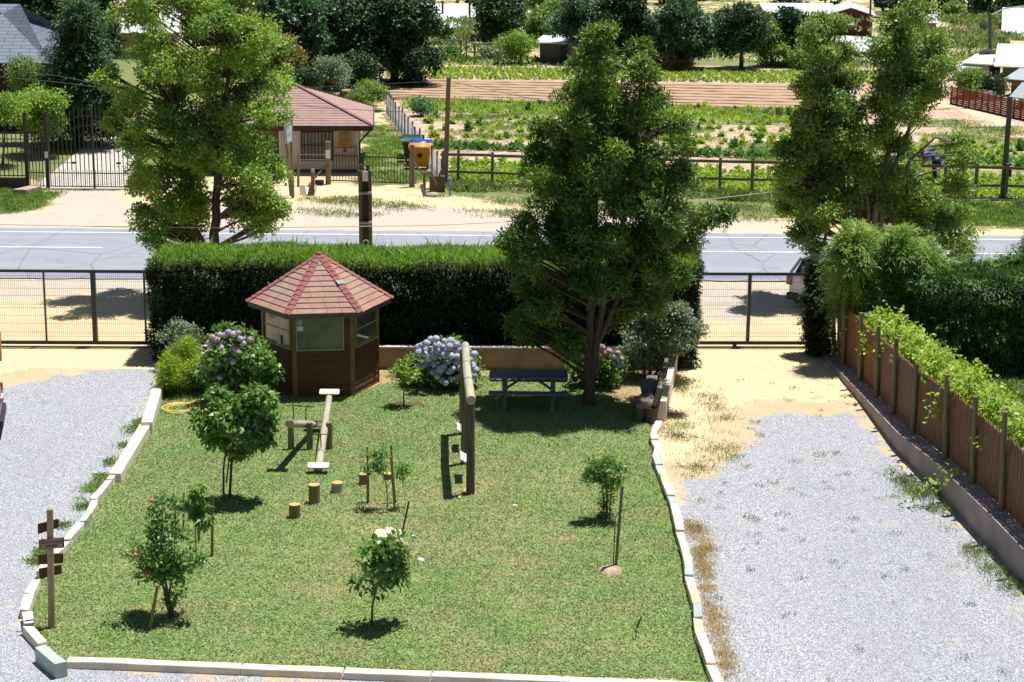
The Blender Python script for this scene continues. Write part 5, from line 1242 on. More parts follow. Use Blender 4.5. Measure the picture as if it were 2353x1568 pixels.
rb = [(2060,50,38),(2100,25,36),(2030,120,35),(2085,105,60),(2140,110,48),(2165,150,36),(2050,180,52),(2110,180,60),(2150,210,30),(2020,240,45),(2075,255,50),(2010,310,42),(2060,330,42),(2020,400,55),(2070,420,50),(2030,480,60),(2090,490,55),(2130,460,38),(2150,520,42),(2100,545,40),(2000,540,40),(2190,325,22),(2215,370,30),(2200,430,30),(2190,540,40),(2215,575,25),(2205,490,22)]
mktree('broadleaf_tree', 'dense green tree left of the pair on the verge above the white car', 'tree', (1965,690), ra, MIDG, 72000, .085, .045, 15, .15, trunks=[[(1960,690,.14),(1945,520,.12),(1925,350,.08),(1900,100,.03)],[(1968,690,.10),(1975,500,.08),(1955,300,.05)]], dsp=1.1, seed=3, airy=True)
mktree('broadleaf_tree', 'airy green tree with bare pale stems right of the pair on the verge', 'tree', (2015,690), rb, MIDG, 70000, .085, .042, 15, .15, bark=BARKG, trunks=[[(2015,690,.12),(2012,500,.10),(2050,300,.07),(2075,60,.03)],[(2022,690,.09),(2030,450,.07),(2115,230,.05),(2140,100,.02)],[(2006,690,.06),(1995,480,.05),(1990,380,.03)],[(2030,600,.05),(2090,370,.05),(2150,315,.04),(2195,330,.02)]], dsp=1.1, seed=4, airy=True)
# shadow grey-green shrub behind the log bench
mktree('silver_shrub', 'tall silvery green shrub behind the log bench at the back corner', 'shrub', (1492,868), [(1500,720,38),(1545,735,35),(1570,765,28),(1520,780,42),(1470,770,38),(1560,790,26),(1500,820,30),(1455,820,22),(1595,760,10)], SILV, 9000, .085, .035, 12, .12, limbs=False, trunks=[[(1492,868,.05),(1498,780,.03),(1510,720,.015)],[(1482,868,.035),(1475,780,.02),(1465,750,.01)],[(1503,868,.03),(1535,780,.02),(1560,760,.01)]], dsp=.4, seed=5)
# --- clipped hedge
hyF = G(1000,853).y+.55
def hedge(name, label, x0, x1, yf, yb, h, matf, matt, seed, nf, nt, uneven=.0, xw=None):
    rng = np.random.default_rng(seed); g = thing(name, label, 'hedge', ((x0+x1)/2, (yf+yb)/2, 0)); cx_, cy_ = (x0+x1)/2, (yf+yb)/2
    w, d = (x1-x0)/2, (yb-yf)/2
    hh = lambda x: h+.03*np.sin(x*1.3)+.025*np.sin(x*3.1+1)+uneven*(np.sin(x*.9+seed)+.5*np.sin(x*2.3))
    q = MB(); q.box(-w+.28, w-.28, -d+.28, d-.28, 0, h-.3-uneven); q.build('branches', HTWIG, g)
    # sides
    per = 2*(2*w)+2*(2*d); s_ = rng.random(nf)*per; x = np.where(s_ < 2*w, s_-w, np.where(s_ < 4*w, s_-3*w, np.where(s_ < 4*w+2*d, -w, w)))
    y = np.where(s_ < 2*w, -d, np.where(s_ < 4*w, d, np.where(s_ < 4*w+2*d, s_-4*w-d, s_-4*w-3*d)))
    z = rng.random(nf)**.9*(hh(x)-.02); nx = np.where(s_ < 4*w, 0, np.sign(x)); ny = np.where(s_ < 4*w, np.sign(y), 0)
    lump = .07*np.sin(x*4+z*5)+.06*np.sin(z*7+y*5+x*1.7)
    inn = rng.random(nf)**2*.28-lump
    P = np.stack([x-nx*inn, y-ny*inn, z], 1)+rng.normal(size=(nf, 3))*.03
    D = np.stack([nx*.7, ny*.7, np.full(nf, -.25)], 1)+rng.normal(size=(nf, 3))*.45; N = np.stack([nx*.5, ny*.5, np.full(nf, .8)], 1)+rng.normal(size=(nf, 3))*.3
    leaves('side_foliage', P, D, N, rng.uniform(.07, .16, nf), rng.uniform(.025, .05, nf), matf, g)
    x = rng.uniform(-w, w, nt); y = rng.uniform(-d, d, nt); z = hh(x)-.05-rng.random(nt)**2*.2
    ee = np.minimum(np.minimum(x+w, w-x), np.minimum(y+d, d-y)); z -= np.exp(-ee/.12)*.12
    P = np.stack([x, y, z], 1); D = np.stack([rng.normal(size=nt)*.45, rng.normal(size=nt)*.4-.2*(y < -d+.3), np.ones(nt)*.9], 1); N = np.stack([rng.normal(size=nt)*.5, -np.ones(nt)*.6, np.ones(nt)*.8], 1)
    tall = rng.random(nt) > .985
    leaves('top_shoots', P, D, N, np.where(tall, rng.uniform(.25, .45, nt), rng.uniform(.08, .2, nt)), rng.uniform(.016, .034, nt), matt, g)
    return g
xl, xr_ = G(378,800).x, G(1583,800).x-.0
hz = V(1000, 598, hyF).z; print('hedge height', hz)
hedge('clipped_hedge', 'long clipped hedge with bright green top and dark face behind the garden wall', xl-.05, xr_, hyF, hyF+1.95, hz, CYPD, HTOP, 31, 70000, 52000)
# --- cypress at the right gate and dark hedge to the right
def conifer(name, label, base, blobs, mat, nfr, seed, flen=.55, group=None, cat='conifer', trunk_r=.12, needle=(.07, .022), drp=.45, dsp=.9, per=26):
    rng = np.random.default_rng(seed); rr = random.Random(seed); b_ = G(*base); g = thing(name, label, cat, b_, group=group); W_ = []
    for bl in blobs:
        x, y, r = bl[:3]; dy = bl[3] if len(bl) > 3 else rr.uniform(-dsp, dsp); c = P2(b_, x, y, dy)-b_; W_.append((np.array(c), r*PX(b_)))
    tot = sum(w[1]**2 for w in W_); Ps = []; Ds = []; Ns = []
    for c, r in W_:
        n = max(4, int(nfr*r*r/tot)); u = unit(rng.normal(size=(n, 3))+np.array([0, -.15, .15])); st = c+u*r*(.35+.5*rng.random((n, 1)))
        t_ = np.linspace(0, 1, per)[None, :, None]; d0 = unit(u+rng.normal(size=(n, 3))*.25+np.array([0, 0, .2]))[:, None, :]
        ln = flen*(.6+.7*rng.random((n, 1, 1)))
        P = st[:, None, :]+d0*ln*t_+np.array([0, 0, -1.0])*ln*drp*t_**2
        P = P+rng.normal(size=P.shape)*.018*(1+t_)
        sd = unit(np.cross(d0.reshape(-1, 3), np.array([0, 0, 1.0])))[:, None, :]*np.where(np.arange(per) % 2, 1, -1)[None, :, None]
        D = d0*.8+sd*.6+np.array([0, 0, -.6])*t_+rng.normal(size=P.shape)*.2
        N = np.broadcast_to(np.array([0, 0, 1.0]), P.shape)+rng.normal(size=P.shape)*.35
        Ps.append(P.reshape(-1, 3)); Ds.append(D.reshape(-1, 3)); Ns.append(N.reshape(-1, 3))
    P, D, N = map(np.concatenate, (Ps, Ds, Ns)); ok = P[:, 2] > .02; P, D, N = P[ok], D[ok], N[ok]; n = len(P)
    leaves('foliage', P, D, N, rng.uniform(.7, 1.4, n)*needle[0], rng.uniform(.7, 1.3, n)*needle[1], mat, g)
    q = MB(); top = min(W_, key=lambda w: -w[0][2])
    q.tube([(0, 0, -.05), Vector(top[0])*.5, Vector(top[0])], [trunk_r, trunk_r*.7, trunk_r*.2], 8)
    for c, r in W_: q.tube([Vector((c[0]*.2, c[1]*.2, max(.1, c[2]*.55))), Vector(c)], [trunk_r*.35, trunk_r*.1], 5)
    q.build('trunk', BARK, g); return g
conifer('cypress', 'wide feathery light green cypress bush with drooping sprays at the end of the right gate', (1985,838), [(1945,640,26),(1930,595,18),(1955,580,30),(1995,570,38),(1995,620,50),(2050,590,48),(2040,650,50),(2100,620,50),(2090,680,45),(1970,665,38),(2140,690,36),(1950,700,24),(2150,640,30),(2000,690,40),(1960,545,22),(2070,560,30),(2120,590,30)], CYP, 3400, 41, .5, needle=(.15, .022), drp=.6, dsp=.6, per=24)
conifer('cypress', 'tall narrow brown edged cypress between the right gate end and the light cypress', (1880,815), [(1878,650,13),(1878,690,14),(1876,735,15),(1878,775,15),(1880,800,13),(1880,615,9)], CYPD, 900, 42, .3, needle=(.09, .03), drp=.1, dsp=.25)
hb = G(2240,868)
hedge('cypress_hedge', 'unclipped dark cypress hedge on the far right behind the vine fence', G(2090,860).x, G(2560,868).x, hb.y, hb.y+2.0, V(2240, 640, hb.y).z, CYPM, CYPM, 33, 34000, 12000, .10)
for i, (x, y, r) in enumerate(((2140,640,30),(2175,650,30),(2225,635,28),(2290,640,30),(2340,620,28),(2385,630,30))):
    conifer('cypress', 'young upright cypress tip rising from the dark hedge, %s from the light cypress' % ORD[i], (x, 860), [(x,y,r,1.0),(x+4,y+35,r*1.15,.7),(x-5,y+75,r*1.2,.3),(x+3,y+115,r*1.2,.1)], [CYPM, CYP][i % 2], 700, 50+i, .45, 'upright cypresses along the far right hedge', trunk_r=.06, needle=(.09, .026), drp=.15)
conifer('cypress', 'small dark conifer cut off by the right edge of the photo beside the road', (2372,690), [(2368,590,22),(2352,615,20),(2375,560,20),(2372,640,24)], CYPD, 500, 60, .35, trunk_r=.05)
# --- vine on the board fence
rng = np.random.default_rng(9); g = thing('grape_vine', 'bright green grape vine sprawling over the top of the board fence', 'vine', (9.5, 40, 0)); Ps = []; sh = MB()
rr = random.Random(8); y = 47.6; stems = []
while y > 32.0:
    fx, fh = FENCEX(y); top = fh+1.42; dens = 1.0
    for _ in range(11):
        s0 = Vector((fx+rr.uniform(.2, .9), y+rr.uniform(-.4, .4), top+rr.uniform(-.45, -.02))); pts = [s0]; d = Vector((rr.uniform(-.3, 1.2), rr.uniform(-1, 1), rr.uniform(-.1, .6))).normalized()
        for k in range(5):
            d = (d+Vector((rr.uniform(-.4, .4), rr.uniform(-.4, .4), rr.uniform(-.35, .12)))).normalized(); pts.append(pts[-1]+d*.10)
        stems.append(pts)
    y -= .33
for a_ in range(16):
    y = rr.uniform(33.5, 47); fx, fh = FENCEX(y); s0 = Vector((fx+.2, y, fh+1.5)); d = Vector((rr.uniform(-.2, .9), rr.uniform(-.6, .6), .9)).normalized(); pts = [s0]
    for k in range(6): d = (d+Vector((rr.uniform(-.2, .25), rr.uniform(-.2, .2), -.08))).normalized(); pts.append(pts[-1]+d*.09)
    stems.append(pts)
for y in (47.0, 44.4, 38.1):
    fx, fh = FENCEX(y); s0 = Vector((fx-.05, y, fh+1.4)); pts = [s0]
    for k in range(rr.randint(5, 9)): pts.append(pts[-1]+Vector((rr.uniform(-.04, .02), rr.uniform(-.06, .06), -.11)))
    stems.append(pts)
y = 36.1; fx, fh = FENCEX(y); pts = [Vector((fx-.05, y, fh+.15)), Vector((fx-.35, y-.05, fh+.10)), Vector((fx-.6, y-.1, fh-.02)), Vector((fx-.85, y-.2, fh-.15)), Vector((fx-1.15, y-.2, .2))]; stems.append(pts); stems.append([p+Vector((.03, .05, .03)) for p in pts])
for pts in stems:
    sh.tube([tuple(p-Vector((9.5, 40, 0))) for p in pts], .006, 4, False)
    for p in pts[1:]: Ps.append(tuple(p-Vector((9.5, 40, 0))))
Ps = np.array(Ps); Ps = np.repeat(Ps, 7, 0)+rng.normal(size=(len(Ps)*7, 3))*np.array([.09, .09, .07]); n = len(Ps)
D = rng.normal(size=(n, 3))+np.array([-.2, -.2, -.2]); N = rng.normal(size=(n, 3))*.5+np.array([-.1, -.1, 1.0])
leaves('leaves', Ps, D, N, rng.uniform(.06, .13, n), rng.uniform(.06, .12, n), VINE, g); sh.build('stems', simple('vine_stem', (.22, .25, .08), (.3, .22, .08)), g)
# --- garden trees and shrubs
mktree('young_lime_tree', 'young lime tree with a long dark stake, left side of the lawn', 'tree', (515,1155), [(545,932,22),(505,955,22),(580,945,24),(468,965,14),(612,930,14),(545,985,30),(505,1008,24),(583,1000,24),(545,1035,22),(505,918,12),(620,962,12),(590,910,12),(480,990,12),(610,1010,14)], GLOS, 3600, .125, .065, 9, .09, trunks=[[(515,1155,.025),(513,1080,.02),(520,1030,.015),(530,960,.01)],[(520,1110,.016),(527,1050,.014),(545,990,.01)]], dsp=.3, seed=6, limbs=True)
mktree('hydrangea_bush', 'tall leafy pink and lilac hydrangea left of the booth', 'bush', (545,935), [(575,805,32),(600,830,28),(540,840,36),(500,820,26),(520,780,24),(560,870,36),(610,860,20),(500,870,28),(545,770,14),(595,885,24),(520,905,28),(480,850,18)], GLOS, 4600, .13, .08, 7, .12, limbs=False, trunks=[[(545,935,.03),(550,860,.02),(560,800,.01)]], dsp=.4, seed=7)
HL = [(525,765),(538,770),(548,766),(517,772),(552,780),(488,776),(497,783),(505,770),(480,790),(496,808),(478,812),(540,803),(548,812),(507,800),(500,836),(528,828),(535,833),(493,829),(505,868),(560,790),(575,782)]
def heads(parent, base, pts, r, mats, seed, dys=None, name='flower_head'):
    rng = np.random.default_rng(seed); meshes = []
    for v in range(3):
        n = 230; u = unit(rng.normal(size=(n, 3))); u[:, 2] = np.abs(u[:, 2])*1.0-.25*rng.random(n); u = unit(u); P = u*r*.86; D = unit(np.cross(u, rng.normal(size=(n, 3)))); P = P-D*r*.13
        meshes.append(leaf_verts(P, D, u, r*.30, r*.27))
    for i, (x, y) in enumerate(pts):
        dy = dys[i] if dys else -.15-.1*rng.random(); c = P2(base, x, y, dy)-base
        o_ = quads_mesh(name, meshes[i % 3]*float(rng.uniform(.8, 1.2)), mats[i % len(mats)], parent); o_.location = c; o_.rotation_euler = (0, 0, float(rng.uniform(0, 6)))
        q = MB().lump((0, 0, 0), r*.72, random.Random(i), 8, 5, .05); c2_ = q.build('flower_core', mats[i % len(mats)], o_)
PINK = leafmat('pink_petal', (.60, .36, .52), (.74, .52, .66), (.52, .36, .60), trans=.2, cscale=2, lf=1.0); LILAC = leafmat('lilac_petal', (.60, .56, .76), (.76, .72, .86), (.56, .54, .76), trans=.2, cscale=2, lf=1.0)
BLUEP = leafmat('blue_petal', (.54, .57, .82), (.74, .76, .90), (.48, .50, .78), trans=.2, cscale=2, lf=1.0); HOTP = leafmat('hot_pink_petal', (.62, .14, .36), (.74, .30, .50), (.6, .2, .45), trans=.2)
hb_ = bpy.data.objects['hydrangea_bush']; heads(hb_, G(545,935), HL, .085, [PINK, LILAC, PINK], 3, dys=[-.35-.1*(i % 3) for i in range(len(HL))])
mktree('feathery_bush', 'bright lime green feathery bush at the end of the white wall', 'bush', (425,905), [(400,850,36),(440,840,38),(425,805,24),(465,860,32),(385,880,22),(430,880,34),(470,890,22),(400,820,20),(480,830,18)], LIME, 14000, .085, .014, 16, .10, trunks=[[(425,905,.03),(425,850,.02)]], dsp=.35, seed=8, up=.4, limbs=False)
mktree('rose_bush', 'loose grey green rose bush behind the bright feathery bush, before the gate frame', 'bush', (425,850), [(400,755,18),(425,765,24),(450,775,20),(385,778,14),(415,745,10),(430,800,26),(410,795,20)], SILV, 2600, .07, .045, 9, .10, trunks=[[(425,850,.015),(418,790,.012),(405,750,.006)],[(430,850,.012),(448,780,.006)]], dsp=.25, seed=9)
mktree('blue_hydrangea', 'large round hydrangea covered in pale blue flower heads by the back wall', 'bush', (1030,890), [(1020,840,32,-.1),(1050,835,36,-.1),(990,840,26,0),(1075,850,24,0),(1030,800,22,0),(1030,865,26,-.2),(965,835,18,0),(985,870,20,-.1),(955,855,16,.1)], GLOS, 5000, .11, .065, 7, .12, dsp=.2, seed=10, limbs=False, trunks=[[(1030,890,.03),(1030,840,.02)]])
HB = [(990,781),(1002,780),(1021,785),(1036,785),(1048,792),(980,790),(970,795),(1005,795),(1018,798),(1033,797),(1065,800),(975,805),(990,810),(1003,806),(1014,809),(1027,808),(1045,806),(1060,808),(1076,806),(1090,815),(962,800),(964,812),(975,815),(998,822),(1010,822),(1022,818),(1036,820),(1050,820),(1068,818),(985,826),(1030,832),(1047,834),(1060,828),(1080,828),(1085,840),(1000,838),(976,837),(1020,842),(1040,848),(1058,848),(1070,842),(1088,845),(960,842),(969,843),(1000,850),(1013,850),(1008,858),(995,856),(1075,857),(1092,852),(1032,855),(1060,862),(1018,866),(1024,880),(1016,875),(1050,868),(1087,864),(1005,866),(1037,872)]
hb_ = bpy.data.objects['blue_hydrangea']; heads(hb_, G(1030,890), HB, .105, [BLUEP, LILAC, BLUEP], 4, dys=[-.35-.12*((i*7) % 4) for i in range(len(HB))])
mktree('pink_hydrangea', 'pink flowered hydrangea behind the trunk of the tall olive green tree', 'bush', (1385,892), [(1335,840,18),(1390,840,26),(1415,830,18),(1370,815,20),(1400,870,22),(1330,865,14),(1360,870,18)], GLOS, 2800, .11, .06, 7, .12, dsp=.3, seed=11, limbs=False, trunks=[[(1385,892,.02),(1390,840,.015)]])
hb_ = bpy.data.objects['pink_hydrangea']; heads(hb_, G(1385,892), [(1316,817),(1334,846),(1328,832),(1380,806),(1388,812),(1382,800),(1424,840),(1420,812),(1335,800),(1400,808),(1415,822),(1341,812),(1377,825),(1428,826)], .09, [HOTP, PINK, LILAC, PINK], 5, dys=[-.35]*14)
mktree('apple_tree', 'small apple tree with red apples and a leaning stake, front left of lawn', 'tree', (392,1422), [(370,1275,34),(410,1290,30),(330,1275,24),(300,1265,15),(355,1300,28),(440,1285,22),(380,1320,26),(420,1320,18),(365,1235,18),(365,1195,16),(375,1155,9),(400,1200,12),(352,1165,8),(400,1160,6),(405,1225,18),(355,1210,12),(335,1330,12),(408,1385,8),(405,1360,8)], GLOS, 2500, .095, .05, 6, .08, trunks=[[(392,1422,.03),(384,1360,.025),(372,1290,.018),(372,1150,.006)],[(402,1422,.02),(388,1370,.018),(400,1300,.01),(404,1140,.005)],[(386,1400,.02),(375,1345,.02),(330,1290,.008)]], dsp=.22, seed=12)
ab = G(392,1422); at = bpy.data.objects['apple_tree']
for x, y in ((311,1276),(390,1277),(334,1321),(348,1151)):
    o_ = MB().lump(P2(ab, x, y, -.3)-ab, .038, rnd, 10, 7, .02).build('apple', simple('apple_red', (.55, .08, .08), (.60, .25, .15), scale=12, rough=.35), at)
mktree('walnut_sapling', 'slim sapling with long hanging leaves and reddish tips right of the apple tree', 'tree', (452,1290), [(457,1118,9),(450,1140,12),(455,1160,12),(448,1180,10),(470,1200,9),(478,1190,8),(452,1125,8),(460,1180,7)], GLOS, 420, .17, .05, 7, .06, hang=1.2, trunks=[[(452,1290,.012),(449,1230,.01),(450,1170,.008),(457,1112,.005)]], dsp=.08, seed=13, limbs=False)
mktree('pear_sapling', 'young pear sapling with large drooping leaves and green fruit, front centre of the lawn', 'tree', (853,1442), [(895,1262,20),(870,1280,22),(910,1285,22),(885,1310,26),(915,1315,18),(840,1330,9),(860,1255,12),(870,1335,16),(925,1330,10),(833,1285,8),(905,1245,12),(930,1270,8),(825,1345,7),(868,1362,6)], GLOS, 700, .17, .075, 6, .08, hang=.35, trunks=[[(853,1442,.02),(856,1390,.018),(866,1345,.014),(885,1290,.008)]], dsp=.2, seed=14, limbs=True)
pb_ = G(853,1442); ps = bpy.data.objects['pear_sapling']
for x, y in ((838,1325),(846,1322),(858,1330),(872,1300),(908,1305),(833,1330)): MB().lump(P2(pb_, x, y, -.25)-pb_, .03, rnd, 9, 6, .03).build('green_fruit', simple('fruit_green', (.30, .38, .10)), ps)
mktree('thin_sapling', 'thin peach sapling with sparse leaves between paired stakes among the stumps', 'tree', (891,1172), [(866,1043,10),(875,1052,9),(872,1068,9),(882,1078,7),(850,1073,8),(856,1082,6),(922,1075,9),(928,1088,9),(915,1085,8),(878,1036,6)], GLOS, 520, .12, .03, 7, .06, hang=.5, trunks=[[(891,1172,.011),(889,1120,.009),(880,1080,.006),(870,1045,.004)],[(890,1118,.006),(905,1100,.005),(925,1082,.003)]], dsp=.1, seed=15, limbs=False)
mktree('small_citrus_tree', 'small bushy citrus tree with a side clump, right part of the lawn', 'tree', (1394,1196), [(1390,1150,14),(1398,1122,17),(1393,1095,18),(1425,1075,18),(1408,1060,12),(1385,1065,14),(1362,1070,18),(1358,1090,16),(1345,1105,9),(1415,1110,14),(1395,1170,11),(1430,1095,10),(1375,1095,14)], GLOS, 2900, .065, .03, 10, .07, trunks=[[(1394,1196,.02),(1395,1150,.018),(1392,1100,.01)],[(1390,1196,.016),(1384,1120,.01),(1362,1080,.006)],[(1400,1196,.014),(1405,1120,.01),(1425,1080,.005)]], dsp=.25, seed=16)
mktree('young_citrus_tree', 'little tree on a bare stem in a dug soil ring near the blue hydrangea', 'tree', (928,935), [(915,860,13),(935,850,14),(925,842,9),(945,865,12),(905,855,8),(930,875,10)], YG, 700, .085, .045, 6, .08, trunks=[[(928,935,.02),(928,880,.015),(927,850,.008)]], dsp=.15, seed=17)
mktree('leafy_shrub', 'yellow green leafy shrub between the little bare stemmed tree and the blue hydrangea', 'shrub', (962,888), [(955,845,16),(970,860,16),(950,868,14),(965,835,10),(980,872,10),(940,830,8),(950,820,5)], YG, 1300, .085, .045, 6, .09, trunks=[[(962,888,.015),(960,850,.01)]], dsp=.2, seed=18, limbs=False)
q = MB()
for a, b2 in (((1460,1472),(1463,1440)), ((1463,1446),(1474,1420)), ((1463,1440),(1457,1432)), ((1464,1438),(1478,1408)), ((1462,1455),(1455,1440))):
    b0 = G(1460,1472); q.tube([P2(b0, *a)-b0, P2(b0, *b2)-b0], [.01, .004], 5)
o_ = q.build('bare_twig', BARK); o_.location = G(1460,1472); tag(o_, 'tiny bare forked twig sapling near the front right of the lawn', 'sapling')
q = MB(); b0 = G(1409,1311)
q.tube([Vector((0, 0, 0)), P2(b0, 1411,1260)-b0, P2(b0, 1414,1190)-b0, P2(b0, 1424,1175)-b0, P2(b0, 1450,1168)-b0, P2(b0, 1473,1150)-b0, P2(b0, 1482,1136)-b0], [.012, .011, .009, .008, .006, .004, .003], 6); q.tube([P2(b0, 1412,1190)-b0, P2(b0, 1400,1160)-b0, P2(b0, 1398,1140)-b0], [.006, .005, .003], 5)
o_ = q.build('bare_sapling', BARK); o_.location = b0; tag(o_, 'bare leafless sapling with one curved side branch tied to the leaning grey stake', 'sapling')
# soil rings, tufts
def scatter_lumps(name, label, cx_, cy_, rad, n, smin, smax, mt, seed):
    r_ = random.Random(seed); c = G(cx_, cy_); q = MB()
    for _ in range(n):
        a = r_.uniform(0, 6.28); d = rad*math.sqrt(r_.random()); s = r_.uniform(smin, smax); q.lump((d*math.cos(a), d*math.sin(a)*.8, s*.4), s, r_, 6, 4, .2, .7)
    o_ = q.build(name, mt); o_.location = c; return tag(o_, label, 'soil', kind='stuff')
SOILD = simple('dug_soil', (.16, .09, .05), (.09, .05, .03), scale=10); SOILP = simple('dry_clods', (.50, .36, .24), (.36, .25, .16), scale=10)
scatter_lumps('dug_soil', 'dark dug soil clods round the bare stemmed little tree', 930, 935, .42, 160, .015, .05, SOILD, 1)
scatter_lumps('dug_soil', 'pale dry clods at the foot of the thin sapling', 882, 1168, .36, 150, .012, .035, SOILP, 2)
scatter_lumps('dug_soil', 'dark clods at the foot of the pear sapling', 855, 1442, .32, 110, .012, .035, SOILD, 3)
scatter_lumps('dug_soil', 'dark clods under the citrus tree', 1392, 1199, .34, 110, .012, .035, SOILD, 4)
scatter_lumps('dug_soil', 'dry clods behind the apple tree', 478, 1265, .30, 90, .012, .035, SOILP, 5)
# --- turf blades of the lawn and weeds
def in_poly(P, poly): return sd_poly(P, poly) > 0
rng = np.random.default_rng(77)
xs = np.array([p.x for p in lawn_poly]); ysv = np.array([p.y for p in lawn_poly])
P = np.stack([rng.uniform(xs.min(), xs.max(), 560000), rng.uniform(ysv.min(), ysv.max(), 560000)], 1); sdl = sd_poly(P, lawn_poly); P = P[(sdl > .03) & ~((sd_poly(P, litp) > 0) & (rng.random(len(P)) < .9))]
n1_ = np.sin(P[:, 0]*1.9+1.3*np.sin(P[:, 1]*1.1))*np.sin(P[:, 1]*1.6+np.sin(P[:, 0]*2.3)); n2_ = np.sin(P[:, 0]*5.1+P[:, 1]*3.3)*np.sin(P[:, 1]*6.7-P[:, 0]*4.1)
dd_ = sd_poly(P, dryp); keepp = rng.random(len(P)) < np.clip(.72+.2*n1_+.16*n2_-.05*np.clip(dd_, -1, 1.5), .2, 1)
P = P[keepp]; n = len(P); print('blades', n)
m, t, b, o = newmat('grass_blades'); gN = nd(t, 'ShaderNodeNewGeometry'); p = gN.outputs['Position']
c = mix(t, gN.outputs['Random Per Island'], (.17, .31, .07), (.38, .47, .20)); c = mix(t, ramp(t, noise(t, .75, 5, .7, p), [(.49, 0), (.68, .75)]), c, mix(t, gN.outputs['Random Per Island'], (.34, .34, .17), (.50, .41, .22)))
t.links.new(c, b.inputs['Base Color']); b.inputs['Roughness'].default_value = .55; b.inputs['Specular IOR Level'].default_value = .3
tr_ = nd(t, 'ShaderNodeBsdfTranslucent'); t.links.new(c, tr_.inputs[0]); ms = nd(t, 'ShaderNodeMixShader'); ms.inputs[0].default_value = .25; t.links.new(b.outputs[0], ms.inputs[1]); t.links.new(tr_.outputs[0], ms.inputs[2]); t.links.new(ms.outputs[0], o.inputs[0]); BLADE = m
P3 = np.column_stack([P, np.full(n, .02)]); D = np.column_stack([rng.normal(size=(n, 2))*1.1, np.full(n, .55)]); N = np.column_stack([rng.normal(size=(n, 2))*.5, np.ones(n)])
o_ = leaves('grass', P3, D, N, rng.uniform(.03, .085, n), rng.uniform(.010, .026, n), BLADE); tag(o_, 'short green and dry turf grass of the lawn', 'grass', kind='stuff')
def weeds(name, label, poly, n_t, k, L, Wd, mt, seed, spread=.1, cat='weeds', up=.8, clump=None, z=0.02):
    rng = np.random.default_rng(seed); a = np.array([(p.x, p.y) for p in poly]); c = np.stack([rng.uniform(a[:, 0].min(), a[:, 0].max(), n_t*4), rng.uniform(a[:, 1].min(), a[:, 1].max(), n_t*4)], 1)
    c = c[in_poly(c, poly)]
    if clump is not None:
        v = np.sin(c[:, 0]*clump+np.sin(c[:, 1]*clump*.7)*2)*np.sin(c[:, 1]*clump*1.2+1); c = c[v > rng.uniform(-.2, .5, len(c))]
    c = c[:n_t]; s = rng.uniform(.5, 1.5, len(c)); P = np.repeat(c, k, 0)+rng.normal(size=(len(c)*k, 2))*spread*np.repeat(s, k)[:, None]; n = len(P)
    P3 = np.column_stack([P, np.full(n, z)+rng.random(n)*L*.3]); D = np.column_stack([rng.normal(size=(n, 2))*.6, np.full(n, up)]); N = np.column_stack([rng.normal(size=(n, 2))*.6, np.ones(n)])
    ss = np.repeat(s, k); o_ = leaves(name, P3, D, N, L*ss*rng.uniform(.6, 1.2, n), Wd*ss, mt); return tag(o_, label, cat, kind='stuff')
weeds('drive_weeds', 'sparse low weeds scattered on the right driveway', gpoly([(1560,870),(1700,860),(1900,860),(2020,1000),(2330,1350),(2600,1700),(1650,1700),(1600,1400),(1570,1120)]), 90, 22, .06, .012, WEED, 21, .06)
weeds('drive_weeds', 'green and dry grass strip between the right kerb and the sandy drive', gpoly([(1525,990),(1540,880),(1600,870),(1690,960),(1700,1050),(1620,1090),(1560,1110)]), 420, 14, .055, .012, WEED, 22, .13, clump=3.3)
DRYG = leafmat('dry_grass', (.42, .32, .17), (.58, .46, .26), (.35, .26, .14), trans=.3, lf=1.1)
weeds('dry_tufts', 'straw coloured dry grass along the outside of the right kerb', gpoly([(1575,1190),(1625,1220),(1640,1380),(1690,1560),(1665,1567),(1620,1400)]), 200, 30, .07, .010, DRYG, 23, .08)
weeds('verge_weeds', 'weeds growing along the foot of the concrete plinth', gpoly([(2040,1050),(2146,1140),(2263,1262),(2353,1365),(2353,1400),(2240,1290),(2130,1170),(2030,1080)]), 130, 34, .11, .013, WEED, 24, .10, clump=3)
weeds('edge_weeds', 'green weeds along the gravel side of the left kerb and wall', gpoly([(335,960),(262,1080),(200,1170),(130,1260),(90,1310),(70,1300),(110,1245),(185,1150),(240,1075),(310,975)]), 190, 24, .08, .02, MIDG, 25, .07, clump=2.5)
weeds('verge_weeds', 'patchy green tufts on the sandy verge across the road', gpoly([(680,455),(1220,450),(1750,480),(2353,500),(2353,525),(1700,508),(1150,500),(690,500)]), 420, 40, .10, .02, WEED, 26, .22, clump=.9)
weeds('verge_weeds', 'tall rough weeds along the foot of the rail fence', gpoly([(1035,430),(1700,448),(2400,472),(2400,490),(1700,462),(1035,442)]), 700, 34, .26, .035, WEED, 27, .2, clump=1.1)
weeds('verge_grass', 'green grass on the right end of the far verge', gpoly([(2100,468),(2700,482),(2700,530),(2100,515)]), 1700, 30, .14, .03, MIDG, 28, .2)
weeds('verge_grass', 'green grass on the left verge below the iron fence', gpoly([(-100,432),(60,445),(130,448),(85,482),(0,492),(-100,495)]), 900, 26, .12, .03, MIDG, 29, .15)
weeds('yard_grass', 'sunlit rough grass in the office yard', gpoly([(832,290),(885,270),(1010,420),(940,424),(832,415)]), 900, 22, .10, .03, MIDG, 30, .18, clump=1.3)
weeds('neighbour_grass', 'rough sunlit grass behind the vine fence on the right', gpoly([(2220,868),(2700,880),(2900,1300),(2400,1100)]), 1400, 30, .12, .016, WEED, 31, .12)
weeds('wall_weeds', 'sparse plants and fallen leaves along the garden back wall', gpoly([(870,858),(1500,856),(1500,900),(1300,885),(870,872)]), 90, 16, .06, .03, WEED, 32, .08)
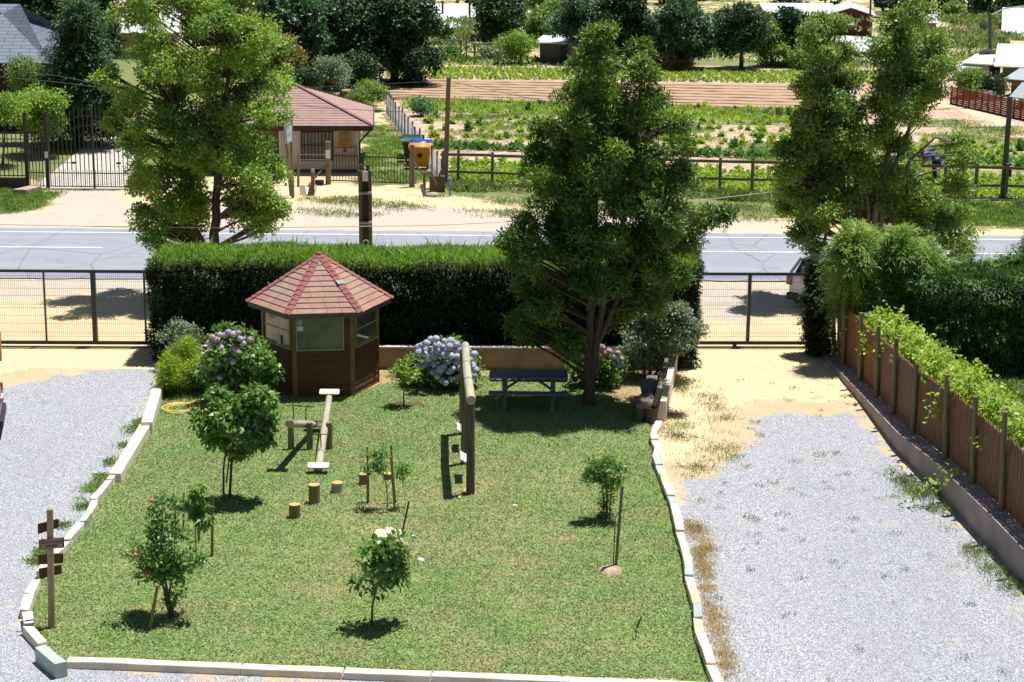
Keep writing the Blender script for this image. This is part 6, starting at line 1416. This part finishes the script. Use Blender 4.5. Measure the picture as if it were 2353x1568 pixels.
# small yellow flowers in the lawn
rng = np.random.default_rng(5); c = P[rng.choice(len(P), 60)]; c = np.repeat(c, 5, 0)+rng.normal(size=(300, 2))*.12; c = c[rng.random(300) < .8]; n = len(c)
P3 = np.column_stack([c, np.full(n, .07)]); o_ = leaves('lawn_flowers', P3, np.column_stack([rng.normal(size=(n, 2)), np.zeros(n)]), np.tile([0, 0, 1.0], (n, 1)), .026, .026, simple('yellow_petal', (.80, .62, .05), (.75, .55, .03))); tag(o_, 'tiny yellow dandelion flowers scattered over the lawn', 'flowers', kind='stuff')
# --- vegetable field crops
def rosette(n, L, Wd, seed, mt, name):
    rng = np.random.default_rng(seed); a = rng.uniform(0, 6.28, n); el = rng.uniform(.15, 1.4, n); D = np.stack([np.cos(a)*np.cos(el), np.sin(a)*np.cos(el), np.sin(el)], 1); P = D*L*.25*rng.random((n, 1)); N = np.stack([-np.cos(a)*np.sin(el), -np.sin(a)*np.sin(el), np.cos(el)], 1)+rng.normal(size=(n, 3))*.3
    return leaf_verts(P, D, N, L*rng.uniform(.6, 1.1, n), Wd*rng.uniform(.7, 1.2, n))
def rows(name, label, px0, px1, lines, step, n, L, Wd, mt, seed, jit=.05):
    rng = np.random.default_rng(seed); out = []; ros = [rosette(n, L, Wd, seed+i, None, '') for i in range(4)]
    for (ya, yb_) in lines:
        a, b2 = G(px0, ya), G(px1, yb_); d = b2-a; m_ = int(d.length/step)
        for k in range(m_):
            if rng.random() < .06: continue
            p = a+d*(k/m_); out.append(ros[k % 4]*float(rng.uniform(.7, 1.25))+np.array([p.x+rng.normal()*jit, p.y+rng.normal()*jit, p.z+.03]))
    o_ = quads_mesh(name, np.concatenate(out), mt); return tag(o_, label, 'crop', kind='stuff')
rows('lettuce_rows', 'dense bright lettuce rows just behind the rail fence', 1040, 2600, [(379,428),(385,434),(391,440),(396,445),(401,450),(406,455),(411,459),(416,463),(421,468)], .20, 22, .22, .14, CABB, 1)
rows('lettuce_rows', 'darker green leafy row above the lettuces', 1000, 2600, [(339,386),(343,390)], .26, 22, .30, .14, CABD, 2)
rows('lettuce_rows', 'patchy lettuce row along the top rail', 1040, 2600, [(372,420)], .5, 24, .28, .16, CABB, 3, .1)
rows('crop_rows', 'far bright green crop rows beyond the tilled soil', 890, 2050, [(y_, y_+14) for y_ in (156, 158, 160, 162, 164, 166, 168.5, 171, 173.5, 176, 178.5, 181)], .22, 12, .17, .14, CABB, 4)
rr = random.Random(14); k_ = 0; protos = []
for i, (mt, L, n, nm_) in enumerate(((CABB, .42, 46, 'lettuce'), (CABD, .45, 46, 'cabbage'), (CABB, .34, 40, 'lettuce'))):
    g = quads_mesh('lettuce_plant' if nm_ == 'lettuce' else 'cabbage_plant', rosette(n, L, L*.45, 60+i, None, ''), mt)
    protos.append((g, nm_))
placed = []
while len(placed) < 280:
    px_ = rr.choice([rr.uniform(960, 1290), rr.uniform(1540, 1830), rr.uniform(2080, 2353), rr.uniform(1290, 1540)]); ln = rr.choice([0, 1, 2, 3, 4, 5, 6]); u = (px_-960)/1393
    py_ = 240+u*30+ln*15+rr.uniform(-3, 3) if px_ < 2080 else rr.uniform(330, 390)
    if px_ < 960+ (py_-240)*.45: continue
    p_ = G(px_, py_)
    if any((p_-q_).length < .55 for q_ in placed): continue
    placed.append(p_); g0, nm_ = protos[len(placed) % 3] if rr.random() < .6 else protos[0]
    o_ = g0 if ('label' not in g0) else g0.copy()
    if o_ is not g0: COL.objects.link(o_)
    s_ = rr.uniform(.45, .95); o_.location = p_; o_.rotation_euler = (0, 0, rr.uniform(0, 6)); o_.scale = (s_, s_, s_*rr.uniform(.9, 1.35))
    tag(o_, ('single bright green lettuce gone tall in the stony middle of the field' if nm_ == 'lettuce' else 'single dull green cabbage in the stony middle of the field'), nm_, 'scattered lettuces in the field' if nm_ == 'lettuce' else 'scattered cabbages in the field')
weeds('field_weeds', 'low weeds scattered between the single lettuces', gpoly([(930,236),(1850,262),(2600,300),(2600,440),(1850,380),(1010,350)]), 2600, 24, .13, .03, MIDG, 33, .25, clump=.8)
weeds('field_weeds', 'thick band of weeds and bolted greens below the tilled soil', gpoly([(930,232),(1850,258),(1850,285),(1300,268),(935,255)]), 420, 26, .24, .06, CABB, 34, .25)
# ================================================================== VILLAGE AND FAR TREES
def house(label, bl, br, depth, wall_h, roof_h, wallm, roofm, ridge='x', name='village_house', over=.35, wins=(), cat='house', group=None, doors=(), rz=None, shed=False, hip=0):
    a, b2 = G(*bl), G(*br); W_ = math.hypot(b2.x-a.x, b2.y-a.y); g = thing(name, label, cat, a, math.atan2(b2.y-a.y, b2.x-a.x) if rz is None else rz, group)
    q = MB(); q.box(0, W_, 0, .12, -.5, wall_h); q.box(0, W_, depth-.12, depth, -.5, wall_h); q.box(0, .12, .12, depth-.12, -.5, wall_h); q.box(W_-.12, W_, .12, depth-.12, -.5, wall_h)
    if not shed and not hip:
        if ridge == 'y': q.add([(0, 0, wall_h), (W_, 0, wall_h), (W_/2, 0, wall_h+roof_h-.06), (0, depth, wall_h), (W_, depth, wall_h), (W_/2, depth, wall_h+roof_h-.06)], [(0, 1, 2), (3, 5, 4)])
        else: q.add([(0, 0, wall_h), (0, depth, wall_h), (0, depth/2, wall_h+roof_h-.06), (W_, 0, wall_h), (W_, depth, wall_h), (W_, depth/2, wall_h+roof_h-.06)], [(0, 2, 1), (3, 4, 5)])
    q.build('walls', wallm, g); r = MB(); o_ = over; z = wall_h
    k = roof_h/(W_/2 if ridge == 'y' else depth/2)
    if shed: r.slab([(-o_, -o_, z), (W_+o_, -o_, z), (W_+o_, depth+o_, z+roof_h), (-o_, depth+o_, z+roof_h)], .06)
    elif hip:
        y0, y1, x0, x1 = -o_, depth+o_, -o_, W_+o_; ym = depth/2; R = z+roof_h; zz = z-.03
        for f in ([(x0, y0, zz), (x1, y0, zz), (x1-hip, ym, R), (x0+hip, ym, R)], [(x1, y0, zz), (x1, y1, zz), (x1-hip, ym, R)], [(x1, y1, zz), (x0, y1, zz), (x0+hip, ym, R), (x1-hip, ym, R)], [(x0, y1, zz), (x0, y0, zz), (x0+hip, ym, R)]): r.slab(f, .07)
    elif ridge == 'y':
        r.slab([(-o_, -o_, z-o_*k), (W_/2, -o_, z+roof_h), (W_/2, depth+o_, z+roof_h), (-o_, depth+o_, z-o_*k)][::-1], .07); r.slab([(W_/2, -o_, z+roof_h), (W_+o_, -o_, z-o_*k), (W_+o_, depth+o_, z-o_*k), (W_/2, depth+o_, z+roof_h)][::-1], .07)
    else:
        r.slab([(-o_, -o_, z-o_*k), (W_+o_, -o_, z-o_*k), (W_+o_, depth/2, z+roof_h), (-o_, depth/2, z+roof_h)], .07); r.slab([(-o_, depth/2, z+roof_h), (W_+o_, depth/2, z+roof_h), (W_+o_, depth+o_, z-o_*k), (-o_, depth+o_, z-o_*k)], .07)
    r.build('roof', roofm, g)
    for (x0, x1, z0, z1) in wins:
        f = MB(); f.box(x0, x1, -.07, -.001, z0, z0+.08); f.box(x0, x1, -.07, -.001, z1-.08, z1); f.box(x0, x0+.08, -.07, -.001, z0+.08, z1-.08); f.box(x1-.08, x1, -.07, -.001, z0+.08, z1-.08); f.box((x0+x1)/2-.02, (x0+x1)/2+.02, -.07, -.02, z0+.08, z1-.08)
        w_ = f.build('window', simple('pale_frame', (.6, .62, .66)), g); MB().box(x0+.08, x1-.08, -.015, -.002, z0+.08, z1-.08).build('pane', simple('house_glass', (.05, .06, .08), rough=.1, spec=.8), w_)
    for (x0, x1, z0, z1, dm) in doors: MB().box(x0, x1, -.06, -.001, z0, z1).build('door', dm, g)
    return g
m, t, b, o = newmat('corrugated_tin'); p = opos(t); wv = nd(t, 'ShaderNodeTexWave'); wv.inputs['Scale'].default_value = 1.6; wv.bands_direction = 'X'; t.links.new(p, wv.inputs['Vector'])
t.links.new(mix(t, ramp(t, noise(t, .9, 4, .7, p), [(.5, 0), (.75, .5)]), (.66, .70, .76), (.60, .48, .40)), b.inputs['Base Color']); b.inputs['Roughness'].default_value = .55; b.inputs['Metallic'].default_value = .1; bump(t, b, wv.outputs['Fac'], .4, .04); CORR = m
BRNW = simple('dark_brown_boards', (.12, .035, .025), (.08, .025, .02), scale=2, stretch=(4, 4, .3)); GREYB = simple('grey_boards', (.20, .18, .17), (.13, .12, .11), scale=3, stretch=(.3, 1, 4))
BLUW = simple('bluish_siding', (.45, .47, .55), (.36, .38, .45), scale=2, stretch=(.2, .2, 8)); REDR = simple('red_roof', (.34, .13, .12), (.28, .11, .10), scale=2); GRNW = simple('olive_plywood', (.12, .13, .06), (.09, .10, .05), scale=1)
m, t, b, o = newmat('slate_tiles'); p = opos(t); wv = nd(t, 'ShaderNodeTexBrick'); wv.inputs['Scale'].default_value = 1; wv.inputs['Brick Width'].default_value = .9; wv.inputs['Row Height'].default_value = .3; wv.inputs['Mortar Size'].default_value = .03
wv.inputs['Color1'].default_value = (.15, .18, .24, 1); wv.inputs['Color2'].default_value = (.12, .145, .20, 1); wv.inputs['Mortar'].default_value = (.06, .07, .10, 1); t.links.new(p, wv.inputs['Vector']); t.links.new(wv.outputs[0], b.inputs['Base Color']); b.inputs['Roughness'].default_value = .5; SLATE = m
# left
g = house('house with a bluish slate hip roof behind the iron fence on the far left', (-150,300), (100,302), 9.0, 3.25, 2.3, simple('shaded_wall', (.05, .035, .04)), SLATE, hip=3.8, over=.6)  # deep shade below the eaves is put into the wall's near-black colour
zc = 4.6; q = MB(); c = V(90, 118, 97)-g.location; q.tube([(c.x, c.y, c.z-1.6), (c.x, c.y, c.z+.35)], .13, 8); q.tube([(c.x, c.y, c.z+.35), (c.x, c.y, c.z+.55)], .2, 8); q.build('chimney', simple('rusty_flue', (.16, .08, .07)), g)
house('low house with a dazzling white tin roof seen between the left trees', (250,135), (400,135), 5.0, 1.8, .9, simple('tan_wall', (.4, .28, .2)), TIN)
house('small tan house with a pink roof high behind the left tree', (268,70), (330,70), 5, 2.6, 1.2, simple('tan_wall', (.45, .30, .20)), simple('pink_roof', (.6, .42, .36)))
# centre
g = house('white walled farmhouse with a pale blue tin roof at the top centre', (1012,82), (1098,82), 6.5, 1.6, 1.25, simple('white_wall', (.55, .54, .56), (.45, .44, .46)), CORR, wins=((1.5, 2.5, .55, 1.25),), doors=((2.8, 3.3, 0, 1.4, simple('pale_door', (.5, .5, .52))),))
q = MB(); c = V(1029, 26, g.location.y+1.2)-g.location; q.tube([(c.x, c.y, c.z-.5), (c.x, c.y, c.z+.8)], .12, 8); q.tube([(c.x, c.y, c.z+.8), (c.x, c.y, c.z+1.0)], .18, 8); q.build('chimney', simple('rusty_flue', (.16, .08, .07)), g)
house('dark open lean-to shed with a rusty tin roof below the white farmhouse', (1000,104), (1062,104), 2.5, 1.2, .5, GREYB, CORR, shed=True, name='lean_to')
house('dark brown barn wall with clutter right of the white farmhouse', (1075,96), (1180,96), 2.5, .9, .3, BRNW, simple('rust_tin', (.3, .2, .16)), shed=True, name='barn')
house('grey plank shed with a flat tin roof by the field edge', (1240,142), (1306,144), 3.0, 1.25, .25, GREYB, CORR, shed=True, name='plank_shed', doors=((1.35, 1.75, 0, 1.1, BLKST),))
house('pale tin roofed house between the central trees', (1195,52), (1245,52), 5, 1.2, .9, simple('tan_wall', (.4, .28, .2)), TIN)
house('bright white roofed house behind the round green tree', (1618,88), (1690,90), 8, 1.3, 1.3, simple('tan_wall', (.4, .28, .2)), TIN)
g = house('timber gabled house with a long white tin roof', (1766,68), (1884,62), 7, 1.6, 1.0, simple('pinkish_boards', (.42, .30, .24), (.34, .24, .19), stretch=(.2, .2, 6)), TIN, rz=math.radians(6))
house('dark red brown gabled house with one small window', (1902,81), (2003,83), 9, 2.15, .7, BRNW, TIN, 'y', wins=((2.1, 3.0, .9, 1.8),))
house('low sheds with white tin roofs below the red brown house', (1870,112), (1975,116), 4, .5, .35, GREYB, TIN, shed=True, name='tin_shed')
house('small tin roofed shed in the middle of the right trees', (1950,130), (2010,132), 3, .5, .3, GREYB, TIN, shed=True, name='tin_shed')
house('long low house with a white roof behind the right tree', (2060,72), (2150,74), 5, 1.1, .6, simple('tan_wall', (.4, .28, .2)), TIN)
# right
g = house('low pink roofed house with grey siding at the top right', (2172,106), (2258,110), 5.5, 1.15, .9, simple('grey_siding', (.36, .36, .38), (.28, .28, .30), stretch=(.2, .2, 8)), REDR, wins=((2.2, 2.7, .4, .9),))
g = house('big gabled house with bluish boards and a dazzling white roof at the top right edge', (2311,122), (2430,124), 9.5, 1.5, 1.75, BLUW, TIN, over=.45)
for (y0_, y1_) in ((3.6, 4.3), (5.0, 5.5)):
    w_ = MB().box(-.04, -.005, y0_, y1_, 1.5, 2.2).build('window', simple('house_glass', (.05, .06, .08), rough=.1, spec=.8), g)
house('brown lean-to with a beige roof in front of the big gabled house', (2330,136), (2440,138), 1.6, .8, .35, BRNW, simple('beige_roof', (.6, .48, .36)), shed=True, name='lean_to')
house('olive plywood house with a bright white roof on the right edge', (2302,187), (2430,192), 4.5, 1.15, .9, GRNW, TIN, over=.5)
house('white walled lean-to with a tin roof left of the olive house', (2222,180), (2270,183), 2.6, .95, .3, simple('bluewhite_wall', (.45, .48, .55)), TIN, shed=True, name='lean_to')
house('low dark shed with a pale roof by the end of the red fence', (2190,186), (2226,188), 2.4, .6, .25, GREYB, TIN, shed=True, name='tin_shed')
house('small yellow playhouse with a grey tiled roof behind the red fence', (2338,250), (2400,256), 2.0, .8, .5, simple('yellow_wall', (.5, .48, .12)), simple('grey_tiles', (.42, .46, .50)), name='playhouse')
house('open shelter with a grey plank roof above the yellow playhouse', (2322,222), (2400,228), 1.8, 1.0, .4, REDWOODZ, simple('grey_tiles', (.42, .46, .50)), name='shelter', shed=True)
a, b2 = G(2184,240), G(2500,312); rfx = thing('red_slat_fence', 'red brown horizontal slat fence with upright posts at the right edge of the field', 'fence', (0, 0, 0)); d = b2-a; L = d.length; d.normalize(); n = int(L/.62)
RWF = simple('red_slats', (.26, .07, .04), (.18, .05, .03), scale=5)
hgt = .98
for k in range(n+1): p_ = a+d*(k*.62); MB().box(p_.x-.04, p_.x+.04, p_.y-.08, p_.y+.02, 0, hgt+.04).build('post', RWF, rfx)
q = MB()
for k in range(9): z = .06+k*.105; q.beam((a.x, a.y+.06, z), (b2.x, b2.y+.06, z), .03, .085)
q.build('slats', RWF, rfx)
g = thing('laundry', 'white, lilac and green laundry hanging behind the red slat fence', 'laundry', G(2270,245)); c0 = g.location.copy()
for i, (x, y, w, h, col) in enumerate(((2264,222,8,22,(.75, .75, .85)),(2275,218,7,20,(.8, .8, .85)),(2285,216,6,12,(.05, .5, .35)),(2268,240,5,10,(.4, .35, .6)),(2280,224,5,14,(.1, .1, .2)))):
    q = MB(); P4 = [V(x-w, y+h*.5, c0.y)-c0, V(x+w, y+h*.6, c0.y-.05)-c0, V(x+w*.8, y-h*.5, c0.y+.03)-c0, V(x-w*.7, y-h*.5, c0.y)-c0]; q.slab(P4, .02); q.build('garment', simple('cloth_%d' % i, col, rough=.9), g)
g, _ = pole('utility_pole', G(2275,166), V(2275, 32, G(2275,166).y), .13, .10, simple('dark_pole', (.10, .12, .12)), 'dark utility pole with a street lamp arm beside the big gabled house'); c0 = g.location.copy(); tp_ = V(2275, 36, c0.y)-c0
MB().tube([tp_, tp_+Vector((.9, 0, .45)), tp_+Vector((2.3, 0, .62))], .05, 6).build('lamp_arm', simple('pale_steel', (.5, .5, .52)), g); MB().box(tp_.x+2.2, tp_.x+2.8, -.12, .12, tp_.z+.55, tp_.z+.67).build('lamp_head', simple('pale_steel', (.5, .5, .52)), g)
b_ = G(1079,95); pole('utility_pole', b_, V(1079, -20, b_.y), .12, .10, LOGD, 'utility pole in front of the white farmhouse roof')
b_ = G(1998,90); pole('utility_pole', b_, V(2001, -10, b_.y), .12, .10, LOGD, 'dark utility pole right of the red brown house')
for x, y, lab in ((2266, 131, 'round satellite dish on the olive house'), (2259, 60, 'small pale satellite dish on the pink roofed house')):
    p_ = G(x, y+40 if y > 100 else y+60); c = V(x, y, p_.y); q = MB(); n = 14; R = .55 if y > 100 else .35; vs = [(0, 0, 0)]; fs = []
    for r_ in (.5, 1.0):
        for k in range(n): vs.append((R*r_*math.cos(2*math.pi*k/n), -.16*r_*r_, R*r_*math.sin(2*math.pi*k/n)))
    for k in range(n): fs += [(0, 1+k, 1+(k+1) % n), (1+k, 1+n+k, 1+n+(k+1) % n, 1+(k+1) % n)]
    q.add(vs, fs, True); q.tube([(0, .02, 0), (0, .3, -.5), (0, .3, -(c.z-p_.z))], .04, 6); o_ = q.build('satellite_dish', simple('dish_grey', (.25, .26, .29) if y > 100 else (.55, .5, .5))); o_.location = c; tag(o_, lab, 'dish')
# garden frame by the field
fr = thing('netting_enclosure', 'timber posts and wire netting frame of a kitchen garden at the far field edge', 'fence', G(1190,140)); c0 = fr.location.copy()
for x, yb_, yt_ in ((1059,138,92),(1072,140,94),(1090,141,98),(1092,128,100),(1124,130,96),(1145,140,118),(1186,142,104)): b_ = G(x, yb_); MB().tube([b_-c0, V(x, yt_, b_.y)-c0], .05, 6).build('post', RAILW, fr)
q = MB()
for (a, b2) in (((1059,93),(1092,100)), ((1000,94),(1059,93)), ((1092,101),(1145,102)), ((1098,112),(1128,141)), ((1092,101),(1185,99))): q.tube([V(*a, c0.y)-c0, V(*b2, c0.y)-c0], .04, 5)
q.build('rail', RAILW, fr)
# --- far trees
def ell(rr, cx_, cy_, rx, ry, n, rmin=.28, rmax=.5):
    out = []
    for _ in range(n):
        a = rr.uniform(0, 6.28); d = math.sqrt(rr.random())*.72; r = rr.uniform(rmin, rmax)*min(rx, ry); out.append((cx_+rx*d*math.cos(a), cy_+ry*d*math.sin(a), r))
    return out
def ftree(label, base, e, mat, N, L=.2, seed=0, tr=.14, name='tree', cat='tree', group='trees round the far gardens', n=16, dsp=1.4, W_=.6, hang=0, bark=None, up=.6, sig=.24, extra=()):
    rr = random.Random(seed); bl = [(e[0], e[1]-e[3]*.55, e[2]*.35)] + ell(rr, e[0], e[1], e[2], e[3], n) + list(extra)
    return mktree(name, label, cat, base, bl, mat, N, L, L*W_, 12, sig, bark=bark, trunks=[[(base[0], base[1], tr), (base[0]*.5+e[0]*.5, (base[1]+e[1])/2, tr*.7), (e[0], e[1]-e[3]*.5, tr*.2)]], dsp=dsp, seed=seed, group=group, hang=hang, up=up, limbs=n < 14)
ARA = []
rr = random.Random(3)
for lev in range(11):
    yy_ = 22+lev*26; w_ = 18+lev*7.2
    for s_ in (-1, -.45, .1, .6, 1): ARA.append((185+s_*w_*.8+rr.uniform(-8, 8), yy_+abs(s_)*12+rr.uniform(-6, 6), 20+lev*.9, rr.uniform(-1.6, 1.3)))
conifer('tree', 'dark blue green araucaria like tree left of the big yellow green tree', (182,335), ARA, CON, 4200, 101, .75, group='trees round the far gardens', cat='tree', trunk_r=.2, needle=(.15, .05), drp=.25, per=16)
for o_ in [o_ for o_ in bpy.data.objects if o_.get('label', '').startswith('dark blue green arau')]: o_['label'] = 'dark layered conifer left of the big yellow green tree'
ftree('pale feathery shrub tree behind the tall iron posts', (100,360), (92,260,70,50), YG, 9000, .10, 102, .06, n=14, dsp=.9)
ftree('pale feathery shrub behind the left end of the iron fence', (5,380), (15,255,42,40), YG, 4000, .10, 103, .05, n=9, dsp=.7)
ftree('slim pale shoots rising before the slate roof', (60,330), (62,175,38,50), MIDG, 3500, .10, 104, .05, n=10, dsp=.6)
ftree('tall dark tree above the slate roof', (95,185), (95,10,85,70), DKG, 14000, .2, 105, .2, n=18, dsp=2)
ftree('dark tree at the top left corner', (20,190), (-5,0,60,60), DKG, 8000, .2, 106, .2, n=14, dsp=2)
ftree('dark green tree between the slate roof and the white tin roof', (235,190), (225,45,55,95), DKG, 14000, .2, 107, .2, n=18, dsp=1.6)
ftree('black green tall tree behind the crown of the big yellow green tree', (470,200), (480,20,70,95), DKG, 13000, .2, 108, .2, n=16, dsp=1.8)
ftree('blue green tall tree right of the big yellow green tree', (650,215), (660,70,85,110), BLG, 24000, .18, 109, .22, n=22, dsp=1.8)
ftree('dark tall tree left half of the great dark pair above the office', (790,200), (775,70,70,120), DKG, 22000, .18, 110, .25, n=22, dsp=1.8)
ftree('great dark tree with a hanging lobe over the tilled field', (905,200), (905,60,95,105), DKG, 34000, .17, 111, .28, n=26, dsp=2.0, extra=((950,150,28),(955,180,15),(985,140,22),(850,170,25),(945,190,10),(880,130,25),(1000,70,25)))
ftree('reddish green bushy tree behind the office roof', (660,235), (655,135,60,55), REDG, 9000, .14, 112, .1, n=16)
ftree('pale leafy shrub with long leaves above the office roof ridge', (765,250), (762,170,36,40), SILV, 4200, .16, 113, .05, n=10, W_=.3, name='shrub', cat='shrub')
ftree('low green bushes right of the office roof', (830,255), (840,215,48,22), MIDG, 4500, .12, 114, .04, n=10, name='shrub', cat='shrub', dsp=.8)
ftree('dark bush at the top corner of the wire fence', (968,268), (965,248,22,13), CABD, 1500, .13, 115, .04, n=6, name='shrub', cat='shrub', dsp=.5)
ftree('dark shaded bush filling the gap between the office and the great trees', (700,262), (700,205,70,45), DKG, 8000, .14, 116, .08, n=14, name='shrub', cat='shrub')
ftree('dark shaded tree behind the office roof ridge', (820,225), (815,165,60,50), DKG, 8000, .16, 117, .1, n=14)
ftree('dark tree right of the white farmhouse', (1145,120), (1140,45,62,58), DKG, 14000, .22, 118, .2, n=16)
ftree('light green young tree before the dark tree at the field edge', (1200,148), (1190,105,42,32), YG, 6500, .13, 119, .06, n=14, dsp=.9)
ftree('green tree above the grey plank shed', (1285,135), (1265,55,58,48), MIDG, 12000, .2, 120, .15, n=16)
ftree('drooping grey green willow like tree behind the plank shed', (1340,145), (1320,40,58,60), BLG, 13000, .2, 121, .2, n=16, hang=.6, W_=.3)
ftree('green tree top behind the willow like tree', (1240,60), (1240,10,50,35), MIDG, 5000, .25, 122, .15, n=10)
ftree('tall dark tree behind the tops of the olive green tree', (1435,155), (1430,50,60,85), DKG, 15000, .22, 123, .2, n=18)
ftree('big round green tree with dark hollows at the field edge', (1570,160), (1565,75,85,75), BLG, 26000, .18, 124, .22, n=24)
ftree('dark green filler tree left of the round green tree', (1490,155), (1490,100,45,50), DKG, 8000, .2, 125, .15, n=12)
ftree('dark layered monkey puzzle like tree with a bare trunk', (1702,160), (1705,70,58,75), CON, 16000, .2, 126, .16, n=22, W_=.35)
ftree('small tree right of the monkey puzzle like tree', (1770,152), (1775,95,38,45), MIDG, 6000, .18, 127, .08, n=12)
ftree('dark tree left of the long white roof', (1815,150), (1815,75,42,60), DKG, 9000, .2, 128, .12, n=14)
ftree('low green bushes under the small trees at the field edge', (1830,158), (1835,140,38,16), MIDG, 3500, .15, 129, .04, n=8, name='shrub', cat='shrub')
ftree('round pale green tree above the pink roofed house', (2195,75), (2195,32,34,24), MIDG, 4500, .25, 130, .1, n=10, group='trees on the far slope')
ftree('dark trees behind the big gabled house, left one', (2262,60), (2262,10,40,28), DKG, 4500, .3, 131, .15, n=10, group='trees on the far slope')
ftree('dark trees behind the big gabled house, right one', (2335,55), (2335,5,42,30), DKG, 4500, .3, 132, .15, n=10, group='trees on the far slope')
ftree('dark lone tree on the far slope above the right tree', (2030,40), (2030,8,18,18), DKG, 2200, .3, 133, .1, n=7, group='trees on the far slope')
ftree('small bush in front of the big gabled house', (2310,120), (2310,103,17,15), BLG, 1800, .18, 134, .04, n=7, name='shrub', cat='shrub')
ftree('leafy fruit tree behind the red slat fence', (2235,225), (2232,190,34,28), MIDG, 5000, .14, 135, .06, n=12)
ftree('dark bush beside the laundry', (2285,225), (2282,195,26,22), DKG, 2800, .14, 136, .05, n=9, name='shrub', cat='shrub')
ftree('tangled brown green brush on the shadowed field bank', (1530,165), (1530,150,70,10), REDG, 3500, .16, 137, .03, n=14, name='shrub', cat='shrub', dsp=.6)
ftree('light green creeper covered bush left of the farm sheds', (1030,130), (1035,128,30,8), CABD, 2200, .2, 138, .03, n=8, name='shrub', cat='shrub', dsp=.5)
ftree('pale bushes in the kitchen garden frame', (1120,138), (1120,125,30,12), SILV, 2200, .14, 139, .03, n=8, name='shrub', cat='shrub', dsp=.6)
# far wood as one mass
rr = random.Random(9); rng = np.random.default_rng(9); bl = []
for k in range(210):
    x = rr.uniform(-95, 95); y = rr.uniform(225, 330); r = rr.uniform(2.2, 4.5)
    if 22 < x < 70 and y < 300 and rr.random() < .5: continue
    bl.append((x, y, gz(x, y)+r*.8, r, r*1.2))
P_, D_, N_ = blob_leaves(rng, bl, .10, 40, .7); n = len(P_); print('far wood', n)
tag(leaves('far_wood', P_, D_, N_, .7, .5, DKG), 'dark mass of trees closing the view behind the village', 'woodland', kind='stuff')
weeds('far_scrub', 'rough grass and scrub around the village gardens', gpoly([(-100,152),(2150,156),(2700,170),(2700,105),(-100,100)]), 2500, 14, .4, .12, WEED, 41, .7, clump=.3, z=-.2)
n = 0
print('objects', len(bpy.data.objects), 'faces', sum(len(o.data.polygons) for o in bpy.data.objects if o.type == 'MESH'))
